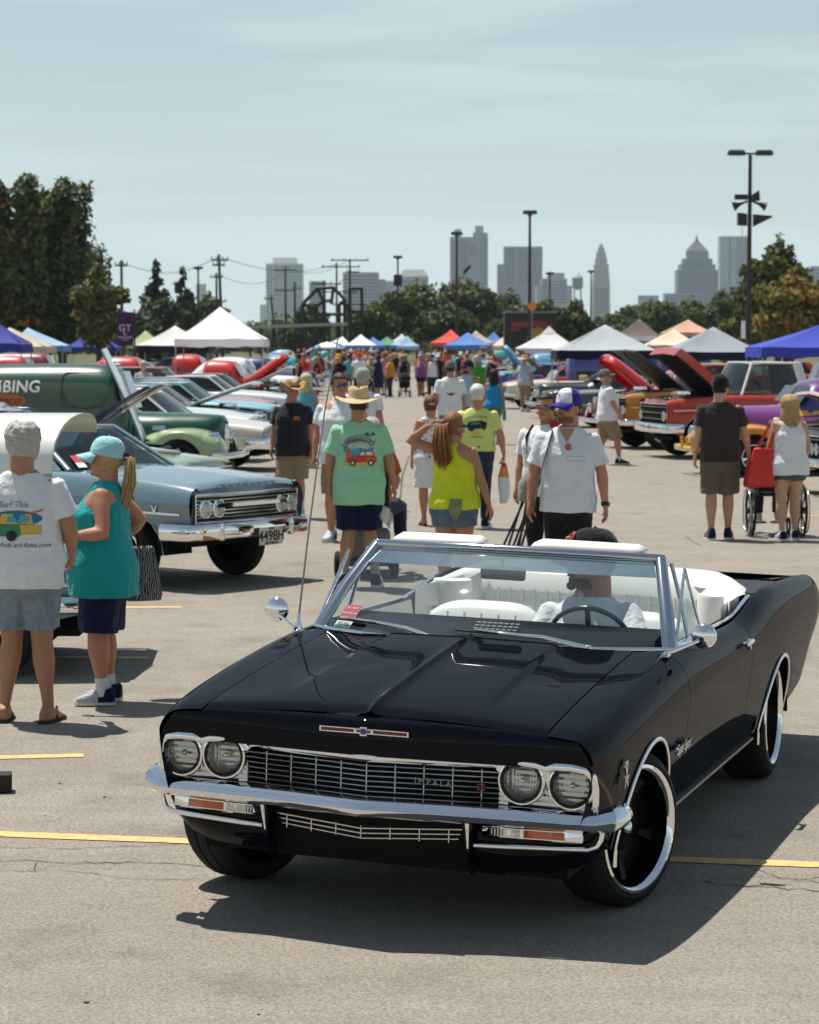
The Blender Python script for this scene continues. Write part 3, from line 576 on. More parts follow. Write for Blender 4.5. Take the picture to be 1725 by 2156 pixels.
# ================================================================== canopies
def canopy(label, pu, pv, x0, x1, ve, m, val=None, Y=None, skew=0, vent=False, legs=True, seed=0):
    """peak pixel, left/right pixel of the eaves, eave pixel"""
    Y = Y or FPX * 3.0 / max(20, (x1 - x0) * .96)
    c = AT((x0 + x1) / 2, ve, Y); w = AT(x1, ve, Y).x - AT(x0, ve, Y).x; h = w / 2; ze = max(1.95, c.z); pk = AT(pu, pv, Y + h * .8); zp = max(pk.z, ze + .8)
    root = empty('canopy_tent', (c.x, Y + h * .9, 0), skew, label, 'canopy tent')
    px = max(-h * .5, min(h * .5, pk.x - c.x)) if not skew else 0
    q = MB(); n = 6
    for k, (A, B) in enumerate([((-h, -h), (h, -h)), ((h, -h), (h, h)), ((h, h), (-h, h)), ((-h, h), (-h, -h))]):
        P_ = []
        for i in range(n + 1):
            t = i / n; row = []
            for j in range(n + 1):
                s_ = j / n; x = lerp(lerp(A[0], B[0], s_), px * t, 0) ; bx, by = lerp(A[0], B[0], s_), lerp(A[1], B[1], s_)
                x, y = lerp(bx, px, t), lerp(by, 0, t); z = lerp(ze, zp, t ** 1.12) - .10 * math.sin(math.pi * s_) * (1 - t) ** 1.2 * t * 3
                row.append((x, y, z + (.025 * math.sin(9 * s_ + 5 * t + seed) * (1 - t))))
            P_.append(row)
        q.grid(P_, flip=True)
    q.build('canopy_top', m, root, 50, fix=True)
    q = MB(); ring = [(-h, -h), (h, -h), (h, h), (-h, h)]; P_ = [[], []]
    for k in range(4):
        A, B = ring[k], ring[(k + 1) % 4]
        for j in range(10):
            s_ = j / 10; x, y = lerp(A[0], B[0], s_), lerp(A[1], B[1], s_); P_[0].append((x * 1.002, y * 1.002, ze + .005)); P_[1].append((x * 1.01 + .02 * math.sin(j * 2.1 + seed), y * 1.01, ze - .27 + .03 * math.sin(j * 1.7 + k)))
    q.grid(P_, closed_v=True); q.build('valance', val or m, root, 40, fix=True)
    for sx in (-1, 1):
        for sy in (-1, 1):
            q = MB(); q.tube([(sx * (h - .04), sy * (h - .04), 0), (sx * (h - .04), sy * (h - .04), ze - .02)], .022, 6); q.build('leg', mat('tent_leg', (.35, .34, .33), rough=.4, metal=.6), root)
    if vent:
        q = MB(); q.loft([[(px - .35, -.35, zp - .25), (px + .35, -.35, zp - .25), (px + .35, .35, zp - .25), (px - .35, .35, zp - .25)], [(px - .02, -.02, zp + .12), (px + .02, -.02, zp + .12), (px + .02, .02, zp + .12), (px - .02, .02, zp + .12)]], cap=False); q.build('vent_cap', m, root, 0, fix=True)
    return root
def tc_(n, c): return mat('canopy_' + n, c, rough=.75, spec=.25, noise_amt=.06, noise_scale=2)
T = {k: tc_(k, c) for k, c in dict(white=(.80, .80, .80), blue=(.035, .05, .28), lblue=(.30, .46, .60), mblue=(.10, .20, .50), beige=(.50, .42, .32), green=(.10, .30, .16), pgreen=(.38, .45, .26), grey=(.36, .40, .43), greyd=(.26, .29, .33), red=(.62, .09, .07), cream=(.72, .58, .44), peach=(.56, .34, .26), brown=(.13, .11, .09), lgrey=(.60, .59, .59), navy=(.012, .014, .035), dpurple=(.02, .015, .03), royal=(.05, .07, .42), tan=(.45, .38, .30)).items()}
canopy('deep blue canopy in front of the beige one', -20, 686, -92, 48, 724, T['blue'], seed=1, Y=74)
canopy('beige canopy between the blue and light blue ones', 20, 693, -60, 97, 730, T['beige'], seed=2, Y=100)
canopy('light blue canopy with darker blue valance', 58, 690, 12, 134, 728, T['lblue'], T['mblue'], seed=3, Y=112)
canopy('dark blue canopy with pale creases beside the purple banner', 192, 697, 138, 245, 731, T['blue'], seed=4)
canopy('pale green canopy behind the purple banner', 306, 696, 268, 345, 727, T['pgreen'], seed=5)
canopy('small tan canopy peak behind the pale green one', 335, 693, 308, 362, 724, T['tan'], seed=6)
canopy('light grey canopy with dark purple valance', 368, 692, 288, 440, 728, T['lgrey'], T['dpurple'], seed=7, Y=96)
canopy('tall white peaked canopy over red cars', 463, 646, 368, 556, 714, T['white'], seed=8)
canopy('white slanted canopy behind the crowd', 722, 709, 676, 740, 730, T['white'], seed=9, Y=215)
canopy('white canopy with blue side at the crowd', 760, 704, 727, 792, 727, T['white'], T['mblue'], seed=10, Y=200)
canopy('blue canopy overlapping the white one at the crowd', 786, 711, 760, 812, 728, T['mblue'], seed=10, Y=230)
canopy('green canopy behind the crowd', 815, 710, 788, 842, 726, T['green'], seed=11, Y=235)
canopy('grey canopy behind the green and blue ones', 846, 703, 820, 872, 722, T['lgrey'], seed=12, Y=250)
canopy('small light blue canopy in front of the grey one', 852, 713, 822, 884, 727, T['lblue'], T['mblue'], seed=13, Y=220)
canopy('tiny pale blue canopy low behind the crowd', 858, 719, 836, 882, 732, T['lblue'], seed=13, Y=190)
canopy('red canopy behind the wide blue one', 950, 694, 907, 985, 722, T['red'], seed=14)
canopy('wide blue canopy in front of the red one', 985, 700, 937, 1037, 727, T['mblue'], seed=15)
canopy('tan canopy peeking behind the wide blue canopy', 1002, 696, 975, 1040, 722, T['tan'], seed=16, Y=215)
canopy('blue canopy behind the cream one', 1040, 699, 1013, 1066, 722, T['mblue'], seed=17, Y=225)
canopy('cream canopy in front of the dark painted trailer', 1080, 694, 1037, 1120, 728, T['cream'], seed=18)
canopy('narrow deep blue canopy beside the cream one', 1108, 703, 1074, 1150, 731, T['royal'], seed=19)
canopy('light grey vented canopy beside the cream one', 1157, 692, 1092, 1222, 735, T['lgrey'], seed=20, vent=True)
canopy('grey-blue canopy with dark valance over the blue-purple trailer', 1275, 687, 1172, 1388, 738, T['grey'], T['navy'], seed=21)
canopy('dark brown pointed canopy behind the grey-blue one', 1347, 671, 1300, 1392, 708, T['brown'], T['white'], seed=22, Y=140)
canopy('peach two-tier canopy behind the grey one', 1450, 674, 1400, 1500, 700, T['peach'], seed=23, Y=150)
canopy('lower peach canopy beside the two-tier one', 1420, 700, 1362, 1475, 727, T['cream'], T['peach'], seed=24, Y=118)
canopy('slate grey canopy with dark valance behind the truck', 1503, 688, 1408, 1612, 742, T['greyd'], T['navy'], seed=25)
canopy('royal blue canopy over the red hardtop', 1800, 672, 1602, 1850, 732, T['royal'], seed=26, Y=64)
# dark painted trailer with sign art, orange diamond sign, purple banner
Y = 175; a, b = AT(1063, 658, Y), AT(1173, 658, Y); root = empty('display_trailer', ((a.x + b.x) / 2, Y + 1.2, 0), 0, 'dark show trailer with red and gold artwork on its side', 'trailer')
w = b.x - a.x; q = MB(); q.box((0, 0, a.z / 2 + .4), (w, 2.4, a.z - .8)); q.build('box_body', mat('trailer_black', (.012, .010, .012), rough=.4), root, 0)
q = MB(); q.box((0, 0, a.z + .03), (w + .1, 2.5, .08)); q.build('roof_rim', STEEL, root, 0)
ART = mat('trailer_red', (.20, .03, .025), rough=.5); q = MB()
for (x0, z0, x1, z1, ww) in [(-1.5, .62, -.2, .75, .36), (-.2, .75, 1.2, .72, .4), (1.2, .72, 1.7, .45, .25), (-1.6, .2, -.9, .45, .2)]:
    q.box(((x0 + x1) / 2 * w / 4, -1.22, a.z - 1.55 + (z0 + z1) / 2), (abs(x1 - x0) * w / 4, .02, ww))
q.build('red_lettering', ART, root, 0)
q = MB(); q.add([(-.3, -1.225, a.z - 2.0), (1.1, -1.225, a.z - 2.0), (1.3, -1.225, a.z - 1.35), (.5, -1.225, a.z - 1.0), (-.2, -1.225, a.z - 1.4)], [(0, 1, 2, 3, 4)]); q.build('gold_emblem', mat('trailer_gold', (.30, .20, .04), rough=.5), root, 0)
for sx in (-.3, .3):
    for k in (-.4, .4): q = MB(); q.lathe([(.0, -.12), (.4, -.12), (.42, 0), (.4, .12), (0, .12)], 14, M=Matrix.Translation((sx * w + k, -1.0, .42)) @ Matrix.Rotation(R(90), 4, 'X')); q.build('wheel', RUBBER, root)
Y = 168; p = AT(1120, 645, Y); root = empty('diamond_sign', (p.x, Y, 0), 0, 'orange diamond warning sign on post below lamp post', 'sign')
q = MB(); q.tube([(0, 0, 0), (0, 0, p.z)], .035, 6); q.build('post', STEEL, root)
q = MB(); q.box((0, 0, 0), (.52, .02, .52)); o = q.build('sign_plate', mat('sign_orange', (.75, .20, .01), rough=.5), root, 0, (0, -.05, p.z)); o.rotation_euler = (0, R(45), 0)
Y = 92; p = AT(264, 735, Y); z0, z1 = AT(0, 728, Y).z, AT(0, 657, Y).z; root = empty('feather_banner', (p.x, Y, 0), 0, 'purple vertical banner with white lettering on dark post', 'banner')
w = AT(280, 700, Y).x - AT(246, 700, Y).x
q = MB(); q.grid([[(-w / 2 + w * i / 8, .02 * math.sin(i), z0 + (z1 - z0) * j / 4) for j in range(5)] for i in range(9)]); q.build('banner_cloth', mat('banner_purple', (.045, .008, .075), rough=.6, noise_amt=.5, noise_scale=2.5), root, 60)
q = MB(); q.tube([(w / 2 + .05, 0, 0), (w / 2 + .05, 0, z1 + .1)], .035, 8); q.build('post', BLACKM, root)
q = MB()
for i, (t, sz, zz) in enumerate([('GT', .36, .52), ('L', .3, .40), ('PERFORM', .13, .24), ('ANCE', .08, .17)]):
    v, f = text_geo(t, sz, bold=.01); q.add([(x, -.03, z0 + (z1 - z0) * zz + y) for x, y, _ in v], f)
q.build('lettering', mat('banner_white', (.55, .5, .58), rough=.6), root, 0)
# the air between here and the skyline
q = MB(); q.box((0, 2450, 172), (9000, 5300, 346)); HZ = q.build('haze', [], None, 0); HZ['kind'] = 'stuff'; HZ['label'] = 'thin bluish summer haze in the air'
hm = bpy.data.materials.new('haze'); hm.use_nodes = True
for n in list(hm.node_tree.nodes): hm.node_tree.nodes.remove(n)
ho = hm.node_tree.nodes.new('ShaderNodeOutputMaterial'); hv = hm.node_tree.nodes.new('ShaderNodeVolumePrincipled')
hv.inputs['Color'].default_value = (.72, .86, .98, 1); hv.inputs['Density'].default_value = .000075; hv.inputs['Anisotropy'].default_value = .2
hm.node_tree.links.new(hv.outputs[0], ho.inputs['Volume']); HZ.data.materials.append(hm)
# ================================================================== people
def skin(name, c): return mat('skin_' + name, c, rough=.55, spec=.35, noise_amt=.10, noise_scale=9)
SK = {'tan': skin('tan', (.40, .20, .115)), 'light': skin('light', (.50, .29, .19)), 'red': skin('red', (.46, .21, .13)), 'brown': skin('brown', (.26, .125, .07)), 'dark': skin('dark', (.12, .06, .04))}
HAIRM = {k: mat('hair_' + k, c, rough=.6, spec=.3, noise_amt=.28, noise_scale=45, bump=.8, bump_scale=70) for k, c in dict(grey=(.42, .40, .37), white=(.62, .60, .55), black=(.012, .011, .010), brown=(.06, .035, .02), dbrown=(.03, .02, .014), blond=(.42, .27, .12), lblond=(.55, .43, .26), auburn=(.15, .06, .025), ginger=(.34, .16, .06), copper=(.24, .095, .035), stubble=(.17, .085, .05)).items()}
NAVY = cloth('navy', (.010, .013, .045))
SOLE = mat('white_rubber', (.62, .61, .58), rough=.7)
TORSO = {'m': [(.77, .07, .075, 0), (.82, .155, .112, 0), (.92, .175, .124, -.012), (1.0, .168, .114, -.004), (1.08, .160, .108, .0), (1.18, .168, .114, .006), (1.28, .184, .124, .008), (1.35, .190, .120, 0), (1.41, .176, .100, -.008), (1.455, .122, .078, -.012), (1.50, .066, .062, -.012)],
         'f': [(.77, .07, .080, 0), (.82, .165, .120, -.01), (.92, .188, .130, -.018), (1.0, .170, .112, -.006), (1.08, .145, .098, .0), (1.18, .152, .108, .012), (1.27, .168, .128, .024), (1.35, .172, .112, .008), (1.41, .166, .092, -.006), (1.455, .115, .070, -.012), (1.49, .056, .054, -.012)]}
HEADR = [(-.004, .012, .055, .02), (.0, .028, .070, .0), (.018, .046, .084, -.03), (.045, .058, .088, -.062), (.08, .066, .087, -.084), (.105, .070, .082, -.094), (.125, .073, .087, -.098), (.155, .075, .086, -.099), (.182, .070, .075, -.092), (.205, .055, .055, -.072), (.220, .032, .026, -.042), (.227, .006, -.004, -.012)]
def sring(z, a, b, cy=0, n=18, e=2.4, cx=0.0):
    out = []
    for i in range(n):
        t = 2 * math.pi * i / n; c, s = math.cos(t), math.sin(t)
        out.append((cx + a * math.copysign(abs(c) ** (2 / e), c), cy + b * math.copysign(abs(s) ** (2 / e), s), z))
    return out
def head_ring(z, a, yf, yb, n=20):
    out = []
    for i in range(n):
        t = 2 * math.pi * i / n; c, s = math.cos(t), math.sin(t); cy = (yf + yb) / 2; b = (yf - yb) / 2
        out.append((a * c * (1 - .10 * max(0, s) ** 2), cy + b * s, z))
    return out
def wrinkle(me, amp, fx=9.0, fz=5.0, seed=0.0, zlo=-9, zhi=9):
    n = len(me.vertices); co = np.empty(n * 3, np.float32); me.vertices.foreach_get('co', co); co = co.reshape(-1, 3)
    no = np.empty(n * 3, np.float32); me.vertices.foreach_get('normal', no); no = no.reshape(-1, 3)
    x, y, z = co.T
    rg = lambda t: 1 - 2 * np.abs(np.sin(t)) ** .7
    w = .9 * rg(4.5 * z + 5.5 * x + 1.6 * np.sin(5 * y + seed) + seed) * np.clip(np.sin(3.1 * z + 2.3 * x + seed), 0, 1) + .8 * rg(7 * x - 3.5 * z + 1.3 * np.sin(6 * z + seed) + 2 * seed) * np.clip(np.sin(2.7 * z - 3 * x + 2 * seed), 0, 1) + np.sin(fx * x + 3 * np.sin(fz * z + seed) + seed) * np.sin(fz * z + 2.2 * np.sin(fx * .8 * y + seed * 2)) + .6 * np.sin(fx * 2.3 * (x + y) + fz * 1.7 * z + seed * 3) + .35 * np.sin(41 * z + 23 * x + 5 * seed + 6 * np.sin(9 * y))
    co += no * (amp * w)[:, None].astype(np.float32); me.vertices.foreach_set('co', co.ravel()); me.update()
def add_hand(mb, w, d, n, side, k=1.0, curl=.5):
    d = Vector(d).normalized(); n = Vector(n); n = (n - d * n.dot(d)).normalized(); s = d.cross(n).normalized(); w = Vector(w)
    P = lambda a, b, c: w + (d * a + s * b + n * c) * k
    rg = lambda a, hw, ht: [P(a, hw * math.cos(t), ht * math.sin(t)) for t in [2 * math.pi * i / 10 for i in range(10)]]
    mb.loft([rg(-.03, .028, .024), rg(.01, .031, .02), rg(.05, .042, .017), rg(.088, .043, .014)])
    for i, (b, L_) in enumerate([(-.032, .066), (-.0105, .078), (.0105, .074), (.031, .058)]):
        a0, pts = 0.0, [P(.080, b, 0)]; p = pts[0]
        for q in (.42, .33, .25):
            a0 += curl * (.55 + .1 * i); p = p + (d * math.cos(a0) + n * math.sin(a0)) * L_ * q * k; pts.append(p)
        mb.tube(pts, [.0095 * k, .009 * k, .0085 * k, .006 * k], 7)
    p0 = P(.02, -.030, .004); mb.tube([p0, P(.048, -.056, .012), P(.074, -.060, .028), P(.092, -.052, .040)], [.013 * k, .0115 * k, .010 * k, .007 * k], 7)
def limb_pts(a, b, c): return Vector(a), Vector(b), Vector(c)
def person(label, loc, yaw=0.0, h=1.75, sex='m', fat=.2, skin='tan', lod=1, lean=0.0, twist=0.0, arms=None, stride=0.0, legs=None, hip_z=None,
           top=None, bottom=None, shoes=None, socks=None, hair=None, hat=None, head=(0, 0), face=True, group=None, foot_yaw=0.0, stance=.095, glasses=None, beard=None, seed=None, hs=1.09):
    k = h / 1.75; seed = seed if seed is not None else rnd.uniform(0, 9)
    root = empty('person', loc, yaw, label, 'person', group)
    vb, vh, vc = {2: (.012, .0065, .010), 1: (.016, .0085, .013), 0: (.030, .016, .026)}[lod]
    dz = (hip_z - .90 * k) if hip_z is not None else 0
    hipc = Vector((0, 0, .92 * k + dz))
    UB = Matrix.Translation(hipc) @ Matrix.Rotation(-lean, 4, 'X') @ Matrix.Rotation(twist, 4, 'Z') @ Matrix.Translation(-hipc)
    tor = []
    for z, a, b, cy in TORSO[sex]:
        g = math.exp(-((z - 1.03) / .20) ** 2); g2 = math.exp(-((z - 1.2) / .3) ** 2)
        tor.append((z, a + fat * (.075 * g + .02 * g2), b + fat * (.085 * g + .02 * g2), cy + fat * .045 * g))
    def tring(z, a, b, cy, e=2.4, n=18): return [UB @ (Vector(p) * k + Vector((0, 0, dz))) if z > .95 else (UB if False else Matrix.Identity(4)) @ (Vector(p) * k + Vector((0, 0, dz))) for p in sring(z, a, b, cy, n, e)]
    def trow(z): return tuple(interp([(r[0], r[j]) for r in tor], z) for j in (1, 2, 3))
    # ---- joints
    shx = .178 if sex == 'm' else .158
    J = {}
    arms = arms or {}
    for sd, sg in (('R', 1), ('L', -1)):
        up_, fo_ = (arms.get(sd) or ((.22, -.02, -1), (.10, .22, -1)))[:2]
        sh = UB @ (Vector((sg * shx, -.008, 1.415)) * k + Vector((0, 0, dz)))
        u_ = UB.to_3x3() @ Vector((sg * up_[0], up_[1], up_[2])).normalized(); f_ = UB.to_3x3() @ Vector((sg * fo_[0], fo_[1], fo_[2])).normalized()
        el = sh + u_ * .285 * k; wr = el + f_ * .245 * k; J[sd] = (sh, el, wr, f_)
    LG = {}
    for sd, sg in (('R', 1), ('L', -1)):
        if legs and sd in legs: LG[sd] = tuple(Vector(p) for p in legs[sd])
        else:
            st = stride * sg; hp = Vector((sg * .088 * k, 0, .90 * k)); an = Vector((sg * stance * k, st * k, .085 * k + (.05 * k if st < -.12 else 0)))
            mid = (hp + an) / 2; kn = Vector((sg * .092 * k, mid.y + .03 * k + abs(st) * .15, .48 * k)); LG[sd] = (hp, kn, an)
    thick = 1 + .35 * fat + (.06 if sex == 'f' else 0)
    # ---- body
    mb = MB(); mb.loft([tring(*r) for r in tor]); T_ = []
    for sd in 'RL':
        sh, el, wr, f_ = J[sd]; q = 1 + .30 * fat - (.10 if sex == 'f' else 0)
        mb.tube([sh + (sh - el) * .10, sh, sh.lerp(el, .35), sh.lerp(el, .8), el, el.lerp(wr, .25), el.lerp(wr, .7), wr], [.030 * k, .050 * k * q, .051 * k * q, .043 * k * q, .041 * k * q, .044 * k * q, .033 * k, .027 * k], 10)
        hp, kn, an = LG[sd]
        mb.tube([hp + Vector((0, 0, .03)), hp.lerp(kn, .25), hp.lerp(kn, .7), kn, kn.lerp(an, .28), kn.lerp(an, .7), an, an + Vector((0, 0, -.04 * k))], [.088 * k * thick, .086 * k * thick, .066 * k * thick, .055 * k * thick, .059 * k * thick, .043 * k, .034 * k, .036 * k], 10)
    bm_ = remesh(mb, vb, 3)
    HM = UB @ Matrix.Translation(Vector((0, -.002, 1.522 * k if sex == 'm' else 1.512 * k)) + Vector((0, 0, dz))) @ Matrix.Rotation(head[0], 4, 'Z') @ Matrix.Rotation(-head[1], 4, 'X') @ Matrix.Scale(hs * k ** .5 * (1.0 if sex == 'm' else .97), 4)
    hb = MB(); hb.loft([head_ring(*r) for r in HEADR])
    hb.tube([(0, -.03, -.085), (0, -.028, -.03), (0, -.02, .05)], [(.060 if sex == 'm' else .050) + fat * .012] * 3, 12)
    if lod > 0:
        hb.loft([[(x * w, y0 + .0, z) for x, y in ((-1, 0), (1, 0), (0, 1)) for y0 in [.078 + y * dp]] for z, w, dp in ((.118, .008, .006), (.095, .012, .022), (.076, .018, .032), (.066, .016, .012))])   # nose
        hb.sphere((0, .082, .050), (.024, .012, .012), 8); hb.sphere((0, .076, .012), (.022, .016, .014), 8); hb.sphere((0, .078, .128), (.058, .014, .010), 10)
        for sg in (-1, 1): hb.sphere((sg * .074, -.012, .092), (.010, .020, .033), 8); hb.sphere((sg * .045, .062, .068), (.020, .018, .02), 8)
    hm_ = remesh(hb, vh, 2)
    full = MB(); full.add([tuple(v.co) for v in bm_.vertices], [tuple(p.vertices) for p in bm_.polygons]); full.add([HM @ v.co for v in hm_.vertices], [tuple(p.vertices) for p in hm_.polygons])
    for sd, sg in (('R', 1), ('L', -1)):
        sh, el, wr, f_ = J[sd]; ar = arms.get(sd); hd = Vector(f_); pn = Vector((-sg, .25, 0)); cu = .45
        if ar and len(ar) > 2: hd = UB.to_3x3() @ Vector((sg * ar[2][0], ar[2][1], ar[2][2]))
        if ar and len(ar) > 3: pn = UB.to_3x3() @ Vector((sg * ar[3][0], ar[3][1], ar[3][2]))
        if ar and len(ar) > 4: cu = ar[4]
        add_hand(full, wr, hd, pn, sg, k * .97, cu)
    bpy.data.meshes.remove(bm_); bpy.data.meshes.remove(hm_)
    full.build('body', SK[skin], root, 180)
    out = {'root': root, 'J': J, 'LG': LG, 'HM': HM, 'UB': UB, 'k': k}
    # ---- clothes
    def finish(mb, name, m, amp, it=3, s=0):
        me = remesh(mb, vc, it)
        if amp: wrinkle(me, amp, seed=seed + s)
        for mm in (m if isinstance(m, list) else [m]): me.materials.append(mm)
        return link(name, me, root)
    if top:
        kind, m = top[0], top[1]; hem = top[2] if len(top) > 2 else .84; slv = top[3] if len(top) > 3 else .62; loose = top[4] if len(top) > 4 else 1.0
        mb = MB(); rows = []; ra = rb = 0
        zs = [1.485, 1.455, 1.42, 1.36, 1.28, 1.18, 1.08, 1.0, .94]
        if hem < .90: zs += [.88]
        zs = [z for z in zs if z > hem + .02] + [hem]
        for z in zs:
            a, b, cy = trow(max(z, .9))
            a += .012 + .012 * loose * (z < 1.35); b += .012 + .016 * loose * (z < 1.35)
            if kind in ('tank', 'racer'):
                lim = interp([(1.30, .30), (1.36, .165 if kind == 'tank' else .12), (1.42, .145 if kind == 'tank' else .075), (1.49, .12 if kind == 'tank' else .06)], z); a = min(a, lim)
            if z < 1.36: a = max(a, ra * (.955 if loose > .5 else .90)); b = max(b, rb * (.965 if loose > .5 else .90))
            ra, rb = a, b
            if z < 1.0: a += .010 * loose; b += .010 * loose
            rows.append(tring(max(z, .951) if z > .95 else z, a, b, cy, 2.5))
        # the hem follows the lean of the upper body
        mb.loft(rows[::-1])
        if kind not in ('tank', 'racer') and slv > 0:
            for sd in 'RL':
                sh, el, wr, f_ = J[sd]; q = 1 + .28 * fat
                pts = [sh + (sh - el) * .12 + Vector((0, 0, -.01)), sh + Vector((0, 0, -.004)), sh.lerp(el, slv * .5), sh.lerp(el, min(1, slv))]; rr_ = [.046 * k, .067 * k * q, .072 * k * q, .078 * k * q]
                if slv > 1: pts += [el.lerp(wr, slv - 1)]; rr_ += [.056 * k]
                mb.tube(pts, rr_, 12)
        if kind == 'racer' or kind == 'tank':
            for sg in (-1, 1):
                x0 = .105 if kind == 'tank' else .085
                mb.tube([UB @ (Vector((sg * x0, .075, 1.34)) * k + Vector((0, 0, dz))), UB @ (Vector((sg * (x0 + .005), .02, 1.452)) * k + Vector((0, 0, dz))), UB @ (Vector((sg * x0, -.08, 1.38)) * k + Vector((0, 0, dz)))], [(.028 * k, .016 * k)] * 3, 8)
        o = finish(mb, {'tshirt': 'shirt', 'polo': 'shirt', 'tank': 'tank_top', 'racer': 'tank_top', 'dress': 'dress'}[kind], m, .0046 if lod else 0, 3, 1); out['top'] = o
        if kind == 'tshirt' and lod:
            q = MB(); pts = [UB @ (Vector((.070 * math.cos(t), -.012 + .066 * math.sin(t), 1.487 - .020 * math.sin(t))) * k + Vector((0, 0, dz))) for t in [2 * math.pi * i / 20 for i in range(21)]]; q.tube(pts, .007 * k, 6, cap=False); q.build('collar', m if not isinstance(m, list) else m[0], root, 180)
        if kind == 'polo':
            q = MB(); P_ = []
            for i in range(21):
                t = -math.pi * 1.5 + .25 + (2 * math.pi - .5) * i / 20; c, s = math.cos(t), math.sin(t)
                P_.append([UB @ (Vector((.068 * c, -.012 + .064 * s, 1.515 - .012 * s)) * k + Vector((0, 0, dz))), UB @ (Vector((.088 * c, -.012 + .086 * s, 1.482 - .03 * s)) * k + Vector((0, 0, dz)))])
            q.grid(P_); o2 = q.build('collar', m, root, 180)
            md = o2.modifiers.new('t', 'SOLIDIFY'); md.thickness = .006; md.offset = 0
    if bottom:
        kind, m = bottom[0], bottom[1]; ln = bottom[2] if len(bottom) > 2 else .50; mb = MB()
        a, b, cy = trow(.92); wa, wb_, wcy = trow(1.0)
        if kind == 'skirt':
            mb.loft([tring(z_, a_, b_, cy, 2.3) for z_, a_, b_ in [(ln, a * 1.02 + .03, b + .045), (.75, a + .03, b + .03), (.92, a + .016, b + .016), (1.01, wa + .012, wb_ + .012)]])
        else:
            mb.loft([tring(.735, a * .50, b * .75, cy), tring(.78, a * .88, b * .95, cy), tring(.84, a + .012, b + .014, cy), tring(.92, a + .014, b + .014, cy), tring(1.0, wa + .012, wb_ + .012, wcy), tring(1.03, wa + .010, wb_ + .010, wcy)] if hip_z is None else [tring(.84, a + .012, b + .014, cy), tring(.92, a + .014, b + .014, cy), tring(1.0, wa + .012, wb_ + .012, wcy)])
            for sd in 'RL':
                hp, kn, an = LG[sd]; wd = bottom[3] if len(bottom) > 3 else 1.0
                if kind == 'shorts':
                    f = ln; e = hp.lerp(kn, f) if f <= 1 else kn.lerp(an, f - 1)
                    mb.tube([hp + Vector((0, 0, .06)), hp.lerp(kn, .2), hp.lerp(kn, min(.6, f * .7)), e], [.098 * k * thick, .100 * k * thick * wd, .096 * k * thick * wd, .093 * k * thick * wd], 12)
                else:
                    mb.tube([hp + Vector((0, 0, .06)), hp.lerp(kn, .25), hp.lerp(kn, .75), kn, kn.lerp(an, .4), kn.lerp(an, .95)], [.097 * k * thick, .097 * k * thick * wd, .080 * k * thick * wd, .072 * k * thick * wd, .068 * k * wd, .066 * k * wd], 12)
        out['bottom'] = finish(mb, {'shorts': 'shorts', 'pants': 'trousers', 'skirt': 'skirt'}[kind], m, .0046 if lod else 0, 3, 2)
    # ---- feet
    for sd, sg in (('R', 1), ('L', -1)):
        hp, kn, an = LG[sd]; lift = max(0.0, an.z - .085 * k); pitch = -min(.9, lift * 7) if not legs else 0
        FM = Matrix.Translation((an.x, an.y, an.z)) @ Matrix.Rotation(-sg * .16 + foot_yaw, 4, 'Z') @ Matrix.Rotation(pitch, 4, 'X') @ Matrix.Scale(k * (1 if sex == 'm' else .92), 4)
        fr = lambda y, a, z0, z1: [(x, y, z) for x, z in [(-a, z0), (a, z0), (a * 1.02, (z0 + z1) * .5), (a * .75, z1), (-a * .75, z1), (-a * 1.02, (z0 + z1) * .5)]]
        if shoes:
            q = MB(); q.loft([fr(-.085, .024, -.062, -.01), fr(-.07, .036, -.064, .035), fr(-.02, .040, -.062, .05), fr(.05, .043, -.062, .018), fr(.12, .048, -.062, -.012), fr(.17, .042, -.060, -.026), fr(.195, .022, -.056, -.040)], M=FM)
            me = remesh(q, .010 if lod else .02, 2); me.materials.append(shoes); so = link('shoe', me, root)
            q = MB(); q.loft([fr(-.092, .026, -.085, -.060), fr(-.06, .041, -.085, -.058), fr(.05, .045, -.085, -.058), fr(.13, .051, -.085, -.056), fr(.20, .026, -.080, -.050)], M=FM); q.build('sole', SOLE if shoes.name != 'sandal' else BLACK, so, 0, fix=True)
            if lod > 1: q = MB(); q.loft([fr(-.090, .027, -.060, .02), fr(-.07, .0395, -.062, .042), fr(-.02, .0435, -.060, .030), fr(.03, .0455, -.060, -.02)], M=FM); q.build('heel_panel', NAVY, so, 60, fix=True)
            if shoes.name.startswith('cloth_trainer') and lod:
                q = MB()
                for i in range(4): q.tube([FM @ Vector((-.022, .03 + i * .022, .035 - i * .011)), FM @ Vector((.022, .036 + i * .022, .034 - i * .011))], .004, 5)
                q.build('lace', WHITEM, so)
        else:   # bare foot in a flip-flop
            q = MB(); q.loft([fr(-.075, .026, -.066, .0), fr(-.02, .034, -.068, .03), fr(.05, .038, -.068, -.005), fr(.12, .043, -.068, -.04), fr(.165, .036, -.068, -.052)], M=FM); me = remesh(q, .010, 2); me.materials.append(SK[skin]); so = link('foot', me, root)
            q = MB(); q.loft([fr(-.09, .03, -.085, -.066), fr(.02, .040, -.085, -.066), fr(.12, .052, -.085, -.066), fr(.18, .035, -.085, -.066)], M=FM); q.build('sandal', mat('sandal_dark', (.02, .017, .015), rough=.8), root, 0, fix=True)
            q = MB(); q.tube([FM @ Vector((-.042, .03, -.06)), FM @ Vector((-.02, .07, .0)), FM @ Vector((.005, .11, -.03)), FM @ Vector((.02, .07, .0)), FM @ Vector((.042, .03, -.06))], .008, 6); q.build('sandal_strap', mat('sandal_dark', (.02, .017, .015)), root)
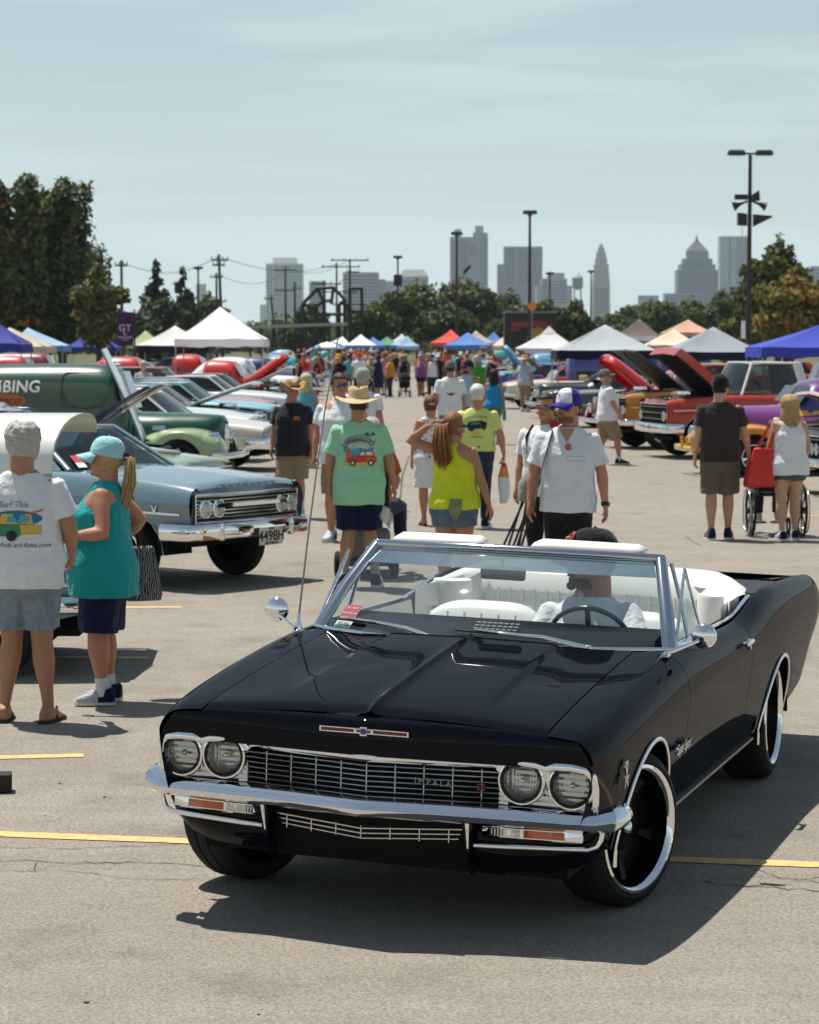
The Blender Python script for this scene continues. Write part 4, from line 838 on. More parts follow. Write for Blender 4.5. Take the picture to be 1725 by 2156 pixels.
        if socks:
            q = MB(); d_ = (kn - an).normalized(); q.tube([an + Vector((0, 0, -.02)), an + d_ * .05 * k, an + d_ * socks[1] * k], [.043 * k, .041 * k, .046 * k], 10); q.build('sock', socks[0], root, 180)
    # ---- hair, hat, face
    def shell(mask, off, n=24, jit=0.0, extra=None):
        rows = []
        zz = [-.12, -.09, -.06, -.03] * (1 if extra else 0) + [.0, .02, .04, .06, .08, .10, .12, .14, .16, .18, .196, .21, .221, .229]
        for z in zz:
            zq = max(z, .03); a, yf, yb = [interp([(r[0], r[j]) for r in HEADR], zq) for j in (1, 2, 3)]
            row = []
            for x, y, _ in head_ring(z, a, yf, yb, n):
                L_ = math.hypot(x, y - (yf + yb) / 2) or 1; o = off + (extra(z, y) if extra else 0); sc = 1 + o / max(L_, .02)
                if z > .2: zz_ = z + off * .9
                else: zz_ = z
                p = Vector((x * sc, (yf + yb) / 2 + (y - (yf + yb) / 2) * sc, zz_))
                if jit: p += Vector((rnd.uniform(-1, 1), rnd.uniform(-1, 1), rnd.uniform(-1, 1))) * jit
                row.append(p)
            rows.append(row)
        V = [HM @ p for r in rows for p in r]; F = []; nn = n
        for i in range(len(rows) - 1):
            for j in range(nn):
                q4 = [(i, j), (i, (j + 1) % nn), (i + 1, (j + 1) % nn), (i + 1, j)]
                if all(mask(rows[a][b]) for a, b in q4): F.append(tuple(a * nn + b for a, b in q4))
        top_ = HM @ Vector((0, -.005, .229 + off)); V.append(top_); F += [((len(rows) - 1) * nn + j, (len(rows) - 1) * nn + (j + 1) % nn, len(V) - 1) for j in range(nn)]
        us = sorted({i for f in F for i in f}); rm = {i: j for j, i in enumerate(us)}
        return [V[i] for i in us], [tuple(rm[i] for i in f) for f in F]
    if hair:
        st, hm2 = hair[0], HAIRM[hair[1]]
        if st == 'curly':
            q = MB(); rs = random.Random(3)
            for i in range(700):
                t = rs.uniform(0, 6.28); z = rs.uniform(.03, .215); a, yf, yb = [interp([(r[0], r[j]) for r in HEADR], z) for j in (1, 2, 3)]
                x, y = a * math.cos(t) * (e_ := rs.uniform(1.10, 1.19)), (yf + yb) / 2 + (yf - yb) / 2 * math.sin(t) * e_
                if y > .03 and z < .165: continue
                q.sphere(HM @ Vector((x, y, z + .012)), rs.uniform(.013, .019), 6)
            V, F = shell(lambda p: p.z > .16 or p.y < .03, .020); q.add(V, F); me = remesh(q, .0065, 2); me.materials.append(hm2); link('hair', me, root)
        else:
            ex = None; mk = {'short': lambda p: p.z > .172 or (p.y < .035 and p.z > .10) or (p.y < -.03 and p.z > .035), 'bob': lambda p: p.z > .18 or p.y < .045, 'tail': lambda p: p.z > .165 or (p.y < .03 and p.z > .03), 'buzz': lambda p: p.z > .178 or (p.y < .03 and p.z > .11) or (p.y < -.03 and p.z > .05)}[st]
            if st == 'bob': ex = lambda z, y: .018 + .02 * max(0, .1 - z) / .2
            V, F = shell(mk, {'short': .011, 'bob': .014, 'tail': .009, 'buzz': .005}[st], 28, .0025 if lod else 0, ex); q = MB(); q.add(V, F); o = q.build('hair', hm2, root, 180)
            md = o.modifiers.new('t', 'SOLIDIFY'); md.thickness = .012; md.offset = -1
            if lod and st == 'bob':
                q = MB(); rs = random.Random(8)
                for i in range(70):
                    t = rs.uniform(math.pi * .95, math.pi * 2.05); a = HM @ Vector((.082 * math.cos(t), -.01 + .105 * math.sin(t), .15)); zz = rs.uniform(-.13, -.09); f = rs.uniform(1.12, 1.3)
                    q.tube([a, HM @ Vector((.094 * math.cos(t), -.01 + .115 * math.sin(t), .05)), HM @ Vector((.086 * f * math.cos(t + .1), -.01 + .105 * f * math.sin(t), -.04)), HM @ Vector((.075 * f * math.cos(t + .15), -.01 + .09 * f * math.sin(t), zz))], [.006, .010, .010, .003], 5)
                q.build('hair_locks', hm2, o, 180)
            if st == 'tail':
                tl = hair[2] if len(hair) > 2 else .30; q = MB(); rs = random.Random(4); b0 = Vector((0, -.105, .14))
                nst = (80 if len(hair) < 4 else 150) if lod else 8
                for i in range(nst):
                    a = rs.uniform(0, 6.28); r = rs.uniform(0, .036) * (hair[3] if len(hair) > 3 else 1); dx, dy = r * math.cos(a), r * math.sin(a); wv = rs.uniform(-.012, .012)
                    q.tube([HM @ (b0 + Vector((dx * .5, .02, dx * .2))), HM @ (b0 + Vector((dx, -.045 + dy * .6, -.01))), HM @ (b0 + Vector((dx * 1.5 + wv, -.055 + dy, -tl * .45))), HM @ (b0 + Vector((dx * 1.3 - wv, -.03 + dy, -tl * .8))), HM @ (b0 + Vector((dx * .8, -.03 + dy * .6, -tl * rs.uniform(.92, 1.08))))], [.008, .009, .008, .006, .002], 5)
                q.build('ponytail', hm2, o, 180)
                q = MB(); q.sphere(HM @ (b0 + Vector((0, -.01, 0))), (.03, .03, .03), 8); q.build('hair_tie', mat('hair_tie', (.01, .012, .03), rough=.8), o)
    if hat: make_hat(root, HM, hat)
    if lod > 0 and face:
        for sg in (-1, 1):
            q = MB(); q.sphere(HM @ Vector((sg * .031, .0795, .106)), (.0150, .009, .0085), 8); q.build('eye', mat('eye_dark', (.05, .04, .035), rough=.2), root)
            q = MB(); q.tube([HM @ Vector((sg * .014, .0905, .126)), HM @ Vector((sg * .034, .0895, .130)), HM @ Vector((sg * .052, .077, .124))], .0068, 5); q.build('eyebrow', HAIRM[(hair or ('', 'brown'))[1]], root)
        q = MB(); q.tube([HM @ Vector((-.024, .086, .0495)), HM @ Vector((0, .0955, .051)), HM @ Vector((.024, .086, .0495))], .0060, 6); q.build('mouth', mat('lips', (.30, .12, .09), rough=.5), root)
    if beard:
        V, F = shell(lambda p: p.z < .048 and p.y > .0, .005, 28); q = MB(); F = [f for f in F if len(f) == 4]; us = sorted({i for f in F for i in f}); rm = {i: j for j, i in enumerate(us)}; q.add([V[i] for i in us], [tuple(rm[i] for i in f) for f in F]); q.tube([HM @ Vector((-.026, .090, .058)), HM @ Vector((0, .098, .062)), HM @ Vector((.026, .090, .058))], .006, 6); q.sphere(HM @ Vector((0, .080, .008)), (.026, .02, .022), 8); q.build('beard', HAIRM[beard], root, 180)
    if glasses:
        q = MB()
        for sg in (-1, 1): q.sphere(HM @ Vector((sg * .034, .094, .106)), (.027, .008, .017), 10)
        lens = mat('lens_' + glasses, {'blue': (.02, .06, .35), 'dark': (.01, .01, .012), 'clear': (.1, .1, .1)}[glasses], rough=.05, metal=.6 if glasses == 'blue' else 0, coat=1)
        fr_ = q.build('sunglasses', lens, root); q = MB(); q.tube([HM @ Vector((-.080, -.01, .108)), HM @ Vector((-.076, .06, .112)), HM @ Vector((-.06, .092, .112)), HM @ Vector((0, .101, .114)), HM @ Vector((.06, .092, .112)), HM @ Vector((.076, .06, .112)), HM @ Vector((.080, -.01, .108))], .0045, 5); q.build('frame', BLACKM, fr_)
    return out
def make_hat(root, HM, hat):
    kind, m = hat[0], hat[1]
    if kind == 'cap':
        m2 = hat[2] if len(hat) > 2 else m; q = MB(); P_ = []
        for i in range(9):
            t = i / 8; f = math.cos(t * math.pi / 2) ** .62 if t < 1 else .02
            P_.append([HM @ Vector((.087 * f * math.cos(a), -.006 + .110 * f * math.sin(a), .132 + .118 * math.sin(t * math.pi / 2) + (.010 * math.sin(a) if t < .1 else 0))) for a in [2 * math.pi * j / 24 for j in range(24)]])
        q.grid(P_, 0, closed_v=True)
        q.m = [1 if (2 <= (i % 24) < 10) else 0 for i in range(len(q.f))] if m2 is not m else q.m
        o = q.build('cap', [m, m2] if m2 is not m else m, root, 50)
        q = MB(); P_ = []
        for i in range(5):
            t = i / 4; P_.append([HM @ Vector((.080 * math.sin(a) * (1 - .12 * t * t), .03 + (.070 * math.cos(a)) + t * .088 * math.cos(a * .75), .140 - .028 * t - .022 * (math.sin(a) ** 2) * (.4 + t))) for a in [-1.45 + 2.9 * j / 12 for j in range(13)]])
        q.grid(P_); ob = q.build('brim', hat[3] if len(hat) > 3 else m, o, 180); md = ob.modifiers.new('t', 'SOLIDIFY'); md.thickness = .005
        q = MB(); q.sphere(HM @ Vector((0, -.006, .251)), (.009, .009, .006), 8); q.build('button', m, o)
        return o
    if kind == 'straw':
        q = MB(); P_ = []; prof = [(.205, .150), (.190, .143), (.17, .139), (.15, .138), (.13, .141), (.11, .146), (.098, .150), (.094, .160), (.092, .185), (.088, .215), (.083, .238), (.072, .252), (.05, .252), (.02, .243)]
        for i, (r, z) in enumerate(prof):
            row = []
            for j in range(48):
                a = 2 * math.pi * j / 48; c, s = math.cos(a), math.sin(a); fr = 1.0 if r > .1 else 1.0; br = max(0, (r - .1) / .105)
                dz = br * (-.03 * s * s + .02 * c * c) + (.0035 * math.sin(i * math.pi) if False else 0); pin = -.02 * max(0, s) * (z > .235) - .016 * (abs(c) < .4) * (z > .24)
                row.append(HM @ Vector((r * c * (.97 if r > .1 else .95), -.005 + r * s * 1.16, z + dz + pin + (.0018 if i % 2 else -.0018))))
            P_.append(row)
        P_ = [P_[0]] + P_
        q.grid(P_, closed_v=True, flip=True); o = q.build('straw_hat', m, root, 180); md = o.modifiers.new('t', 'SOLIDIFY'); md.thickness = .004
        return o
    if kind == 'cowboy':
        q = MB(); P_ = []
        for i, (r, z) in enumerate([(.185, .150), (.16, .143), (.13, .142), (.105, .147), (.094, .155), (.088, .19), (.082, .225), (.070, .248), (.04, .246), (.012, .236)]):
            row = []
            for j in range(40):
                a = 2 * math.pi * j / 40; c, s = math.cos(a), math.sin(a); br = max(0, (r - .1) / .085); row.append(HM @ Vector((r * c * (1 - .22 * br), -.005 + r * s * 1.2, z + br * (.075 * c * c - .02 * s * s) - .03 * (abs(c) < .35) * (z > .23))))
            P_.append(row)
        q.grid(P_, closed_v=True, flip=True); o = q.build('cowboy_hat', m, root, 180); md = o.modifiers.new('t', 'SOLIDIFY'); md.thickness = .005
        q = MB(); q.tube([HM @ Vector((.096 * math.cos(a), -.005 + .112 * math.sin(a), .162)) for a in [2 * math.pi * j / 24 for j in range(25)]], [(.008, .003)] * 25, 6, cap=False); q.build('hat_band', BLACKM, o)
        return o
# ---- prints laid onto cloth or paint
def drape(name, parent, src_obj, geo, mats, axis='-y', off=.003, local=None, maxedge=.03):
    """geo: list of (verts2d [(x,z)], faces, mat index); rays run along +y (axis '-y': seen from behind/outside) onto src"""
    bv = bvh_of(src_obj.data); mb = MB()
    for li, (verts, faces, mi) in enumerate(geo):
        bm = bmesh.new(); vv = [bm.verts.new((x, 0, z)) for x, z in verts]
        for f in faces:
            try: bm.faces.new([vv[i] for i in f])
            except ValueError: pass
        for _ in range(3):
            lg = [e for e in bm.edges if e.calc_length() > maxedge]
            if not lg: break
            bmesh.ops.subdivide_edges(bm, edges=lg, cuts=1, use_grid_fill=True)
        bmesh.ops.triangulate(bm, faces=bm.faces); bm.verts.index_update(); V = []; ok = []
        for v in bm.verts:
            if axis == '-y': o_, d_ = Vector((v.co.x, -3, v.co.z)), Vector((0, 1, 0))
            elif axis == '+y': o_, d_ = Vector((v.co.x, 3, v.co.z)), Vector((0, -1, 0))
            hit = bv.ray_cast(o_, d_)
            if hit[0] is None: V.append(Vector((v.co.x, 0, v.co.z))); ok.append(False)
            else: V.append(hit[0] - d_ * (off + .0005 * li)); ok.append(True)
        mb.add(V, [tuple(v.index for v in f.verts) for f in bm.faces if all(ok[v.index] for v in f.verts)], mi); bm.free()
    return mb.build(name, mats, parent, 180)
def g_text(s, cx, cz, size, mi=0, flip=False, **kw):
    v, f = text_geo(s, size, **kw); sg = -1 if flip else 1
    return ([(cx + sg * x, cz + y) for x, y, _ in v], f, mi)
def g_poly(pts, mi=0): return (list(pts), [tuple(range(len(pts)))], mi)
def g_disc(cx, cz, rx, rz, mi=0, n=20): return g_poly([(cx + rx * math.cos(2 * math.pi * i / n), cz + rz * math.sin(2 * math.pi * i / n)) for i in range(n)], mi)
def g_arc_text(s, cx, cz, r, size, mi=0, sweep=1.0, **kw):
    out = []
    for i, ch in enumerate(s):
        a = (i - (len(s) - 1) / 2) / max(1, len(s) - 1) * sweep; v, f = text_geo(ch, size, **kw); c, sn = math.cos(-a), math.sin(-a)
        out.append(([(cx + r * math.sin(a) + x * c - y * sn, cz + r * (math.cos(a) - 1) + x * sn + y * c) for x, y, _ in v], f, mi))
    return out
# ================================================================== cars: common pieces
AMBER = mat('amber_lens', (.55, .11, .01), rough=.15, coat=1); REDL = mat('red_lens', (.35, .01, .01), rough=.15, coat=1)
LENS = glass('headlight_glass', (.88, .90, .88), .3)
BOWL = mat('reflector_bowl', (.80, .80, .78), rough=.12, metal=1)
LEN_R = mat('ribbed_lens', (.62, .62, .58), rough=.08, metal=1, noise_amt=.3, noise_scale=16)
_nt = LEN_R.node_tree; _w = _nt.nodes.new('ShaderNodeTexWave'); _w.bands_direction = 'Y'; _w.inputs['Scale'].default_value = 26; _w.inputs['Distortion'].default_value = 1.2; _tc = _nt.nodes.new('ShaderNodeTexCoord'); _b = _nt.nodes.new('ShaderNodeBump'); _b.inputs['Strength'].default_value = .4; _b.inputs['Distance'].default_value = .008
_nt.links.new(_tc.outputs['Object'], _w.inputs['Vector']); _nt.links.new(_w.outputs['Fac'], _b.inputs['Height']); _nt.links.new(_b.outputs['Normal'], _nt.nodes['Principled BSDF'].inputs['Normal'])
_mesh_cache = {}
WBLK = mat('wheel_black', (.004, .004, .005), rough=.3, spec=.12)
def cached(key, fn):
    if key not in _mesh_cache: _mesh_cache[key] = fn()
    return _mesh_cache[key]
def wheel(parent, pos, Rt=.325, Rr=.23, w=.22, style='smooth', yaw=0.0, side=1, rimm=None, dishm=None, lod=1, white=False):
    n = 40 if lod > 1 else (28 if lod == 1 else 16); rimm = rimm or CHROME; dishm = dishm or WBLK
    ax = Matrix.Rotation(R(-90) * side, 4, 'X')      # lathe z -> outward
    def tyre():
        h = w / 2; q = MB(); q.lathe([(Rr - .01, -h * .75), (Rr + .01, -h * .95), (Rt - .045, -h), (Rt - .015, -h * .86), (Rt, -h * .62), (Rt, -h * .3), (Rt - .006, -h * .28), (Rt - .006, -h * .22), (Rt, -h * .2), (Rt, h * .2), (Rt - .006, h * .22), (Rt - .006, h * .28), (Rt, h * .3), (Rt, h * .62), (Rt - .015, h * .86), (Rt - .045, h), (Rr + .012, h * .95), (Rr - .01, h * .75)], n, M=ax); return q.mesh('wheel', RUBBER, 40)
    o = link('wheel', cached(('ty', Rt, Rr, w, n, side), tyre), parent, pos); o.rotation_euler = (0, 0, yaw)
    h = w / 2
    def rim():
        q = MB(); q.lathe([(Rr + .012, h * .93), (Rr + .010, h * 1.02), (Rr - .002, h * 1.04), (Rr - .013, h * .98), (Rr - .019, h * .86)], n, 0, M=ax)
        q.lathe([(Rr - .019, h * .86), (Rr - .034, h * .0), (Rr - .04, h * -.1), (Rr - .04, h * .1), (.05, h * -.12), (.001, h * -.12)], n, 1, M=ax); return q.mesh('rim', [rimm, dishm], 40)
    r = link('rim', cached(('ri', Rr, w, n, side, rimm.name, dishm.name), rim), o)
    if white:
        link('whitewall', cached(('ww', Rt, Rr, w, n, side), lambda: MB().lathe([(Rr + .014, h * .985), (Rr + .05, h * 1.012), (Rr + .052, h * .99)], n, M=ax).mesh('whitewall', WHITEM, 40)), o)
    if style == 'spoke':
        def sp():
            q = MB(); q.loft([[(.035, -.026, -h * .10), (.035, .026, -h * .10), (.035, .020, h * .30), (.035, -.020, h * .30)], [(Rr * .55, -.018, -h * .08), (Rr * .55, .018, -h * .08), (Rr * .55, .012, h * .22), (Rr * .55, -.012, h * .22)], [(Rr - .035, -.030, h * .0), (Rr - .035, .030, h * .0), (Rr - .035, .02, h * .4), (Rr - .035, -.02, h * .4)]]); return q.mesh('spoke', dishm if lod > 1 else rimm, 0)
        me = cached(('sp', Rr, w, lod > 1, rimm.name, dishm.name), sp)
        for i in range(5):
            s_ = link('spoke', me, r); s_.matrix_local = ax @ Matrix.Rotation(2 * math.pi * i / 5 + .3, 4, 'Z')
        link('hub_cap', cached(('hc', w, side), lambda: MB().lathe([(.030, h * .25), (.030, h * .52), (.022, h * .62), (.001, h * .66)], 18, M=ax).mesh('hub_cap', CHROME, 50)), r)
    elif style == 'steel':
        link('hub_cap', cached(('hc2', Rr, w, side), lambda: MB().lathe([(Rr * .62, h * .35), (Rr * .58, h * .6), (Rr * .3, h * .8), (.001, h * .82)], 20, M=ax).mesh('hub_cap', CHROME, 50)), r)
    return o
def text_on(name, parent, s, size, M, m, extrude=.02, **kw):
    v, f = text_geo(s, size, extrude / size if size else 0, **kw); q = MB(); q.add(v, f, M=M); return q.build(name, m, parent, 30)
FACE_X = Matrix(((0, 0, 1, 0), (1, 0, 0, 0), (0, 1, 0, 0), (0, 0, 0, 1)))      # text x -> +y, y -> +z, out -> +x  (read from the front)
SIDE_L = Matrix(((-1, 0, 0, 0), (0, 0, 1, 0), (0, 1, 0, 0), (0, 0, 0, 1)))      # left side, read from outside (text runs to -x)
SIDE_R = Matrix(((1, 0, 0, 0), (0, 0, -1, 0), (0, 1, 0, 0), (0, 0, 0, 1)))
class Shell:
    """body sides given by tables over x (front is +x): crest (yc, zc), crease (yk, zk), bottom (yb, zb); arches [(xc, zc, r)]"""
    def __init__(s, **k): s.__dict__.update(k)
    def stations(s, x0, x1, step=.09):
        xs = set(np.linspace(x0, x1, max(2, int(abs(x1 - x0) / step) + 1)).round(5).tolist())
        for xc, zc, r in s.arches:
            for i in range(s.narc + 1):
                x = xc + r * math.cos(math.pi * i / s.narc)
                if min(x0, x1) < x < max(x0, x1): xs.add(round(x, 5))
            for x in (xc + r + .0008, xc - r - .0008):
                if min(x0, x1) < x < max(x0, x1): xs.add(round(x, 5))
        return sorted(xs)
    def zlow(s, x):
        z = sinterp(s.zb, x)
        for xc, zc, r in s.arches:
            if abs(x - xc) <= r + 1e-9: z = max(z, zc + math.sqrt(max(0, r * r - (x - xc) ** 2)) * getattr(s, 'aflat', 1.0))
        return z
    def yside(s, x, z):
        zk, zb, yk, yb = sinterp(s.zk, x), sinterp(s.zb, x), sinterp(s.yk, x), sinterp(s.yb, x)
        if z <= zk:
            t = max(0, min(1, (z - zb) / max(.01, zk - zb))); return yb + (yk - yb) * (1 - (1 - t) ** 1.5)
        return yk
    def upper(s, x, t):
        zk, zc, yk, yc = sinterp(s.zk, x), sinterp(s.zc, x), sinterp(s.yk, x), sinterp(s.yc, x); b = getattr(s, 'bul', .018)
        p1 = (yk - b, zc - .004); u = 1 - t
        return (u * u * yk + 2 * u * t * p1[0] + t * t * yc, u * u * zk + 2 * u * t * p1[1] + t * t * zc)
    def side(s, x0, x1, sg, nl=8, nu=8, step=.09, ret=True):
        xs = s.stations(x0, x1, step); q = MB(); Lw, Up = [], []
        for x in xs:
            z0, zk = s.zlow(x), sinterp(s.zk, x); z0 = min(z0, zk - .005)
            Lw.append([(x, sg * s.yside(x, lerp(z0, zk, i / nl)), lerp(z0, zk, i / nl)) for i in range(nl + 1)])
            Up.append([(x, sg * p[0], p[1]) for p in (s.upper(x, i / nu) for i in range(nu + 1))])
        q.grid(Lw, flip=sg < 0); q.grid(Up, flip=sg < 0)
        if ret:   # returned lower edge: 3 cm inwards so the panel has thickness
            q.grid([[(r[0][0], r[0][1] - sg * .035, r[0][2] + .004), r[0]] for r in Lw], flip=sg < 0)
        return q
def wheel_wells(root, S, half, name='wheel_well', inner=.42):
    for xc, zc, r in S.arches:
        for sg in (-1, 1):
            y1 = S.yside(xc, zc + r * .9) - .012; P_ = []
            for i in range(15):
                a = math.pi * i / 14; P_.append([(xc + (r + .004) * math.cos(a), sg * yy, zc + (r + .004) * math.sin(a)) for yy in (y1, inner)])
            q = MB(); q.grid(P_); q.add([(xc + (r + .004) * math.cos(math.pi * i / 14), sg * inner, zc + (r + .004) * math.sin(math.pi * i / 14)) for i in range(15)] , [tuple(range(15))]); q.build(name, BLACK, root, 0)
def tubep(name, parent, path, r, m, n=8, smooth=60): q = MB(); q.tube(path, r, n); return q.build(name, m, parent, smooth)
def boxp(name, parent, c, d, m): q = MB(); q.box(c, d); return q.build(name, m, parent, 0)
def rbox(q, c, d, r=.02, mi=0, M=None, n=3):     # rounded box as loft along z
    x, y, z = d[0] / 2, d[1] / 2, d[2] / 2; r = min(r, x, y, z)
    def ring(zz, ins):
        pts = []
        for cx, cy, a0 in ((x - r, y - r, 0), (-x + r, y - r, 90), (-x + r, -y + r, 180), (x - r, -y + r, 270)):
            for i in range(n + 1): a = R(a0 + 90 * i / n); pts.append((c[0] + cx + (r - ins) * math.cos(a), c[1] + cy + (r - ins) * math.sin(a), c[2] + zz))
        return pts
    rings = [ring(-z + r * (1 - math.sin(R(90 * i / n))), r * (1 - math.cos(R(90 * i / n)))) for i in range(n + 1)][::1]
    lo = [ring(-z + r - r * math.sin(R(90 * (n - i) / n)), r - r * math.cos(R(90 * (n - i) / n))) for i in range(n + 1)]; hi = [ring(z - r + r * math.sin(R(90 * i / n)), r - r * math.cos(R(90 * i / n))) for i in range(n + 1)]
    return q.loft(lo + hi, mi, True, M)
# ================================================================== the black convertible
BLK = mat('paint_black', (.0022, .0030, .0062), rough=.3, coat=.33, coat_rough=.003, spec=.0, ior=1.01)
VINYL = mat('white_vinyl', (.74, .73, .69), rough=.38, spec=.4, noise_amt=.04, bump=.25, bump_scale=60)
HERO = empty('convertible_car', (.077, 9.96, 0), math.atan2(-math.cos(.32), -math.sin(.32)), 'black vintage convertible with white interior and open top', 'car')
ROLL = -R(1.5)
def hp(q, name, m, smooth=35, parent=None, roll=True, fix=False):
    o = q.build(name, m, parent or HERO, smooth, fix=fix)
    if roll and parent is None: o.rotation_euler = (ROLL, 0, 0)
    return o
HS = Shell(narc=26, arches=[(0, .305, .395), (-3.02, .300, .372)], bul=.020,
    yc=[(-4.50, .835), (-4.3, .845), (-3.7, .85), (-2.9, .845), (-2.5, .835), (-2.2, .82), (-1.9, .815), (-1.0, .82), (-.6, .825), (0, .815), (.4, .80), (.70, .785), (.79, .775)],
    zc=[(-4.50, .945), (-4.3, .978), (-3.7, 1.012), (-2.95, 1.036), (-2.6, 1.015), (-2.3, .975), (-2.05, .955), (-1.5, .962), (-.8, .968), (-.4, .948), (.1, .905), (.5, .862), (.72, .833), (.79, .818)],
    yk=[(-4.50, .915), (-4.2, .938), (-3, .962), (-2, .957), (-1, .957), (0, .947), (.5, .925), (.70, .90), (.79, .882)],
    zk=[(-4.46, .80), (-4.2, .822), (-2, .819), (-.66, .808), (0, .79), (.4, .772), (.79, .735)],
    yb=[(-4.46, .84), (-4, .885), (-2, .895), (0, .89), (.5, .875), (.79, .84)],
    zb=[(-4.46, .50), (-4.0, .40), (-3.4, .345), (-2, .335), (-.4, .325), (.40, .335), (.58, .40), (.68, .45), (.79, .50)])
for sg in (1, -1):
    hp(HS.side(-.632, .789, sg, 10, 10, .05), 'front_fender', BLK, 30); hp(HS.side(-2.10, -.639, sg, 10, 10, .08), 'door', BLK, 30); hp(HS.side(-4.50, -2.107, sg, 10, 10, .06), 'rear_quarter', BLK, 30)
    # chrome wheel opening mouldings
    for xc, zc, r in HS.arches:
        P_ = [(xc + (r + .004) * math.cos(a), sg * (HS.yside(xc + r * math.cos(a), zc + r * math.sin(a)) + .006), zc + (r + .004) * math.sin(a)) for a in [math.pi * (i / 30) for i in range(-1, 31)]]
        q = MB(); q.tube(P_, [(.009, .012)] * len(P_), 8); hp(q, 'arch_moulding', CHROME, 60)
    # flat fender tops beside the hood
    xs = np.linspace(-.63, .79, 30); q = MB()
    q.grid([[(x, sg * lerp(sinterp(HS.yc, x), .703, t), sinterp(HS.zc, x) + .006 * math.sin(t * 1.57)) for t in (0, .25, .5, .75, 1)] for x in xs], flip=sg < 0); hp(q, 'fender_top', BLK, 40)
    q = MB(); q.box((-1.37, sg * .893, .322), (2.2, .03, .012)); hp(q, 'rocker_moulding', STEEL, 0)
    # dark inner structure closing the panel gaps
    q = MB(); q.grid([[(x, sg * (HS.yside(x, z) - .03), z) for z in (.42, .6, .78)] for x in (-2.2, -2.0)]); hp(q, 'door_jamb', BLACK, 0); q = MB(); q.grid([[(x, sg * (HS.yside(x, z) - .03), z) for z in (.42, .6, .78)] for x in (-.72, -.58)]); hp(q, 'door_jamb', BLACK, 0)
wheel_wells(HERO, HS, .9)
q = MB(); q.box((-1.52, 0, .33), (2.2, 1.74, .04)); q.box((-1.9, 0, .27), (5.0, 1.5, .06)); q.box((.35, 0, .36), (.5, 1.0, .25)); hp(q, 'underbody', BLACK, 0)
# ---- hood
def hood_z(x, y):
    ze = sinterp(HS.zc, x) + .007; t = abs(y) / .70
    z = ze + (.026 + .012 * (x < 2)) * (1 - t ** 2)
    z += .010 * math.exp(-(y / .012) ** 2) + .006 * math.exp(-(y / .035) ** 2)
    yl = .36 + .05 * (x + .6) / 1.4; s_ = max(0, min(1, (abs(y) - yl) / .03)); fade = max(0, min(1, (.62 - x) / .5)); z -= .010 * (s_ * s_ * (3 - 2 * s_)) * fade * (1 - max(0, (t - .75) / .25))
    return z
def ws_base(y): t = abs(y) / .825; return Vector((-.60 - .205 * t ** 2.3, y, .955 + .007 * t))
def lip_x(y): return .806 - .030 * (abs(y) / .8) ** 1.1
xs = list(np.linspace(-.60, .70, 44)) ; ys = sorted(set([round(v, 4) for v in np.linspace(-.697, .697, 45).tolist()] + [s * v for v in (0, .006, .012, .02, .03, .36, .375, .39, .405, .42) for s in (-1, 1)]))
def hrx(y): return ws_base(y).x + .085
P_ = [[(x, y, hood_z(x, y)) for y in ys for x in [lerp(hrx(y), .70, t)]] for t in np.linspace(0, 1, 44)]
for t in (.25, .5, .75, 1.0): P_.append([(lerp(.70, lip_x(y) - .012, t), y, hood_z(lerp(.70, lip_x(y) - .012, t), y) - .010 * t ** 3) for y in ys])
q = MB(); q.grid(P_); HOOD = hp(q, 'hood', BLK, 60)
q = MB(); q.grid([[(x, y, hood_z(x, min(.695, abs(y))) - .05) for y in (-.72, 0, .72)] for x in (-.62, 0, .70)]); hp(q, 'hood_underlay', BLACK, 0)
# ---- nose panel above the grille
def nose(y, t):
    w = lerp(.79, .882, t); yy = y * w; zl = lerp(.846, .818, abs(y) ** 2); x0 = lip_x(yy) - .008; x1 = .852 - .075 * abs(yy) / .88; zb_ = .702
    u = 1 - t; px = x1 + .012; pz = zl - .006
    return (u*u*x0 + 2*u*t*px + t*t*x1, yy, u*u*zl + 2*u*t*pz + t*t*zb_)
q = MB(); q.grid([[nose(y, t) for t in np.linspace(0, 1, 12)] for y in np.linspace(-1, 1, 49)]); hp(q, 'nose_panel', BLK, 60)
# emblem bar
q = MB(); ex = nose(0, .55)
EM = Matrix.Translation((ex[0] + .012, 0, ex[2])) @ FACE_X
def embar(w, h, z, mi):
    q.add([(-w, -h, z), (w, -h, z), (w, h, z), (-w, h, z), (-w, -h, z - .012), (w, -h, z - .012), (w, h, z - .012), (-w, h, z - .012)], [(0, 1, 2, 3), (4, 7, 6, 5), (0, 4, 5, 1), (1, 5, 6, 2), (2, 6, 7, 3), (3, 7, 4, 0)], mi, EM)
embar(.18, .010, .004, 0)
for sx in (-1, 1):
    x = sx * .105; q.add([(x - .068, -.006, .0062), (x + .068, -.006, .0062), (x + .068, .006, .0062), (x - .068, .006, .0062)], [(0, 1, 2, 3)], 1, EM)
bt = [(-.034, -.004), (-.012, -.006), (-.012, -.014), (.012, -.014), (.012, -.006), (.034, -.006), (.034, .006), (.012, .006), (.012, .014), (-.012, .014), (-.012, .006), (-.034, .006)]
q.add([(x * 1.15, y * 1.2, .009) for x, y in bt], [tuple(range(12))], 0, EM); q.add([(x * .85, y * .8, .0105) for x, y in bt], [tuple(range(12))], 2, EM)
hp(q, 'nose_emblem', [CHROME, mat('badge_red', (.13, .006, .010), rough=.3, coat=.5), mat('badge_blue', (.01, .02, .22), rough=.3, coat=1)], 0)
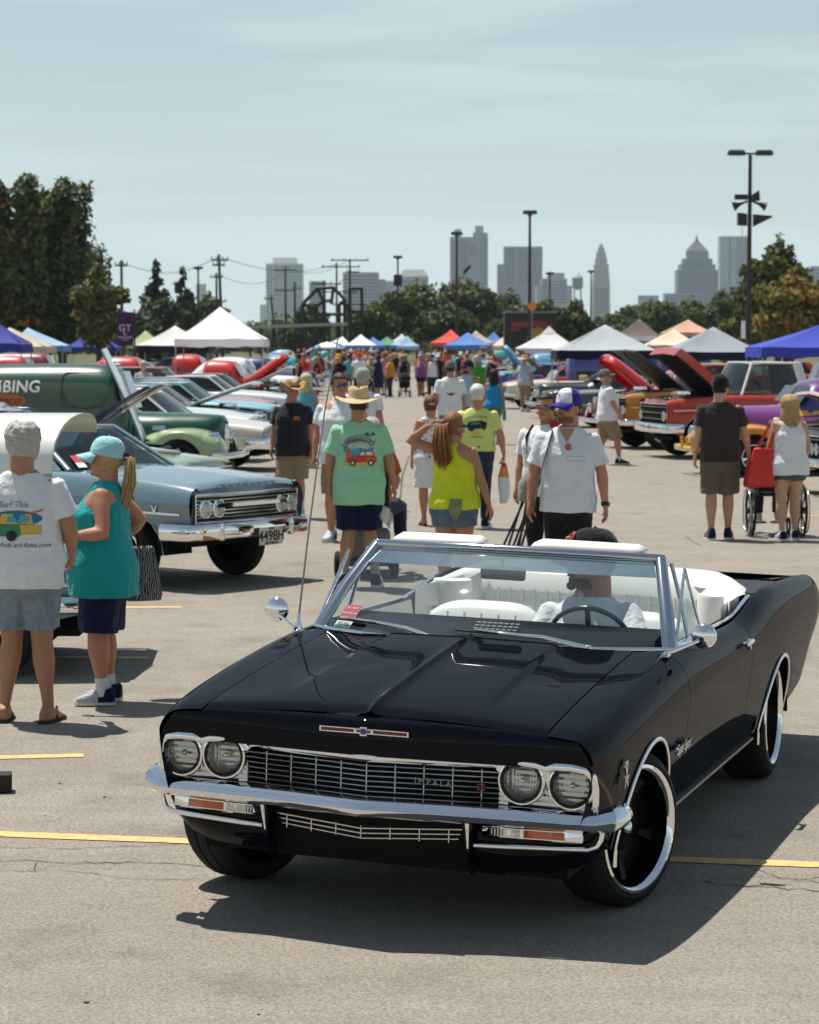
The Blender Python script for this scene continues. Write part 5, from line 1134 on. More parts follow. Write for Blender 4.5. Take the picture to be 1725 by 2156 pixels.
# ---- grille and lamps
def gx(y, dz=0): return .846 - .085 * abs(y) / .52 + dz
q = MB(); q.grid([[(gx(y) - .10, y, z) for z in (.50, .71)] for y in (-.60, 0, .60)]); hp(q, 'grille_backing', BLACK, 0)
q = MB(); q.loft([[(gx(y) + a, y, .700 + b) for a, b in ((-.035, .012), (.002, .013), (.010, .004), (.008, -.010), (-.002, -.020), (-.03, -.020))] for y in (-.535, -.25, 0, .25, .535)], flip=True); hp(q, 'grille_header', CHROME, 25, fix=True)
for i in range(7):
    z = .664 - i * .0205; q = MB(); q.loft([[(gx(y, -.012 - .003 * i) + a, y, z + b) for a, b in ((-.016, -.0016), (.004, -.0022), (.006, 0), (.004, .0022), (-.016, .0016))] for y in (-.52, 0, .52)], flip=True); hp(q, 'grille_bar', CHROME_D, 0, fix=True)
for i in range(9):
    y = -.44 + i * .11; q = MB(); q.box((gx(y) - .03, y, .60), (.006, .004, .14)); hp(q, 'grille_divider', CHROME_D, 0)
for sg in (-1, 1):
    q = MB()
    for i in range(9): q.box((gx(.53) - .012, sg * .532, .690 - i * .0175), (.03, .036, .012))
    q.box((gx(.53) - .022, sg * .532, .62), (.03, .034, .155)); hp(q, 'grille_end', CHROME_D, 0)
    for i in range(7): q = MB(); q.box((.724 - .01, sg * .705, .692 - i * .023), (.03, .335, .013)); hp(q, 'lamp_panel_rib', CHROME_D, 0)
    q = MB(); q.box((.694, sg * .705, .62), (.03, .35, .17)); hp(q, 'lamp_panel', CHROME_D, 0)
    # brow moulding round the pair of lamps
    pth = [(gx(.52) + .004, sg * .512, .675), (.772, sg * .53, .704), (.792, sg * .60, .7165), (.789, sg * .66, .712), (.783, sg * .70, .702), (.787, sg * .74, .711), (.783, sg * .80, .711), (.776, sg * .85, .703), (.766, sg * .878, .678), (.755, sg * .886, .63), (.742, sg * .884, .565)]
    sm = []
    for i in range(len(pth) - 1):
        for t in (0, .5): sm.append(Vector(pth[i]).lerp(Vector(pth[i + 1]), t))
    q = MB(); q.tube(sm + [Vector(pth[-1])], [(.016, .011)] * (len(sm) + 1), 10); q.tube([(.765, sg * .70, .70), (.755, sg * .70, .655), (.745, sg * .70, .63)], [(.020, .014), (.012, .012), (.006, .008)], 8); hp(q, 'lamp_bezel', CHROME, 60)
    for (x, y, z) in ((.763, .795, .636), (.783, .606, .644)):
        M = Matrix.Translation((x, sg * y, z)) @ Matrix.Rotation(R(90), 4, 'Y')
        q = MB(); q.lathe([(.092, -.055), (.094, -.012), (.090, .004), (.083, .006), (.079, -.004), (.077, -.03)], 36, M=M); hl = hp(q, 'headlight', CHROME, 50)
        q = MB(); q.lathe([(.079, -.006), (.076, -.022), (.066, -.040), (.045, -.055), (.001, -.066)], 30, M=M); q.build('reflector', LEN_R, hl, 60)
        q = MB(); q.sphere((x - .028, sg * y, z), (.014, .012, .012), 10); q.build('bulb_shield', CHROME, hl)
        q = MB(); q.lathe([(.078, -.004), (.068, .009), (.050, .018), (.025, .023), (.001, .025)], 30, M=M); q.build('lens', LENS, hl, 60)
        q = MB(); q.lathe([(.078, -.003), (.080, .003), (.074, .007), (.071, .004)], 30, M=M); q.build('lens_ring', BLACKM, hl, 60)
# lettering in the grille
L_ = Matrix.Translation((gx(.25) + .004, .265, .615)) @ Matrix.Rotation(-.16, 4, 'Z') @ FACE_X
o = text_on('grille_lettering', HERO, 'IMPALA', .032, L_, STEEL, .004, spacing=1.6); o.rotation_euler = (ROLL, 0, 0)
o = text_on('grille_badge', HERO, 'SS', .034, Matrix.Translation((gx(.45) + .004, .447, .605)) @ Matrix.Rotation(-.16, 4, 'Z') @ FACE_X, mat('badge_red', (0, 0, 0)), .004, spacing=1.1, bold=.03); o.rotation_euler = (ROLL, 0, 0)
# ---- bumper
bp = [(.600, -.966, .504), (.655, -.968, .500), (.712, -.945, .498), (.742, -.88, .498), (.765, -.78, .500), (.80, -.60, .505), (.86, -.30, .512), (.905, -.08, .515), (.922, 0, .516)]
bp = bp + [(x, -y, z) for x, y, z in bp[-2::-1]]
q = MB(); rings = []
for i, p in enumerate(bp):
    t = (Vector(bp[min(i + 1, len(bp) - 1)]) - Vector(bp[max(i - 1, 0)])).normalized(); o_ = t.cross(Vector((0, 0, 1))); o_.normalize(); wend = abs(p[1]) > .90
    h = .046 if wend else .037
    prof = [(-.035, -h), (-.004, -h), (.016, -h * .72), (.028, -h * .30), (.034, -h * .04), (.026, h * .42), (.010, h * .82), (-.012, h), (-.035, h)]
    rings.append([Vector(p) - o_ * (-a) + Vector((0, 0, b + (.012 if wend else 0))) for a, b in prof])
q.grid(rings, flip=True); q.add(rings[0], [tuple(range(9))]); q.add(rings[-1], [tuple(range(9))[::-1]]); hp(q, 'front_bumper', CHROME, 24, fix=True)
for sg in (-1, 1):
    for y in (.55,): q = MB(); q.sphere((.835, sg * .45, .528), (.008, .012, .012), 10); hp(q, 'bumper_bolt', CHROME)
    # turn signal
    q = MB(); P_ = lambda y: .765 - .16 * (y - .45) ** 1.5
    q.loft([[(P_(y) + a, sg * y, .438 + b) for a, b in ((-.05, -.024), (.0, -.024), (.006, -.018), (.006, .018), (0, .024), (-.05, .024))] for y in (.455, .60, .72, .835)], flip=sg > 0); ts = hp(q, 'turn_signal', CHROME, 25, fix=True)
    for (y0, y1, m, nm) in ((.485, .60, LEN_R, 'clear_lens'), (.615, .770, AMBER, 'amber_lens')):
        q = MB(); q.loft([[(P_(y) + a, sg * y, .438 + b) for a, b in ((.0, -.016), (.010, -.014), (.010, .014), (.0, .016))] for y in (y0, (y0 + y1) / 2, y1)], flip=sg > 0); q.build(nm, m, ts, 20, fix=True)
    pth = [(.70, sg * .905, .468), (.695, sg * .900, .43), (.700, sg * .885, .402), (.712, sg * .855, .390), (.745, sg * .70, .388), (.785, sg * .50, .386), (.797, sg * .43, .386)]
    sm = [Vector(pth[0])]
    for a, b in zip(pth, pth[1:]): sm += [Vector(a).lerp(Vector(b), .5), Vector(b)]
    q = MB(); q.tube(sm, [(.010, .012)] * len(sm), 8); hp(q, 'lower_bar', CHROME, 60)
    q = MB(); q.loft([[(.845, sg * .430, .478), (.845, sg * .395, .478), (.79, sg * .385, .478), (.79, sg * .44, .478)], [(.815, sg * .418, .36), (.815, sg * .404, .36), (.76, sg * .39, .36), (.76, sg * .43, .36)], [(.76, sg * .412, .265), (.76, sg * .406, .265), (.72, sg * .395, .265), (.72, sg * .42, .265)]], flip=sg > 0); hp(q, 'bumper_guard', BLK, 0, fix=True)
    q = MB(); q.loft([[(.848, sg * .424, .478), (.848, sg * .408, .478), (.84, sg * .405, .478), (.84, sg * .427, .478)], [(.820, sg * .415, .375), (.820, sg * .410, .375), (.812, sg * .408, .375), (.812, sg * .417, .375)]], flip=sg > 0); hp(q, 'guard_edge', CHROME, 0, fix=True)
    # valance
    q = MB(); rows = []
    for y, zt, zb_, xt, xb in ((.40, .44, .275, .77, .70), (.55, .42, .27, .75, .68), (.70, .42, .275, .72, .65), (.80, .42, .30, .69, .62), (.865, .46, .345, .665, .60), (.90, .50, .40, .64, .58)):
        rows.append([(lerp(xt, xb, t) + .03 * math.sin(math.pi * t), sg * y, lerp(zt, zb_, t)) for t in (0, .2, .4, .6, .8, 1)])
    q.grid(rows, flip=sg < 0); hp(q, 'valance', BLK, 60)
for i in range(3):
    q = MB(); z = .428 - .021 * i; q.tube([(.79 - .01 * i, -.38 + .01 * i, z + .012), (.875 - .01 * i, 0, z), (.79 - .01 * i, .38 - .01 * i, z + .012)], .0035, 6); hp(q, 'lower_grille_bar', CHROME_D)
for i in range(7):
    y = -.33 + i * .11; q = MB(); q.box((.868 - .22 * abs(y), y, .412), (.006, .004, .05)); hp(q, 'lower_grille_divider', CHROME_D, 0)
q = MB(); q.grid([[(.74, y, .46), (.72, y, .36), (.66, y, .25)] for y in (-.42, 0, .42)]); hp(q, 'lower_grille_backing', BLACK, 0)
# ---- badges, script, handle
o = text_on('fender_script', HERO, 'Super Sport', .062, Matrix.Translation((-.50, .955, .60)) @ SIDE_L, CHROME, .006, shear=.35, bold=.006, spacing=.92); o.rotation_euler = (ROLL, 0, 0)
q = MB(); MB_ = Matrix.Translation((.47, .934, .645)) @ SIDE_L
v, f = text_geo('396', .034, .14, bold=.03); q.add([(x, y + .040, z) for x, y, z in v], f, M=MB_)
for a in (-.5, .5): q.add([(sx * .006 * 1 + y * math.sin(a), y, z) for y in (-.05, .028) for sx in (-1, 1) for z in (0, .006)], [(0, 1, 3, 2), (4, 6, 7, 5), (0, 4, 5, 1), (2, 3, 7, 6), (0, 2, 6, 4), (1, 5, 7, 3)], M=MB_)
v, f = text_geo('TURBO', .020, .2, bold=.03); q.add([(x, y - .012, z + .004) for x, y, z in v], f, M=MB_); hp(q, 'engine_badge', CHROME, 0)
for sg in (1, -1):
    q = MB(); rbox(q, (-1.93, sg * .972, .872), (.155, .022, .024), .010); q.tube([(-1.87, sg * .95, .872), (-1.87, sg * .975, .872)], .012, 8); q.tube([(-1.99, sg * .95, .872), (-1.99, sg * .975, .872)], .012, 8); hp(q, 'door_handle', CHROME, 50)
    q = MB(); q.tube([(-2.0, sg * .955, .84), (-2.0, sg * .966, .84)], .011, 10); hp(q, 'door_lock', CHROME)
# ---- mirror
q = MB(); mc = Vector((-.72, .985, 1.045)); q.tube([(-.60, .845, .975), (-.615, .87, .985), (-.70, .965, 1.025)], [.010, .011, .007], 8); q.box((-.59, .85, .972), (.07, .03, .014)); SM = hp(q, 'door_mirror', CHROME, 50)
MM = Matrix.Translation(mc) @ Matrix.Rotation(R(90), 4, 'Y'); q = MB(); q.lathe([(.001, .024), (.020, .0225), (.040, .016), (.052, .006), (.056, -.004), (.056, -.010), (.001, -.010)], 32, M=MM); q.build('mirror_head', CHROME, SM, 50)
q = MB(); q.add([(x * .5, y * .5, .0) for x, y in bt], [tuple(range(12))], 0, Matrix.Translation(mc + Vector((.0275, 0, .028))) @ FACE_X); q.build('bowtie', CHROME_D, SM, 0)
q = MB(); rc = Vector((-.72, -.985, 1.04)); q.tube([(-.60, -.845, .975), (-.70, -.965, 1.02)], .008, 8); SM2 = hp(q, 'door_mirror', CHROME, 50)
q = MB(); q.lathe([(.001, .024), (.020, .0225), (.040, .016), (.052, .006), (.056, -.004), (.056, -.010), (.001, -.010)], 32, M=Matrix.Translation(rc) @ Matrix.Rotation(R(90), 4, 'Y')); q.build('mirror_head', CHROME, SM2, 50)
# ---- antenna
q = MB(); q.lathe([(.030, 0), (.028, .012), (.018, .018), (.016, .04), (.010, .05), (.008, .085), (.0035, .09)], 16, M=Matrix.Translation((-.64, -.845, .952))); AN = hp(q, 'antenna', CHROME, 50)
q = MB(); q.tube([(-.64, -.845, 1.03), (-.66, -.81, 1.45), (-.70, -.765, 1.95), (-.74, -.725, 2.27)], [.0050, .0044, .0036, .0026], 6); q.tube([(-.66, -.81, 1.45), (-.661, -.808, 1.48)], .0048, 6); q.build('mast', STEEL, AN, 60); q = MB(); q.sphere((-.74, -.725, 2.275), .006, 8); q.build('tip', CHROME, AN)
# ---- windshield
def ws_top(y): t = abs(y) / .825; return Vector((-1.075 - .14 * t ** 2.2, y * .676 / .825, 1.330 - .017 * t ** 2))
ysw = np.linspace(-.825, .825, 25)
q = MB(); q.grid([[ws_base(y).lerp(ws_top(y), t) + Vector((.035 * math.sin(math.pi * t), 0, .0)) for t in np.linspace(0, 1, 8)] for y in ysw], flip=True); WS = hp(q, 'windshield', glass('windscreen', (.86, .93, .92), .02, .14), 180)
TIN = glass('tint_band', (.35, .62, .62), .3); q = MB(); q.grid([[ws_base(y).lerp(ws_top(y), t) + Vector((.035 * math.sin(math.pi * t) - .003, 0, 0)) for t in (.80, .9, 1)] for y in ysw], flip=True); q.build('tint_band', TIN, WS, 180)
FRM = mat('windscreen_frame', (.50, .53, .58), rough=.10, metal=1)
q = MB(); q.tube([ws_top(y) + Vector((0, 0, .006)) for y in ysw], [(.022, .022)] * 25, 10); hp(q, 'windshield_header', FRM, 60)
q = MB(); q.tube([ws_top(y) + Vector((-.035, 0, .0)) for y in ysw], [(.02, .018)] * 25, 8); hp(q, 'header_trim', BLACKM, 60)
q = MB(); q.tube([ws_base(y) + Vector((.008, 0, .002)) for y in ysw], [(.013, .010)] * 25, 8); hp(q, 'windshield_base_trim', CHROME, 60)
for sg in (-1, 1):
    pa, pb = ws_base(sg * .825), ws_top(sg * .825); q = MB(); q.tube([pa + Vector((0, 0, -.03)), pa.lerp(pb, .5) + Vector((.02, sg * .006, 0)), pb + Vector((-.005, 0, .012))], [(.022, .036), (.020, .032), (.020, .028)], 10); hp(q, 'windshield_pillar', FRM, 60)
    q = MB(); q.tube([pa + Vector((-.055, -sg * .004, -.01)), pa.lerp(pb, .5) + Vector((-.03, 0, 0)), pb + Vector((-.045, -sg * .01, 0))], [(.010, .02)] * 3, 8); hp(q, 'pillar_seal', BLACKM, 60)
    # vent window, swung open
    A, B, C_ = Vector((-.86, sg * .835, .975)), Vector((-1.14, sg * .90, .985)), Vector((-1.16, sg * .80, 1.285))
    q = MB(); q.tube([A, C_, B, A], .0085, 6); vw = hp(q, 'vent_window', CHROME, 60); q = MB(); q.add([A, B, C_], [(0, 1, 2)]); q.build('pane', GLASS, vw, 0)
    q = MB(); q.tube([(-1.20, sg * .822, .955), (-1.215, sg * .775, 1.14), (-1.23, sg * .725, 1.30)], [(.010, .014)] * 3, 8); hp(q, 'vent_post', FRM, 60)
# sun visors folded up over the header
for y0, y1 in ((-.60, -.13), (.10, .60)):
    q = MB(); P_ = []
    for i in range(13):
        y = lerp(y0, y1, i / 12); e = min(1, min(i, 12 - i) / 1.5 + .35); b = ws_top(y * 1.2); P_.append([Vector((b.x - .02, y, b.z + .022)), Vector((b.x - .055, y, b.z + .022 + .018 * e)), Vector((b.x - .09, y, b.z + .024 + .030 * e)), Vector((b.x - .13, y, b.z + .022 + .028 * e))])
    q.grid(P_, flip=True); o = hp(q, 'sun_visor', VINYL, 180); md = o.modifiers.new('t', 'SOLIDIFY'); md.thickness = .010; md.offset = 0
# rear-view mirror
q = MB(); rbox(q, (-1.11, -.03, 1.225), (.03, .215, .065), .02); RV = hp(q, 'rear_view_mirror', mat('mirror_back', (.16, .20, .23), rough=.15, metal=.6), 50)
q = MB(); q.tube([(-1.10, -.03, 1.25), (-1.09, -.025, 1.33)], .007, 8); q.build('stalk', CHROME, RV)
# registration card behind the glass
def on_ws(y, t, off=-.006): return ws_base(y).lerp(ws_top(y), t) + Vector((.035 * math.sin(math.pi * t) + off, 0, off * .5))
cr = lambda a, b: on_ws(lerp(-.735, -.645, a) , lerp(.05, .31, b), -.008)
q = MB(); q.grid([[cr(a, b) for b in (0, .32)] for a in (0, 1)], 0, flip=True); q.grid([[cr(a, b) for b in (.325, .66, 1)] for a in (0, 1)], 1, flip=True)
def card_text(s, size, b, mi, kw={}):
    v, f = text_geo(s, 1.0, **kw); q.add([cr(.5 + x * size, b + y * size * .55) + Vector((.004, 0, .002)) for x, y, _ in v], f, mi)
card_text('3536', .38, .15, 2); card_text('U.S. NAT', .20, .86, 0); card_text('GOODGUYS', .165, .62, 0); card_text('NATIONALS', .15, .42, 0)
hp(q, 'registration_card', [WHITEM, mat('card_red', (.45, .04, .05), rough=.6), BLACKM], 0)
# ---- cowl, vents, wipers
q2 = MB(); q2.grid([[Vector((hrx(y) - .004, y, hood_z(hrx(y), min(abs(y), .70)) - .012)).lerp(ws_base(y) + Vector((.0, 0, -.006)), t) if abs(y) <= .70 else Vector((-.62, y, .963)).lerp(ws_base(y), t) for t in (0, .5, 1)] for y in np.linspace(-.82, .82, 41)], flip=True); hp(q2, 'cowl', BLK, 60)
q = MB()
for i in range(84):
    y = -.46 + i * 1.0 / 83; a = Vector((hrx(y), y, hood_z(hrx(y), y) - .004)); b = ws_base(y) + Vector((.02, 0, .002)); c1, c2 = a.lerp(b, .15), a.lerp(b, .75); q.tube([c1, c1.lerp(c2, .5) + Vector((0, 0, .005)), c2], .0030, 5)
o = hp(q, 'cowl_vent', CHROME_D, 0); o['kind'] = 'stuff'
q = MB(); q.grid([[(hrx(y) + .006, y, hood_z(hrx(y), y) + .003), (hrx(y) - .004, y, hood_z(hrx(y), y) - .001)] for y in np.linspace(-.52, .52, 20)]); hp(q, 'vent_edge', CHROME_D, 0)
for yp, ye, ta, y0, t0, y1, t1 in ((-.15, -.50, .125, -.75, .115, -.36, .105), (.50, .10, .120, -.11, .135, .36, .075)):
    base = ws_base(yp) + Vector((.045, 0, .012)); mid = on_ws(ye, ta, .024)
    q = MB(); q.sphere(base, (.024, .024, .018), 10); q.tube([base, base.lerp(mid, .5) + Vector((.012, 0, .016)), mid], [.014, .011, .007], 8); WP = hp(q, 'windshield_wiper', CHROME, 60)
    q = MB(); q.tube([on_ws(lerp(y0, y1, t), lerp(t0, t1, t) + .012 * math.sin(math.pi * t), .014) for t in np.linspace(0, 1, 9)], [.005] + [(.006, .010)] * 7 + [.005], 6); q.build('blade', BLACKM, WP, 60)
    q = MB(); q.tube([on_ws(lerp(y0, y1, t), lerp(t0, t1, t) + .020, .024) for t in (.2, .5, .8)], [.003, .007, .003], 6); q.build('blade_bridge', CHROME, WP, 60)
# ---- cockpit
DASH = mat('dash_vinyl', (.007, .013, .017), rough=.6, spec=.15)
q = MB(); P_ = []
for y in np.linspace(-.74, .74, 27):
    b = ws_base(y * 1.1); P_.append([Vector((b.x - .005, y, .945)), Vector((b.x - .06, y, .960)), Vector((b.x * .5 - .47, y, .992)), Vector((-1.02, y, 1.010)), Vector((-1.085, y, 1.016)), Vector((-1.13, y, .99)), Vector((-1.13, y, .80)), Vector((-1.10, y, .62))])
q.grid(P_, flip=True); DB = hp(q, 'dashboard', DASH, 60)
q = MB()
for i in range(8):
    for j in range(4): q.box((-.80 - j * .026, -.10 + i * .026 + .03, .990 + j * .011), (.018, .018, .004))
o = q.build('speaker_grille', mat('speaker_grey', (.40, .43, .42), rough=.5), DB, 0); o['kind'] = 'stuff'
SWM = Matrix.Translation((-1.30, .345, .905)) @ Matrix.Rotation(R(-62), 4, 'Y'); q = MB(); SWC = mat('wheel_rim_navy', (.012, .016, .028), rough=.25, coat=.6)
q.tube([SWM @ Vector((.195 * math.cos(a), .195 * math.sin(a), 0)) for a in [2 * math.pi * i / 40 for i in range(41)]], .0125, 8, cap=False); SW = hp(q, 'steering_wheel', SWC, 60)
for a in (0, 2.6, -2.6): q = MB(); q.tube([SWM @ Vector((.03 * math.cos(a), .03 * math.sin(a), -.02)), SWM @ Vector((.19 * math.cos(a), .19 * math.sin(a), 0))], [(.016, .006), (.012, .006)], 8); q.build('spoke', SWC, SW, 60)
q = MB(); q.lathe([(.05, -.05), (.05, -.01), (.035, .01), (.001, .014)], 20, M=SWM); q.build('hub', SWC, SW, 50); q = MB(); q.tube([SWM @ Vector((0, 0, -.05)), SWM @ Vector((0, 0, -.40))], .03, 10); q.build('column', DASH, SW)
q = MB(); q.box((-2.0, 0, .40), (2.4, 1.6, .04)); q.box((-1.6, 0, .47), (1.3, .26, .12)); hp(q, 'floor', mat('black_carpet', (.012, .012, .012), rough=.95), 0)
def seat_back(name, x, y, w, zt, lean=.16, zb_=.55, th=.16, pleats=7, side=1):
    q = MB(); P_ = []
    n = 14
    for i in range(n + 1):
        t = i / n; yy = y - w / 2 + w * t; e = (1 - abs(2 * t - 1) ** 4); row = []
        for s_, dx in ((0, .0), (.35, .02), (.7, .015), (.92, -.005), (1.0, -.05), (1.0, -.10), (.9, -.14), (.4, -.15), (0, -.15)):
            z = lerp(zb_, zt - (1 - e) * .06, s_); row.append((x - (z - zb_) * lean + dx * (0.6 + .4 * e) * (th / .16) + (.004 * math.sin(i * 2.0) if s_ < .9 and pleats else 0), yy, z))
        P_.append(row)
    q.grid(P_, closed_v=True); q.add(P_[0], [tuple(range(9))]); q.add(P_[-1], [tuple(range(9))[::-1]]); o = hp(q, name, VINYL, 50, fix=True)
    piping = VINYL
    for k in range(pleats):
        t = (k - (pleats - 1) / 2) / pleats; q = MB(); x0 = x - .0 ; q.tube([(x - (z - zb_) * lean + .024, y + t * w * (.75 + .25 * (zt - z) / (zt - zb_)) * 1.0 * (.55 + .45 * s2), z) for z, s2 in ((zb_ + .02, .55), ((zb_ + zt) / 2, .8), (zt - .05, 1.0))], .0055, 5); q.build('piping', mat('vinyl_seam', (.55, .55, .52), rough=.5), o)
    return o
def cushion(name, x, y, w, d_, z): q = MB(); rbox(q, (x, y, z), (d_, w, .17), .06, n=4); return hp(q, name, VINYL, 60)
seat_back('front_seat_back', -1.86, -.36, .56, .985, pleats=5); seat_back('front_seat_back', -1.90, .36, .56, .975, pleats=5); cushion('front_seat_cushion', -1.60, -.36, .56, .52, .56); cushion('front_seat_cushion', -1.62, .36, .56, .52, .56)
for yy in (-.34, .34): seat_back('rear_seat_back', -2.62, yy, .67, 1.03, .22, .58, .18, 8)
cushion('rear_seat_cushion', -2.42, 0, 1.34, .50, .58)
for sg in (-1, 1):
    q = MB(); q.grid([[(x, sg * (.795 - .03 * math.sin(math.pi * t)), lerp(.48, sinterp(HS.zc, x) + .004, t)) for t in np.linspace(0, 1, 9)] for x in np.linspace(-2.10, -.85, 26)], flip=sg > 0); dp = hp(q, 'door_panel', VINYL, 180)
    for i in range(20): q = MB(); x = -2.05 + i * .058; q.tube([(x, sg * .766, .62), (x, sg * .775, .88)], .005, 5); q.build('pleat', VINYL, dp, 60)
    q = MB(); q.grid([[(x, sg * lerp(.795, .93, t), sinterp(HS.zc, x) + .006 - .012 * (t > .9)) for t in (0, .2, .28)] for x in np.linspace(-2.10, -.85, 14)], flip=sg < 0); hp(q, 'door_cap', BLK, 30)
    q = MB(); q.tube([(x, sg * .835, sinterp(HS.zc, x) + .010) for x in np.linspace(-2.6, -.86, 12)], [(.006, .012)] * 12, 6); hp(q, 'window_sill_trim', CHROME, 60)
    # rear side panel curving round the back seat
    q = MB(); q.grid([[(lerp(-2.14, -2.86, t), sg * (.785 - .16 * t ** 3), lerp(.50, 1.01 + .03 * t, s_)) for s_ in np.linspace(0, 1, 7)] for t in np.linspace(0, 1, 12)], flip=sg > 0); hp(q, 'rear_side_panel', VINYL, 180)
    q = MB(); q.lathe([(.10, 0), (.105, .22), (.10, .24), (.001, .245)], 20, M=Matrix.Translation((-2.50, sg * .70, .79))); hp(q, 'side_bolster', VINYL, 50)
# boot cover over the folded roof
q = MB(); P_ = []
for i in range(25):
    t = -1 + i / 12; y = t * .80; a = abs(t); front = -2.70 + .42 * max(0, a - .78) / .22; back = -3.46 + .20 * a ** 4; row = []
    for s_ in np.linspace(0, 1, 10): x = lerp(front, back, s_); row.append((x, y, 1.015 + .085 * math.sin(math.pi * min(1, s_ * 1.15 + .1)) * (1 - a ** 5) + .03 * (1 - a ** 2) - .05 * s_ ** 3 + .012 * math.sin(7 * t + 4 * s_)))
    P_.append([(row[0][0] + .01, y, .90)] + row + [(row[-1][0] - .005, y, .95)])
q.grid(P_); hp(q, 'boot_cover', VINYL, 180)
q = MB(); q.tube([(P_[i][10][0], P_[i][10][1], P_[i][10][2] + .004) for i in range(25)], .006, 6); hp(q, 'boot_cover_piping', mat('vinyl_seam', (0, 0, 0)), 60)
# deck, tail
q = MB(); q.grid([[(x, y * sinterp(HS.yc, x), sinterp(HS.zc, x) - (.035 + .03 * max(0, (-3.4 - x))) * (1 - abs(y) ** 3) * 1.0) for y in np.linspace(-1, 1, 21)] for x in np.linspace(-4.49, -3.35, 16)]); hp(q, 'deck_lid', BLK, 60)
q = MB(); q.grid([[(x, sg_y, sinterp(HS.zc, x) - .002) for sg_y in np.linspace(-1, 1, 2) * sinterp(HS.yc, x)] for x in (-3.36, -2.72)]); hp(q, 'deck_front', BLK, 0)
q = MB(); q.grid([[(-4.50 - .05 * math.sin(math.pi * t) * (1 - abs(y) ** 2) - .02 * (1 - t), y * lerp(.84, .835, t), lerp(.46, .945, t)) for t in np.linspace(0, 1, 9)] for y in np.linspace(-1, 1, 17)], flip=True); hp(q, 'tail_panel', BLK, 60)
for sg in (-1, 1):
    for i in range(3): q = MB(); q.lathe([(.065, -.01), (.065, .015), (.05, .025), (.001, .028)], 20, M=Matrix.Translation((-4.54, sg * (.72 - i * .16), .70)) @ Matrix.Rotation(R(-90), 4, 'Y')); hp(q, 'tail_light', REDL, 50)
q = MB(); q.tube([(-4.44, -.86, .50), (-4.52, -.80, .50), (-4.58, 0, .50), (-4.52, .80, .50), (-4.44, .86, .50)], [(.055, .03)] * 5, 10); hp(q, 'rear_bumper', CHROME, 60)
# ---- wheels
for sg in (1, -1):
    wheel(HERO, (0, sg * .80, .322), .322, .250, .235, 'spoke', R(-20), sg, lod=2); wheel(HERO, (-3.02, sg * .80, .330), .330, .250, .25, 'spoke', 0, sg, lod=2)
# ================================================================== other cars
def eng_bits(root, x0, x1, w, z, cols):
    q = MB(); q.box(((x0 + x1) / 2, 0, z - .30), (abs(x1 - x0), w * 2, .03)); q.build('engine_bay', BLACK, root, 0)
    q = MB(); rbox(q, ((x0 + x1) / 2, 0, z - .12), (.55, .42, .30), .04); rbox(q, ((x0 + x1) / 2, .22, z - .06), (.5, .12, .12), .03); rbox(q, ((x0 + x1) / 2, -.22, z - .06), (.5, .12, .12), .03); o = q.build('engine', cols[0], root, 40)
    q = MB(); q.lathe([(.001, .06), (.18, .06), (.19, .0), (.18, -.05)], 20, M=Matrix.Translation(((x0 + x1) / 2 + .05, 0, z + .06))); q.build('air_cleaner', CHROME, o, 40)
    q = MB(); rbox(q, (x1 - .12 if x1 > x0 else x0 - .12, 0, z - .14), (.08, w * 1.2, .26), .02); q.build('radiator', BLACKM, root, 30)
    for k in range(3): q = MB(); q.tube([((x0 + x1) / 2 + .2, -.3 + .3 * k, z - .1), ((x0 + x1) / 2 + .4, -.2 + .25 * k, z - .02), (max(x0, x1) - .15, -.15 + .2 * k, z - .1)], .025, 6); q.build('hose', BLACKM, root)
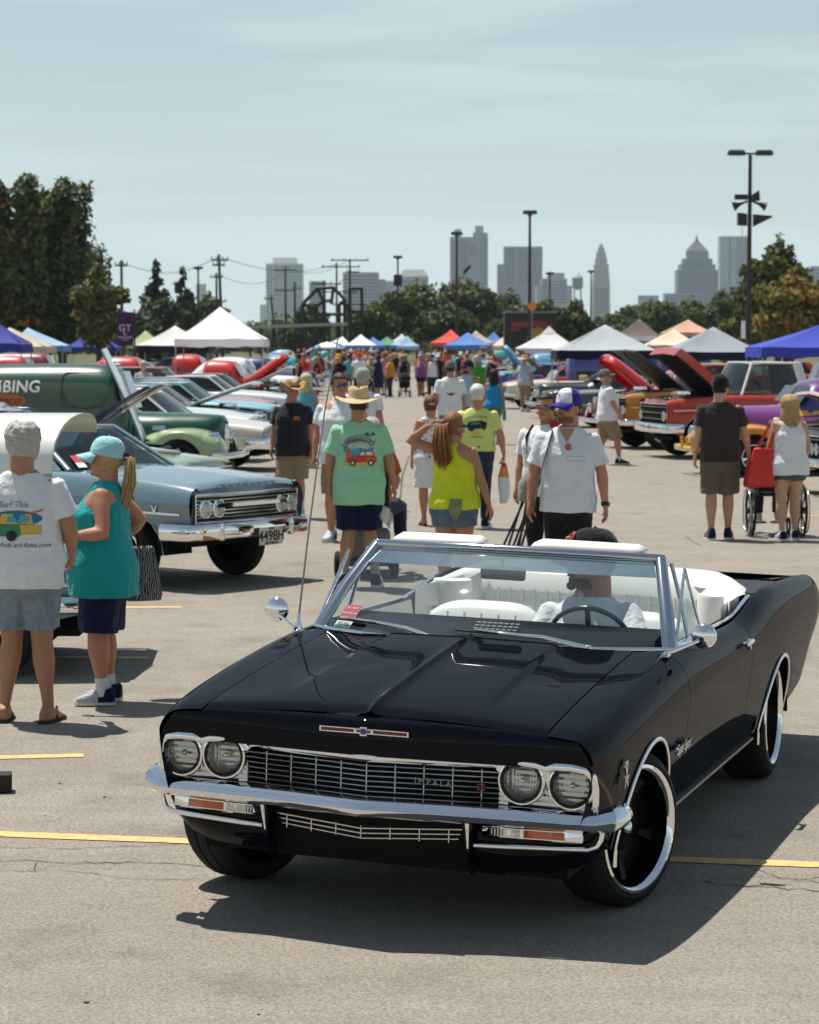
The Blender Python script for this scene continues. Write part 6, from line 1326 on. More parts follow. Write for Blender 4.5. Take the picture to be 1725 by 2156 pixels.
def sedan(label, pos, phi, col, top=None, lift=0.0, sc=1.0, W=.92, wb=2.95, nose=.82, tail=1.25, hood=.86, cowl=.96, belt=.95, deck=.93, roof=1.40, ws=(-.75, -1.30), rw=(-2.35, -2.95), style='hardtop', Rt=.33, lod=1, hood_open=0.0, hood_col=None, hood_under=None, grille='bars', lights=2, seed=0, fin=.0, trim=True, rim='steel', whitewall=False, cat='car', name='classic_car', group=None, eng=None, ybase=None, glassm=None, two=None, crease=.74, hood_scoop=False, hood_front=False, bumph=.06, bz=.50, hth=.022):
    root = empty(name, (pos[0], pos[1], 0), phi, label, cat, group); xr = -(wb + tail); step = .10 if lod else .22; na = 18 if lod else 10; Ra = Rt + .06
    L = lift
    S = Shell(narc=na, arches=[(0, Rt - .01 + 0 * L, Ra + L * .6), (-wb, Rt - .01, Ra + L * .5)], bul=.02,
        yc=[(xr, W - .12), (xr + .3, W - .08), (-wb, W - .09), (-1.6, W - .12), (-.5, W - .11), (.3, W - .13), (nose - .1, W - .15), (nose, W - .17)],
        zc=[(xr, deck - .06 + fin + L), (xr + .25, deck + fin + L), (-wb, belt + .02 + fin * .5 + L), (-1.9, belt + L), (-.8, cowl + L), (-.1, (hood + cowl) / 2 + .02 + L), (nose - .15, hood + L), (nose, hood - .025 + L)],
        yk=[(xr, W - .05), (xr + .4, W), (-wb, W + .01), (-1.2, W), (0, W - .005), (nose - .25, W - .03), (nose, W - .06)],
        zk=[(xr, crease + L), (-1, crease + L), (nose, crease - .04 + L)],
        yb=[(xr, W - .1), (-wb, W - .07), (0, W - .07), (nose, W - .10)],
        zb=[(xr, .46 + L), (xr + .5, .36 + L), (-wb + .5, .31 + L), (-.5, .31 + L), (.5, .33 + L), (nose - .1, .42 + L), (nose, .45 + L)])
    low = two or col
    for sg in (-1, 1):
        xs_ = [(xr, -2.02), (-2.028, -.82), (-.828, nose)] if lod else [(xr, nose)]
        for nm, (a, b) in zip(['rear_quarter', 'door', 'front_fender'] if lod else ['body_side'], xs_):
            q = S.side(a, b, sg, 6 if lod else 3, 6 if lod else 3, step); 
            if two:
                nlow = len([1 for _ in q.f]); q.m = [1 if sum(q.v[i][2] for i in f) / len(f) < crease + L - .001 else 0 for f in q.f]
            q.build(nm, [col, two] if two else col, root, 30)
        if trim:
            q = MB(); q.tube([(x, sg * (S.yside(x, crease - .06 + L) + .004), sinterp(S.zk, x) - .10) for x in np.linspace(xr + .1, nose - .1, 16)], [(.012, .006)] * 16, 6); q.build('side_trim', CHROME, root, 60)
            for xc, zc, r in S.arches:
                q = MB(); P_ = [(xc + r * math.cos(a), sg * (S.yside(xc + r * math.cos(a), zc + r * math.sin(a)) + .004), zc + r * math.sin(a)) for a in [math.pi * i / 18 for i in range(19)]]; q.tube(P_, .008, 6); q.build('arch_moulding', CHROME, root, 60)
        if lod:
            q = MB(); rbox(q, (-1.86, sg * (W + .012), crease + .05 + L), (.13, .02, .022), .008); q.build('door_handle', CHROME, root, 50)
    wheel_wells(root, S, W, inner=.4)
    q = MB(); q.box(((xr + nose) / 2, 0, .30 + L), (nose - xr - .3, W * 1.55, .06)); q.build('underbody', BLACK, root, 0)
    yc = lambda x: sinterp(S.yc, x); zc = lambda x: sinterp(S.zc, x)
    hw = W - .20
    # tops beside the hood, hood, deck
    xh0, xh1 = ws[0] + .12, nose - .03; ny = 13 if lod else 7
    def hz(x, y): t = min(1, abs(y) / hw); return zc(x) + .004 + .035 * (1 - t * t) + (.012 * math.exp(-(y / .05) ** 2) if lod else 0)
    for sg in (-1, 1):
        q = MB(); q.grid([[(x, sg * lerp(yc(x), hw + .004, t), zc(x) + .004 * t) for t in (0, .5, 1)] for x in np.linspace(xh0 - .02, nose, 12)], flip=sg < 0); q.build('fender_top', col, root, 40)
    HP = [[(x, y, hz(x, y)) for y in np.linspace(-hw, hw, ny)] for x in np.linspace(xh0, xh1, 14)]
    HP.append([(nose - .005, y, hz(nose, y) - .03) for y in np.linspace(-hw, hw, ny)])
    hc = hood_col or col
    if hood_open:
        q = MB(); xp = xh1 if hood_front else xh0; M = Matrix.Translation((xp, 0, hz(xp, 0))) @ Matrix.Rotation(hood_open if hood_front else -hood_open, 4, 'Y') @ Matrix.Translation((-xp, 0, -hz(xp, 0))); q.grid(HP, 0, M=M); q.grid([[(p[0], p[1], p[2] - hth) for p in r] for r in HP], 1, M=M, flip=True)
        for r_ in (HP[0], HP[-1], [r[0] for r in HP], [r[-1] for r in HP]): q.grid([r_, [(p[0], p[1], p[2] - hth) for p in r_]], 0, M=M)
        h_ = q.build('hood', [hc, hood_under or hc], root, 40)
        if lod:
            for y in (-hw * .55, 0, hw * .55): q = MB(); q.tube([M @ Vector((x, y * (1 - .2 * t), hz(x, y) - hth - .013)) for x, t in ((xh0 + .1, 0), (xh1 - .1, 1))], [(.012, .035)] * 2, 6); q.build('hood_brace', hood_under or hc, h_)
        eng_bits(root, xh0, xh1, hw, zc(.1) - .02, [eng or STEEL])
    else:
        q = MB(); q.grid(HP); q.build('hood', hc, root, 50)
        if hood_scoop:
            q = MB(); q.loft([[(xh0 + .15, sy * w_, hz(xh0 + .15, 0) + h_) for sy, h_ in ((-1, -.01), (-.9, .05), (.9, .05), (1, -.01))] for w_ in (.28,)] + [[(xh1 - .35, sy * .10, hz(xh1 - .35, 0) + h_) for sy, h_ in ((-1, -.01), (-.9, .03), (.9, .03), (1, -.01))]]); q.build('hood_scoop', hc, root, 20, fix=True)
    if style not in ('pickup', 'roadster'):
        q = MB(); q.grid([[(x, y * yc(x), zc(x) + .03 * (1 - y * y) - fin * .9 * (1 - abs(y) ** 4)) for y in np.linspace(-1, 1, 9)] for x in np.linspace(xr, rw[1] + .15, 8)]); q.build('deck_lid', col, root, 50)
        q = MB(); q.grid([[(x, y * yc(x), zc(x) + .002) for y in (-1, 1)] for x in (rw[1] + .16, rw[0] + .2)]); q.build('parcel_deck', col, root, 0)
    else:
        q = MB(); q.grid([[(x, y * yc(x), (zc(x) if abs(y) > .9 else zc(x) - .40)) for y in (-1, -.93, -.92, .92, .93, 1)] for x in np.linspace(xr, rw[1], 4)]); q.build('bed', col, root, 0)
    q = MB(); q.grid([[(ws[0] + .15 - .35 * t, y * yc(-.7), cowl + L + .004) for y in (-1, 1)] for t in (0, 1)], flip=True); q.build('cowl', col, root, 0)
    # nose and tail panels
    q = MB(); q.grid([[(nose + .03 * math.sin(math.pi * t) - .06 * abs(y) ** 2, y * lerp(W - .10, W - .17, t), lerp(.42 + L, hz(nose, 0) - .03 if abs(y) < .8 else zc(nose), t)) for t in np.linspace(0, 1, 7)] for y in np.linspace(-1, 1, 13)]); q.build('nose_panel', low if two else col, root, 50)
    q = MB(); q.grid([[(xr - .03 * math.sin(math.pi * t) + .06 * abs(y) ** 2, y * lerp(W - .10, W - .12, t), lerp(.46 + L, zc(xr), t)) for t in np.linspace(0, 1, 5)] for y in np.linspace(-1, 1, 9)], flip=True); q.build('tail_panel', low if two else col, root, 50)
    gz0, gz1 = .50 + L, hood - .09 + L
    if grille:
        q = MB(); q.grid([[(nose + .035 - .05 * abs(y) ** 2, y * (W - .16), z) for z in (gz0, gz1)] for y in np.linspace(-1, 1, 9)]); q.build('grille_backing', BLACK, root, 0)
        nb = (8 if lod > 1 else 4) if lod else 2
        for i in range(nb):
            z = lerp(gz0, gz1, (i + .5) / nb); q = MB(); q.tube([(nose + .042 - .05 * y * y, y * (W - .16), z) for y in np.linspace(-1, 1, 7)], (.010 if lod > 1 else .007) if lod else .015, 5); q.build('grille_bar', CHROME_D, root)
        q = MB(); P_ = [(nose + .045 - .05 * y * y, y * (W - .15), gz1) for y in np.linspace(-1, 1, 9)] + [(nose - .005, W - .15, lerp(gz1, gz0, .5))] + [(nose + .045 - .05 * y * y, y * (W - .15), gz0) for y in np.linspace(1, -1, 9)]; q.tube(P_ + [P_[0]], .012, 6); q.build('grille_surround', CHROME, root, 60)
    ly = [W - .26, W - .43][:lights]
    for sg in (-1, 1):
        for y in ly:
            M = Matrix.Translation((nose + .045 - .05 * (y / W) ** 2, sg * y, lerp(gz0, gz1, .5))) @ Matrix.Rotation(R(90), 4, 'Y'); q = MB(); r_ = .085 if lights == 2 else .10; q.lathe([(r_, -.05), (r_, .012), (r_ * .88, .014), (r_ * .84, 0)], 20, M=M); o = q.build('headlight', CHROME, root, 50); q = MB(); q.lathe([(r_ * .86, 0), (r_ * .6, .014), (.001, .02)], 20, M=M); q.build('lens', LEN_R, o, 60)
        q = MB(); rbox(q, (xr - .03, sg * (W - .28), .64 + L), (.04, .22, .10), .02); q.build('tail_light', REDL, root, 40)
        if style != 'bare':
            wx = dict(Rt=Rt, Rr=Rt * .62, w=.2, side=sg, lod=lod)
            wheel(root, (0, sg * (W - .13), Rt), style=rim, white=whitewall, **wx); wheel(root, (-wb, sg * (W - .13), Rt), style=rim, white=whitewall, **wx)
    for x, sx in ((nose, 1), (xr, -1)):
        q = MB(); P_ = [(x - sx * .30, -W, bz + L), (x + sx * .02, -W + .02, bz + L), (x + sx * .09, -W + .14, bz + L), (x + sx * .13, 0, bz + L), (x + sx * .09, W - .14, bz + L), (x + sx * .02, W - .02, bz + L), (x - sx * .30, W, bz + L)]; q.tube(P_, [(bumph, .025)] * 7, 10); q.build('front_bumper' if sx > 0 else 'rear_bumper', CHROME, root, 60)
    # greenhouse
    zb = belt + L + .005; zw = cowl + L + .005; zr = roof + L; yb_, yr_ = W - .15, W - .31; tc = top or col; gm = glassm or GLASS_D
    if style == 'roadster':
        q = MB(); fr = [(ws[0], -yb_, zw), (ws[0] - .18, -yb_ + .05, zw + .33), (ws[0] - .18, yb_ - .05, zw + .33), (ws[0], yb_, zw)]; q.tube(fr, .016, 8); o = q.build('windshield_frame', CHROME, root, 60); q = MB(); q.add(fr, [(0, 1, 2, 3)]); q.build('pane', GLASS, o, 0)
        q = MB(); q.box((-1.6, 0, zb - .1), (1.1, W * 1.4, .06)); q.build('cockpit', DARKIN, root, 0); q = MB(); rbox(q, (-1.95, 0, zb + .02), (.16, W * 1.3, .34), .06); q.build('seat_back', mat('tan_leather', (.30, .18, .10), rough=.5), root, 60)
    else:
        A0, A1, C1, C0 = (ws[0], zw), (ws[1], zr - .03), (rw[0], zr - .04), (rw[1], zb + .01)
        q = MB(); nx = 14 if lod else 6; rows = []
        for i in range(nx):
            t = i / (nx - 1); x = lerp(A1[0] + .03, C1[0] - .03, t); e = math.sin(math.pi * min(max(t, .0), 1)) ** .5 if 0 < t < 1 else 0
            rows.append([(x + .03 * (1 - y * y) * (1 if t < .5 else -1) * (1 - e), y * yr_ * (1 - .03 * abs(2 * t - 1)), zr - .035 + .035 * e * (1 - .35 * y * y) - .018 * abs(y) ** 6 - .02 * y * y) for y in np.linspace(-1, 1, 11 if lod else 7)])
        q.grid(rows, flip=True); q.grid([[(p[0], p[1], p[2] - .035) for p in r] for r in rows]); q.build('roof', tc, root, 50)
        def gl(nm, quad, n=7, bow=.0, ax=0):
            a, b, c_, d_ = [Vector(p) for p in quad]; q = MB()
            q.grid([[a.lerp(b, s_).lerp(d_.lerp(c_, s_), t) + Vector((bow * (1 - (2 * s_ - 1) ** 2), 0, 0)) for t in np.linspace(0, 1, 4)] for s_ in np.linspace(0, 1, n)]); return q.build(nm, gm, root, 180)
        gl('windshield', [(A0[0], -yb_, A0[1]), (A0[0], yb_, A0[1]), (A1[0], yr_, A1[1]), (A1[0], -yr_, A1[1])], 9, .09)
        gl('rear_window', [(C0[0], yb_ - .04, C0[1]), (C0[0], -yb_ + .04, C0[1]), (C1[0], -yr_, C1[1]), (C1[0], yr_, C1[1])], 9, -.06)
        for sg in (-1, 1):
            q = MB(); q.tube([(A0[0], sg * yb_, A0[1]), (A1[0], sg * yr_, A1[1])], [(.022, .03)] * 2, 8); q.tube([(A1[0], sg * yr_, A1[1]), (C1[0], sg * yr_, C1[1])], [(.022, .018)] * 2, 8); q.tube([(C1[0], sg * yr_, C1[1]), (C0[0], sg * yb_, C0[1])], [(.03, .03)] * 2, 8); q.build('roof_pillar', tc, root, 60)
            xq = C1[0] + .12 if style != 'wagon' else C1[0] + .05
            cp = [(xq + .05, sg * yr_, C1[1]), (C1[0], sg * yr_, C1[1]), (C0[0], sg * yb_, C0[1]), (lerp(C0[0], xq, .62), sg * yb_, zb)]; q = MB(); q.add(cp, [(0, 1, 2, 3)]); q.build('sail_panel', tc, root, 0)
            gl('side_window', [(A0[0] - .1, sg * (yb_ + .002), zb), (lerp(C0[0], xq, .60), sg * (yb_ + .002), zb), (xq + .04, sg * (yr_ + .002), zr - .06), (A1[0] - .03, sg * (yr_ + .002), zr - .06)], 2)
            if style in ('sedan', 'wagon'):
                for xx in ((-1.75, -2.6) if style == 'wagon' else (-1.75,)): q = MB(); q.tube([(xx, sg * (yb_ + .01), zb), (xx - .06, sg * (yr_ + .01), zr - .05)], .022, 6); q.build('door_pillar', tc, root)
            q = MB(); q.tube([(A0[0] - .1, sg * (yb_ + .02), zb + .006), (C0[0] + .3, sg * (yb_ + .02), zb + .006)], .009, 5); q.build('belt_trim', CHROME, root)
        if lod:
            q = MB(); q.box((-1.7, 0, .55 + L), (2.0, W * 1.5, .06)); q.build('cabin_floor', DARKIN, root, 0)
            for y in (-.36, .36): q = MB(); rbox(q, (-1.75, y, .85 + L), (.16, .52, .50), .06); q.build('seat_back', mat('seat_' + str(seed % 3), [(.02, .02, .022), (.10, .02, .02), (.10, .16, .17)][seed % 3], rough=.5), root, 60)
            q = MB(); q.tube([(-1.18 + .05 * math.cos(a), .36 + .19 * math.cos(a) * 0 + .19 * math.sin(a), .98 + L + .17 * math.cos(a)) for a in [2 * math.pi * i / 20 for i in range(21)]], .012, 6); q.build('steering_wheel', BLACKM, root)
    return root, S
def fender(q, xc, x0, x1, yin, yout, ztop, zlow, Ra, zc, nx=26, mi=0):
    """pontoon fender over a wheel: swells over the arch, tapers to x1 (behind)"""
    for sg in (-1, 1):
        P_ = []
        xs = sorted(set([round(v, 4) for v in np.linspace(x1, x0, nx)] + [round(xc + Ra * math.cos(math.pi * i / 12), 4) for i in range(13)] + [xc + Ra + .001, xc - Ra - .001]))
        for x in xs:
            t = (x - x1) / (x0 - x1); f = math.sin(math.pi * min(1, max(0, (1 - t) * .78 + .22 * (1 - t) ** .5))) ** .55 if t < 1 else .0
            d = max(0, 1 - ((x - xc) / (x0 - xc)) ** 2.6) ** .5 if x > xc else max(0, 1 - (abs(x - xc) / abs(x1 - xc)) ** 1.9) ** .62
            zt = lerp(zlow + .10, ztop, d); yo = lerp(yin + .10, yout, d ** .6)
            zl = zlow
            if abs(x - xc) <= Ra: zl = max(zl, zc + math.sqrt(max(0, Ra * Ra - (x - xc) ** 2)))
            zl = min(zl, zt - .03); row = []
            for i in range(9):
                a = math.pi / 2 * i / 8; row.append((x, sg * (yin + (yo - yin) * math.sin(a) ** .85), zl + .12 * 0 + (zt - (zl + (zt - zl) * .45)) * math.cos(a) ** .8 + (zl + (zt - zl) * .45) - zl + 0 if False else (zl + (zt - zl) * .42) + (zt - zl) * .58 * math.cos(a) ** .8))
            row.append((x, sg * (yo - .005), zl)); row.append((x, sg * (yo - .03), zl)); P_.append(row)
        q.grid(P_, mi, flip=sg > 0)
def fat_car(label, pos, phi, col, fcol=None, top=None, roof=1.60, wb=2.85, van=False, pickup=False, hood_open=0.0, lod=1, name='classic_car', cat='car', Rt=.34, sc=1, hoodz=1.12, chop=0.0, grillem=None, group=None, hood_col=None, tail=1.05, flank=None, whitewall=False, nofront=False, eng=None, rim='steel', narrow=.50):
    root = empty(name, (pos[0], pos[1], 0), phi, label, cat, group); fc = fcol or col; nose = .62; xr = -(wb + tail); tp = top or col
    def ring(x, w, z0, z1, n=20, tuck=.0, e=3.2):      # arch-shaped section
        pts = []
        for i in range(n + 1):
            a = math.pi * i / n; c, s = math.cos(a), math.sin(a); pts.append((x, w * math.copysign(abs(c) ** (2 / e), c) * (1 + tuck * 0), z0 + (z1 - z0) * abs(s) ** (2 / e)))
        return pts
    n = 20 if lod else 12
    H0 = hoodz
    hoodr = [(nose, narrow * .30, .55, H0 - .10), (nose - .06, narrow * .62, .50, H0 - .02), (nose - .22, narrow * .85, .48, H0), (0, narrow, .46, H0 + .02), (-.45, narrow * 1.16, .45, H0 + .03), (-.78, .66, .45, H0 + .04)]
    cab = [(-.80, .68, .38, H0 + .03), (-.95, .72, .37, H0 + .10), (-1.15, .74, .36, roof - .10), (-1.40, .75, .36, roof - .015), (-1.9, .76, .36, roof)]
    if van: cab += [(-2.8, .76, .37, roof - .005), (-3.5, .74, .38, roof - .03), (xr + .05, .70, .40, roof - .10), (xr, .64, .44, roof - .2)]
    elif pickup: cab += [(-2.05, .75, .38, roof - .03), (-2.14, .73, .40, roof - .12), (-2.16, .70, .42, H0 + .02)]
    else: cab += [(-2.3, .74, .37, roof - .05), (-2.75, .70, .38, roof - .26), (-3.2, .64, .38, 1.10), (-3.6, .58, .40, .86), (xr, .46, .44, .60)]
    def resamp(tab, k=3):
        out = []
        xs = [t[0] for t in tab][::-1]
        for a, b in zip(tab, tab[1:]):
            for i in range(k):
                x = lerp(a[0], b[0], i / k); out.append((x,) + tuple(sinterp([(t[0], t[j]) for t in tab[::-1]], x) for j in (1, 2, 3)))
        return out + [tab[-1]]
    k = 3 if lod else 2
    if not nofront:
        hr = resamp(hoodr, k)
        if hood_open:
            q = MB(); up = [ring(*r, n) for r in hr]; cut = [[p for p in r if p[2] > .86] for r in up]
            m_ = 9; 
            def upper(r): return [(r[0], r[1] * math.copysign(abs(math.cos(a)) ** .62, math.cos(a)), (H0 - .22) + (r[3] - H0 + .22) * math.sin(a) ** .62) for a in [math.pi * i / 12 for i in range(13)]]
            piv = Vector((-.76, 0, H0 + .03)); M = Matrix.Translation(piv) @ Matrix.Rotation(-hood_open, 4, 'Y') @ Matrix.Translation(-piv); rows = [upper(r) for r in hr]
            q.grid(rows, 0, M=M, flip=True); q.grid([[(p[0], p[1] * .96, p[2] - .02) for p in r] for r in rows], 1, M=M); e0 = rows[0]; q.grid([e0, [(p[0], p[1] * .96, p[2] - .02) for p in e0]], 0, M=M); q.build('hood', [hood_col or col, hood_col or col], root, 45)
            q = MB(); q.grid([[(r[0], sy * r[1] * .98, z) for z in (r[2], .66, H0 - .24)] for r in hr for sy in (1,)], flip=True); q.grid([[(r[0], -r[1] * .98, z) for z in (r[2], .66, H0 - .24)] for r in hr]); q.build('engine_side', fc, root, 40)
            eng_bits(root, -.7, .45, narrow * .8, H0 - .12, [eng or STEEL])
        else: q = MB(); q.grid([ring(*r, n) for r in hr], flip=True); q.build('hood', hood_col or col, root, 40)
    q = MB(); cr = resamp(cab, k); rows = [ring(*r, n) for r in cr]; q.grid(rows, flip=True); q.add(rows[-1], [tuple(range(n + 1))]); q.add(rows[0], [tuple(range(n + 1))[::-1]])
    bd = q.build('body', [col, flank] if flank else col, root, 40, fix=False)
    if flank: bd.data.polygons.foreach_set('material_index', [1 if (p.center.z < roof - .25 and p.center.x < -.9) else 0 for p in bd.data.polygons])
    q = MB(); fender(q, 0, .72, -.95, .40, .90, .90, .40, Rt + .05, Rt, 26 if lod else 14)
    if not nofront:
        fo = MB(); fo.v, fo.f, fo.m = q.v[:len(q.v) // 2], q.f[:len(q.f) // 2], q.m[:len(q.f) // 2]
        f2 = MB(); h_ = len(q.v) // 2; f2.v, f2.f, f2.m = q.v[h_:], [tuple(i - h_ for i in f) for f in q.f[len(q.f) // 2:]], q.m[len(q.f) // 2:]
        fo.build('front_fender', fc, root, 50); f2.build('front_fender', fc, root, 50)
    q = MB(); fender(q, -wb, -wb + .62, -wb - .95, .52, .92, .84, .38, Rt + .05, Rt, 24 if lod else 14); h_ = len(q.v) // 2; fh = len(q.f) // 2
    for vv, ff in ((q.v[:h_], q.f[:fh]), (q.v[h_:], [tuple(i - h_ for i in f) for f in q.f[fh:]])): f2 = MB(); f2.v, f2.f, f2.m = vv, ff, [0] * len(ff); f2.build('rear_fender', fc, root, 50)
    if pickup:
        q = MB(); q.box((-3.1, 0, .60), (1.75, 1.15, .06)); [q.box((-3.1, sy * .60, .78), (1.75, .05, .40)) for sy in (-1, 1)]; q.box((-3.96, 0, .78), (.05, 1.2, .40)); q.build('bed', col, root, 0)
    for sg in (-1, 1):
        # windows follow the cab surface
        w0, w1, zb_, zt_ = -1.20, (-1.98 if (van or pickup) else -1.95), H0 + .10, roof - .14 - chop
        geo = [g_poly([(w0 + .12, zt_ - .02), (w0 + .20, zt_), (w1 + .05, zt_), (w1, zt_ - .05), (w1, zb_ + .04), (w1 + .04, zb_), (w0 - .04, zb_), (w0 - .06, zb_ + .03)][::1])]
        if not van and not pickup: geo.append(g_poly([(-2.10, zt_ - .01), (-2.40, zt_ - .05), (-2.62, zb_ + .06), (-2.55, zb_), (-2.10, zb_)]))
        for gq in geo: drape('side_window', root, bd, [gq], [GLASS_W], '+y' if sg > 0 else '-y', .006, maxedge=.15)
        q = MB(); zb2 = roof - .13 - chop; q.add([(-.905, sg * .06 * 0 + sg * .02, H0 + .10), (-.93, sg * .60, H0 + .10), (-1.145, sg * .62, zb2), (-1.115, sg * .02, zb2)], [(0, 1, 2, 3)]); q.build('windshield', GLASS_W, root, 0)
        M = Matrix.Translation((.60, sg * .62, .72)) @ Matrix.Rotation(R(90), 4, 'Y')
        if not nofront:
            q = MB(); q.lathe([(.11, -.16), (.115, .0), (.10, .02)], 20, M=M); o = q.build('headlight', CHROME, root, 50); q = MB(); q.lathe([(.10, .01), (.06, .03), (.001, .038)], 18, M=M); q.build('lens', LEN_R, o, 60)
        q = MB(); rbox(q, (-.88 - 0, sg * .77, .46), (1.9, .10, .05), .02); o = q.build('running_board', fc, root, 40); o.location.x = -.55
        wheel(root, (0, sg * .74, Rt), Rt=Rt, Rr=Rt * .6, w=.2, style=rim, side=sg, lod=lod, white=whitewall); wheel(root, (-wb, sg * .76, Rt), Rt=Rt, Rr=Rt * .6, w=.22, style=rim, side=sg, lod=lod, white=whitewall)
    if not nofront:
        for i in range(7 if lod else 3):
            y = (i - (3 if lod else 1)) * (.05 if lod else .1); q = MB(); q.tube([(nose + .02 - abs(y) * .25, y, .52), (nose + .03 - abs(y) * .25, y, .75), (nose - .0 - abs(y) * .25, y, H0 - .16)], .012, 6); q.build('grille_bar', grillem or CHROME, root)
        q = MB(); q.tube([(.55, -.86, .46), (.82, -.80, .46), (.90, 0, .46), (.82, .80, .46), (.55, .86, .46)], [(.05, .02)] * 5, 10); q.build('front_bumper', CHROME if not grillem else grillem, root, 60)
    q = MB(); q.tube([(xr + .3, -.84, .46), (xr - .08, -.72, .46), (xr - .14, 0, .46), (xr - .08, .72, .46), (xr + .3, .84, .46)], [(.05, .02)] * 5, 10); q.build('rear_bumper', CHROME, root, 60)
    q = MB(); q.box((-1.6, 0, .36), (3.8, 1.2, .08)); q.build('underbody', BLACK, root, 0)
    return root, bd
GLASS_W = mat('dark_window', (.012, .015, .017), rough=.04, spec=.8, coat=1)
# ================================================================== placing the cars
def P_(n, c, **k): return paint(n, c, **k)
MINT, TEALP, CREAM = P_('mint', (.42, .60, .52)), P_('teal', (.05, .26, .25)), P_('cream', (.70, .66, .56))
# nearest left: two-tone car seen from behind with its pale lid raised
root, S = sedan('mint and teal car with its pale curved lid raised, behind the couple', (-5.80, 17.15), R(180), MINT, two=TEALP, tail=.74, roof=1.42, rw=(-2.3, -2.85), W=.90, seed=2, rim='spoke', Rt=.335, lod=1)
rows = []
for i in range(9):
    t = i / 8; x = lerp(-2.35, -3.50, t); row = []
    for j in range(15):
        a = math.pi * j / 14; c_ = math.cos(a); y = (.62 if c_ > 0 else .34) * c_; row.append((x + t * (.15 if c_ > 0 else .04) * c_, y, (1.38 if c_ > 0 else 1.66) + (.40 if c_ > 0 else .12) * math.sin(a) ** .75))
    rows.append(row)
q = MB(); q.grid(rows, 0); q.grid([[(p[0], p[1] * .96, p[2] - .03) for p in r] for r in rows], 1, flip=True); q.grid([rows[-1], [(p[0], p[1] * .96, p[2] - .03) for p in rows[-1]]], 1); q.build('trunk_lid', [P_('lid_white', (.74, .73, .68)), mat('lid_lining', (.52, .47, .38), rough=.7)], root, 50)
for sg in (-1, 1): q = MB(); q.tube([(-2.75, sg * .5, .95), (-2.62, sg * .5, 1.45)], .02, 6); q.build('lid_hinge', STEEL, root)
# blue-grey coupe with plate 4498H
root, S = sedan('raised blue-grey coupe with chrome front bumper and plate 4498H', (-2.16, 23.1), R(-36.7), P_('bluegrey', (.15, .235, .28), rough=.3), lift=.12, lod=2, W=.88, hood=.85, cowl=.93, belt=.93, nose=.80, roof=1.34, ws=(-.80, -1.45), rw=(-2.4, -3.0), Rt=.325, rim='steel', glassm=glass('coupe_glass', (.42, .52, .54), .4), bumph=.075, crease=.72, seed=3, bz=.42)
q = MB(); rbox(q, (.985, .12, .47), (.012, .34, .17), .01); pl = q.build('licence_plate', mat('plate_white', (.60, .57, .50), rough=.5), root, 30)
text_on('plate_number', pl, '4498H', .135, Matrix.Translation((.993, .12, .465)) @ FACE_X, BLACKM, .002, bold=.012); text_on('plate_script', pl, 'HISTORICAL', .034, Matrix.Translation((.993, .12, .40)) @ FACE_X, BLACKM, .002); text_on('plate_state', pl, 'OHIO', .034, Matrix.Translation((.993, .12, .538)) @ FACE_X, BLACKM, .002)
for i, ch in enumerate('CHEVROLET'):
    y = -.40 + i * .10; text_on('hood_letter', root, ch, .055, Matrix.Translation((.806 - .03 * abs(y), y, .958 - .02 * abs(y))) @ Matrix.Rotation(R(-25), 4, 'Y') @ FACE_X, CHROME, .006, bold=.02)
for sg in (-1, 1):
    q = MB(); rbox(q, (.905, sg * .50, .54), (.07, .045, .17), .015); q.build('bumper_guard', CHROME, root, 40)
    q = MB(); rbox(q, (.90, sg * .66, .50), (.03, .18, .055), .01); q.build('turn_lamp', AMBER, root, 40)
q = MB(); q.box((.855, 0, .775), (.02, 1.0, .035)); q.build('grille_centre_bar', CHROME, root, 0)
q = MB(); v, f = text_geo('V', .10, .08, bold=.02); q.add(v, f, M=Matrix.Translation((.42, -.872, .74)) @ SIDE_R); q.build('engine_badge', CHROME, root, 0)
q = MB(); q.loft([[(-.35, -.05, .99), (-.35, .05, .99), (-.35, .05, 1.0), (-.35, -.05, 1.0)], [(.35, -.09, .955), (.35, .09, .955), (.35, .09, .985), (.35, -.09, .985)]]); q.build('hood_ornament', BLACKM, root, 0, fix=True)
for a, b, m in ((0, .38, WHITEM), (.38, 1, mat('card_red', (0, 0, 0)))):
    A0_, A1_ = Vector((-.80, -.73, 1.055)), Vector((-1.45, -.57, 1.43)); q = MB(); pt = lambda y, t: (lerp(-.74, -1.45, .06 + .28 * t), -y * (1 - .12 * t), lerp(1.06, 1.44, .06 + .28 * t)); q.add([pt(.62, a), pt(.50, a), pt(.50, b), pt(.62, b)], [(0, 1, 2, 3)]); q.build('registration_card', m, root, 0)
# the row behind it
sedan('sage green car with darker stripes on its hood', (-3.20, 29.2), R(-22), P_('sage', (.24, .32, .22)), lod=1, W=.88, seed=1, hood=.86, hood_scoop=True)
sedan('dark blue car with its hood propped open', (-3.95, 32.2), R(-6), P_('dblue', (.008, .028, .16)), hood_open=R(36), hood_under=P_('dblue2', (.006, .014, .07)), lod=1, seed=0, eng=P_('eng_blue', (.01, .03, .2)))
sedan('grey car with front-hinged striped hood standing upright', (-4.60, 35.0), R(5), P_('lgrey', (.45, .50, .53)), hood_open=R(62), hood_front=True, hood_under=BLACKM, lod=1, seed=1)
root, bd = fat_car('dark green panel van lettered PLUMBING on its sage side', (-3.60, 39.6), R(-7), P_('dgreen', (.002, .052, .030), coat=.4), P_('sagef', (.28, .38, .20)), van=True, flank=P_('sageflank', (.062, .100, .056), coat=.4), roof=1.93, name='panel_van', cat='van', hoodz=1.10, wb=3.0, tail=1.3, narrow=.56)
bd.data.polygons.foreach_set('material_index', [1 if (p.center.z < 1.93 - .34 and p.center.x < -.9) else 0 for p in bd.data.polygons])
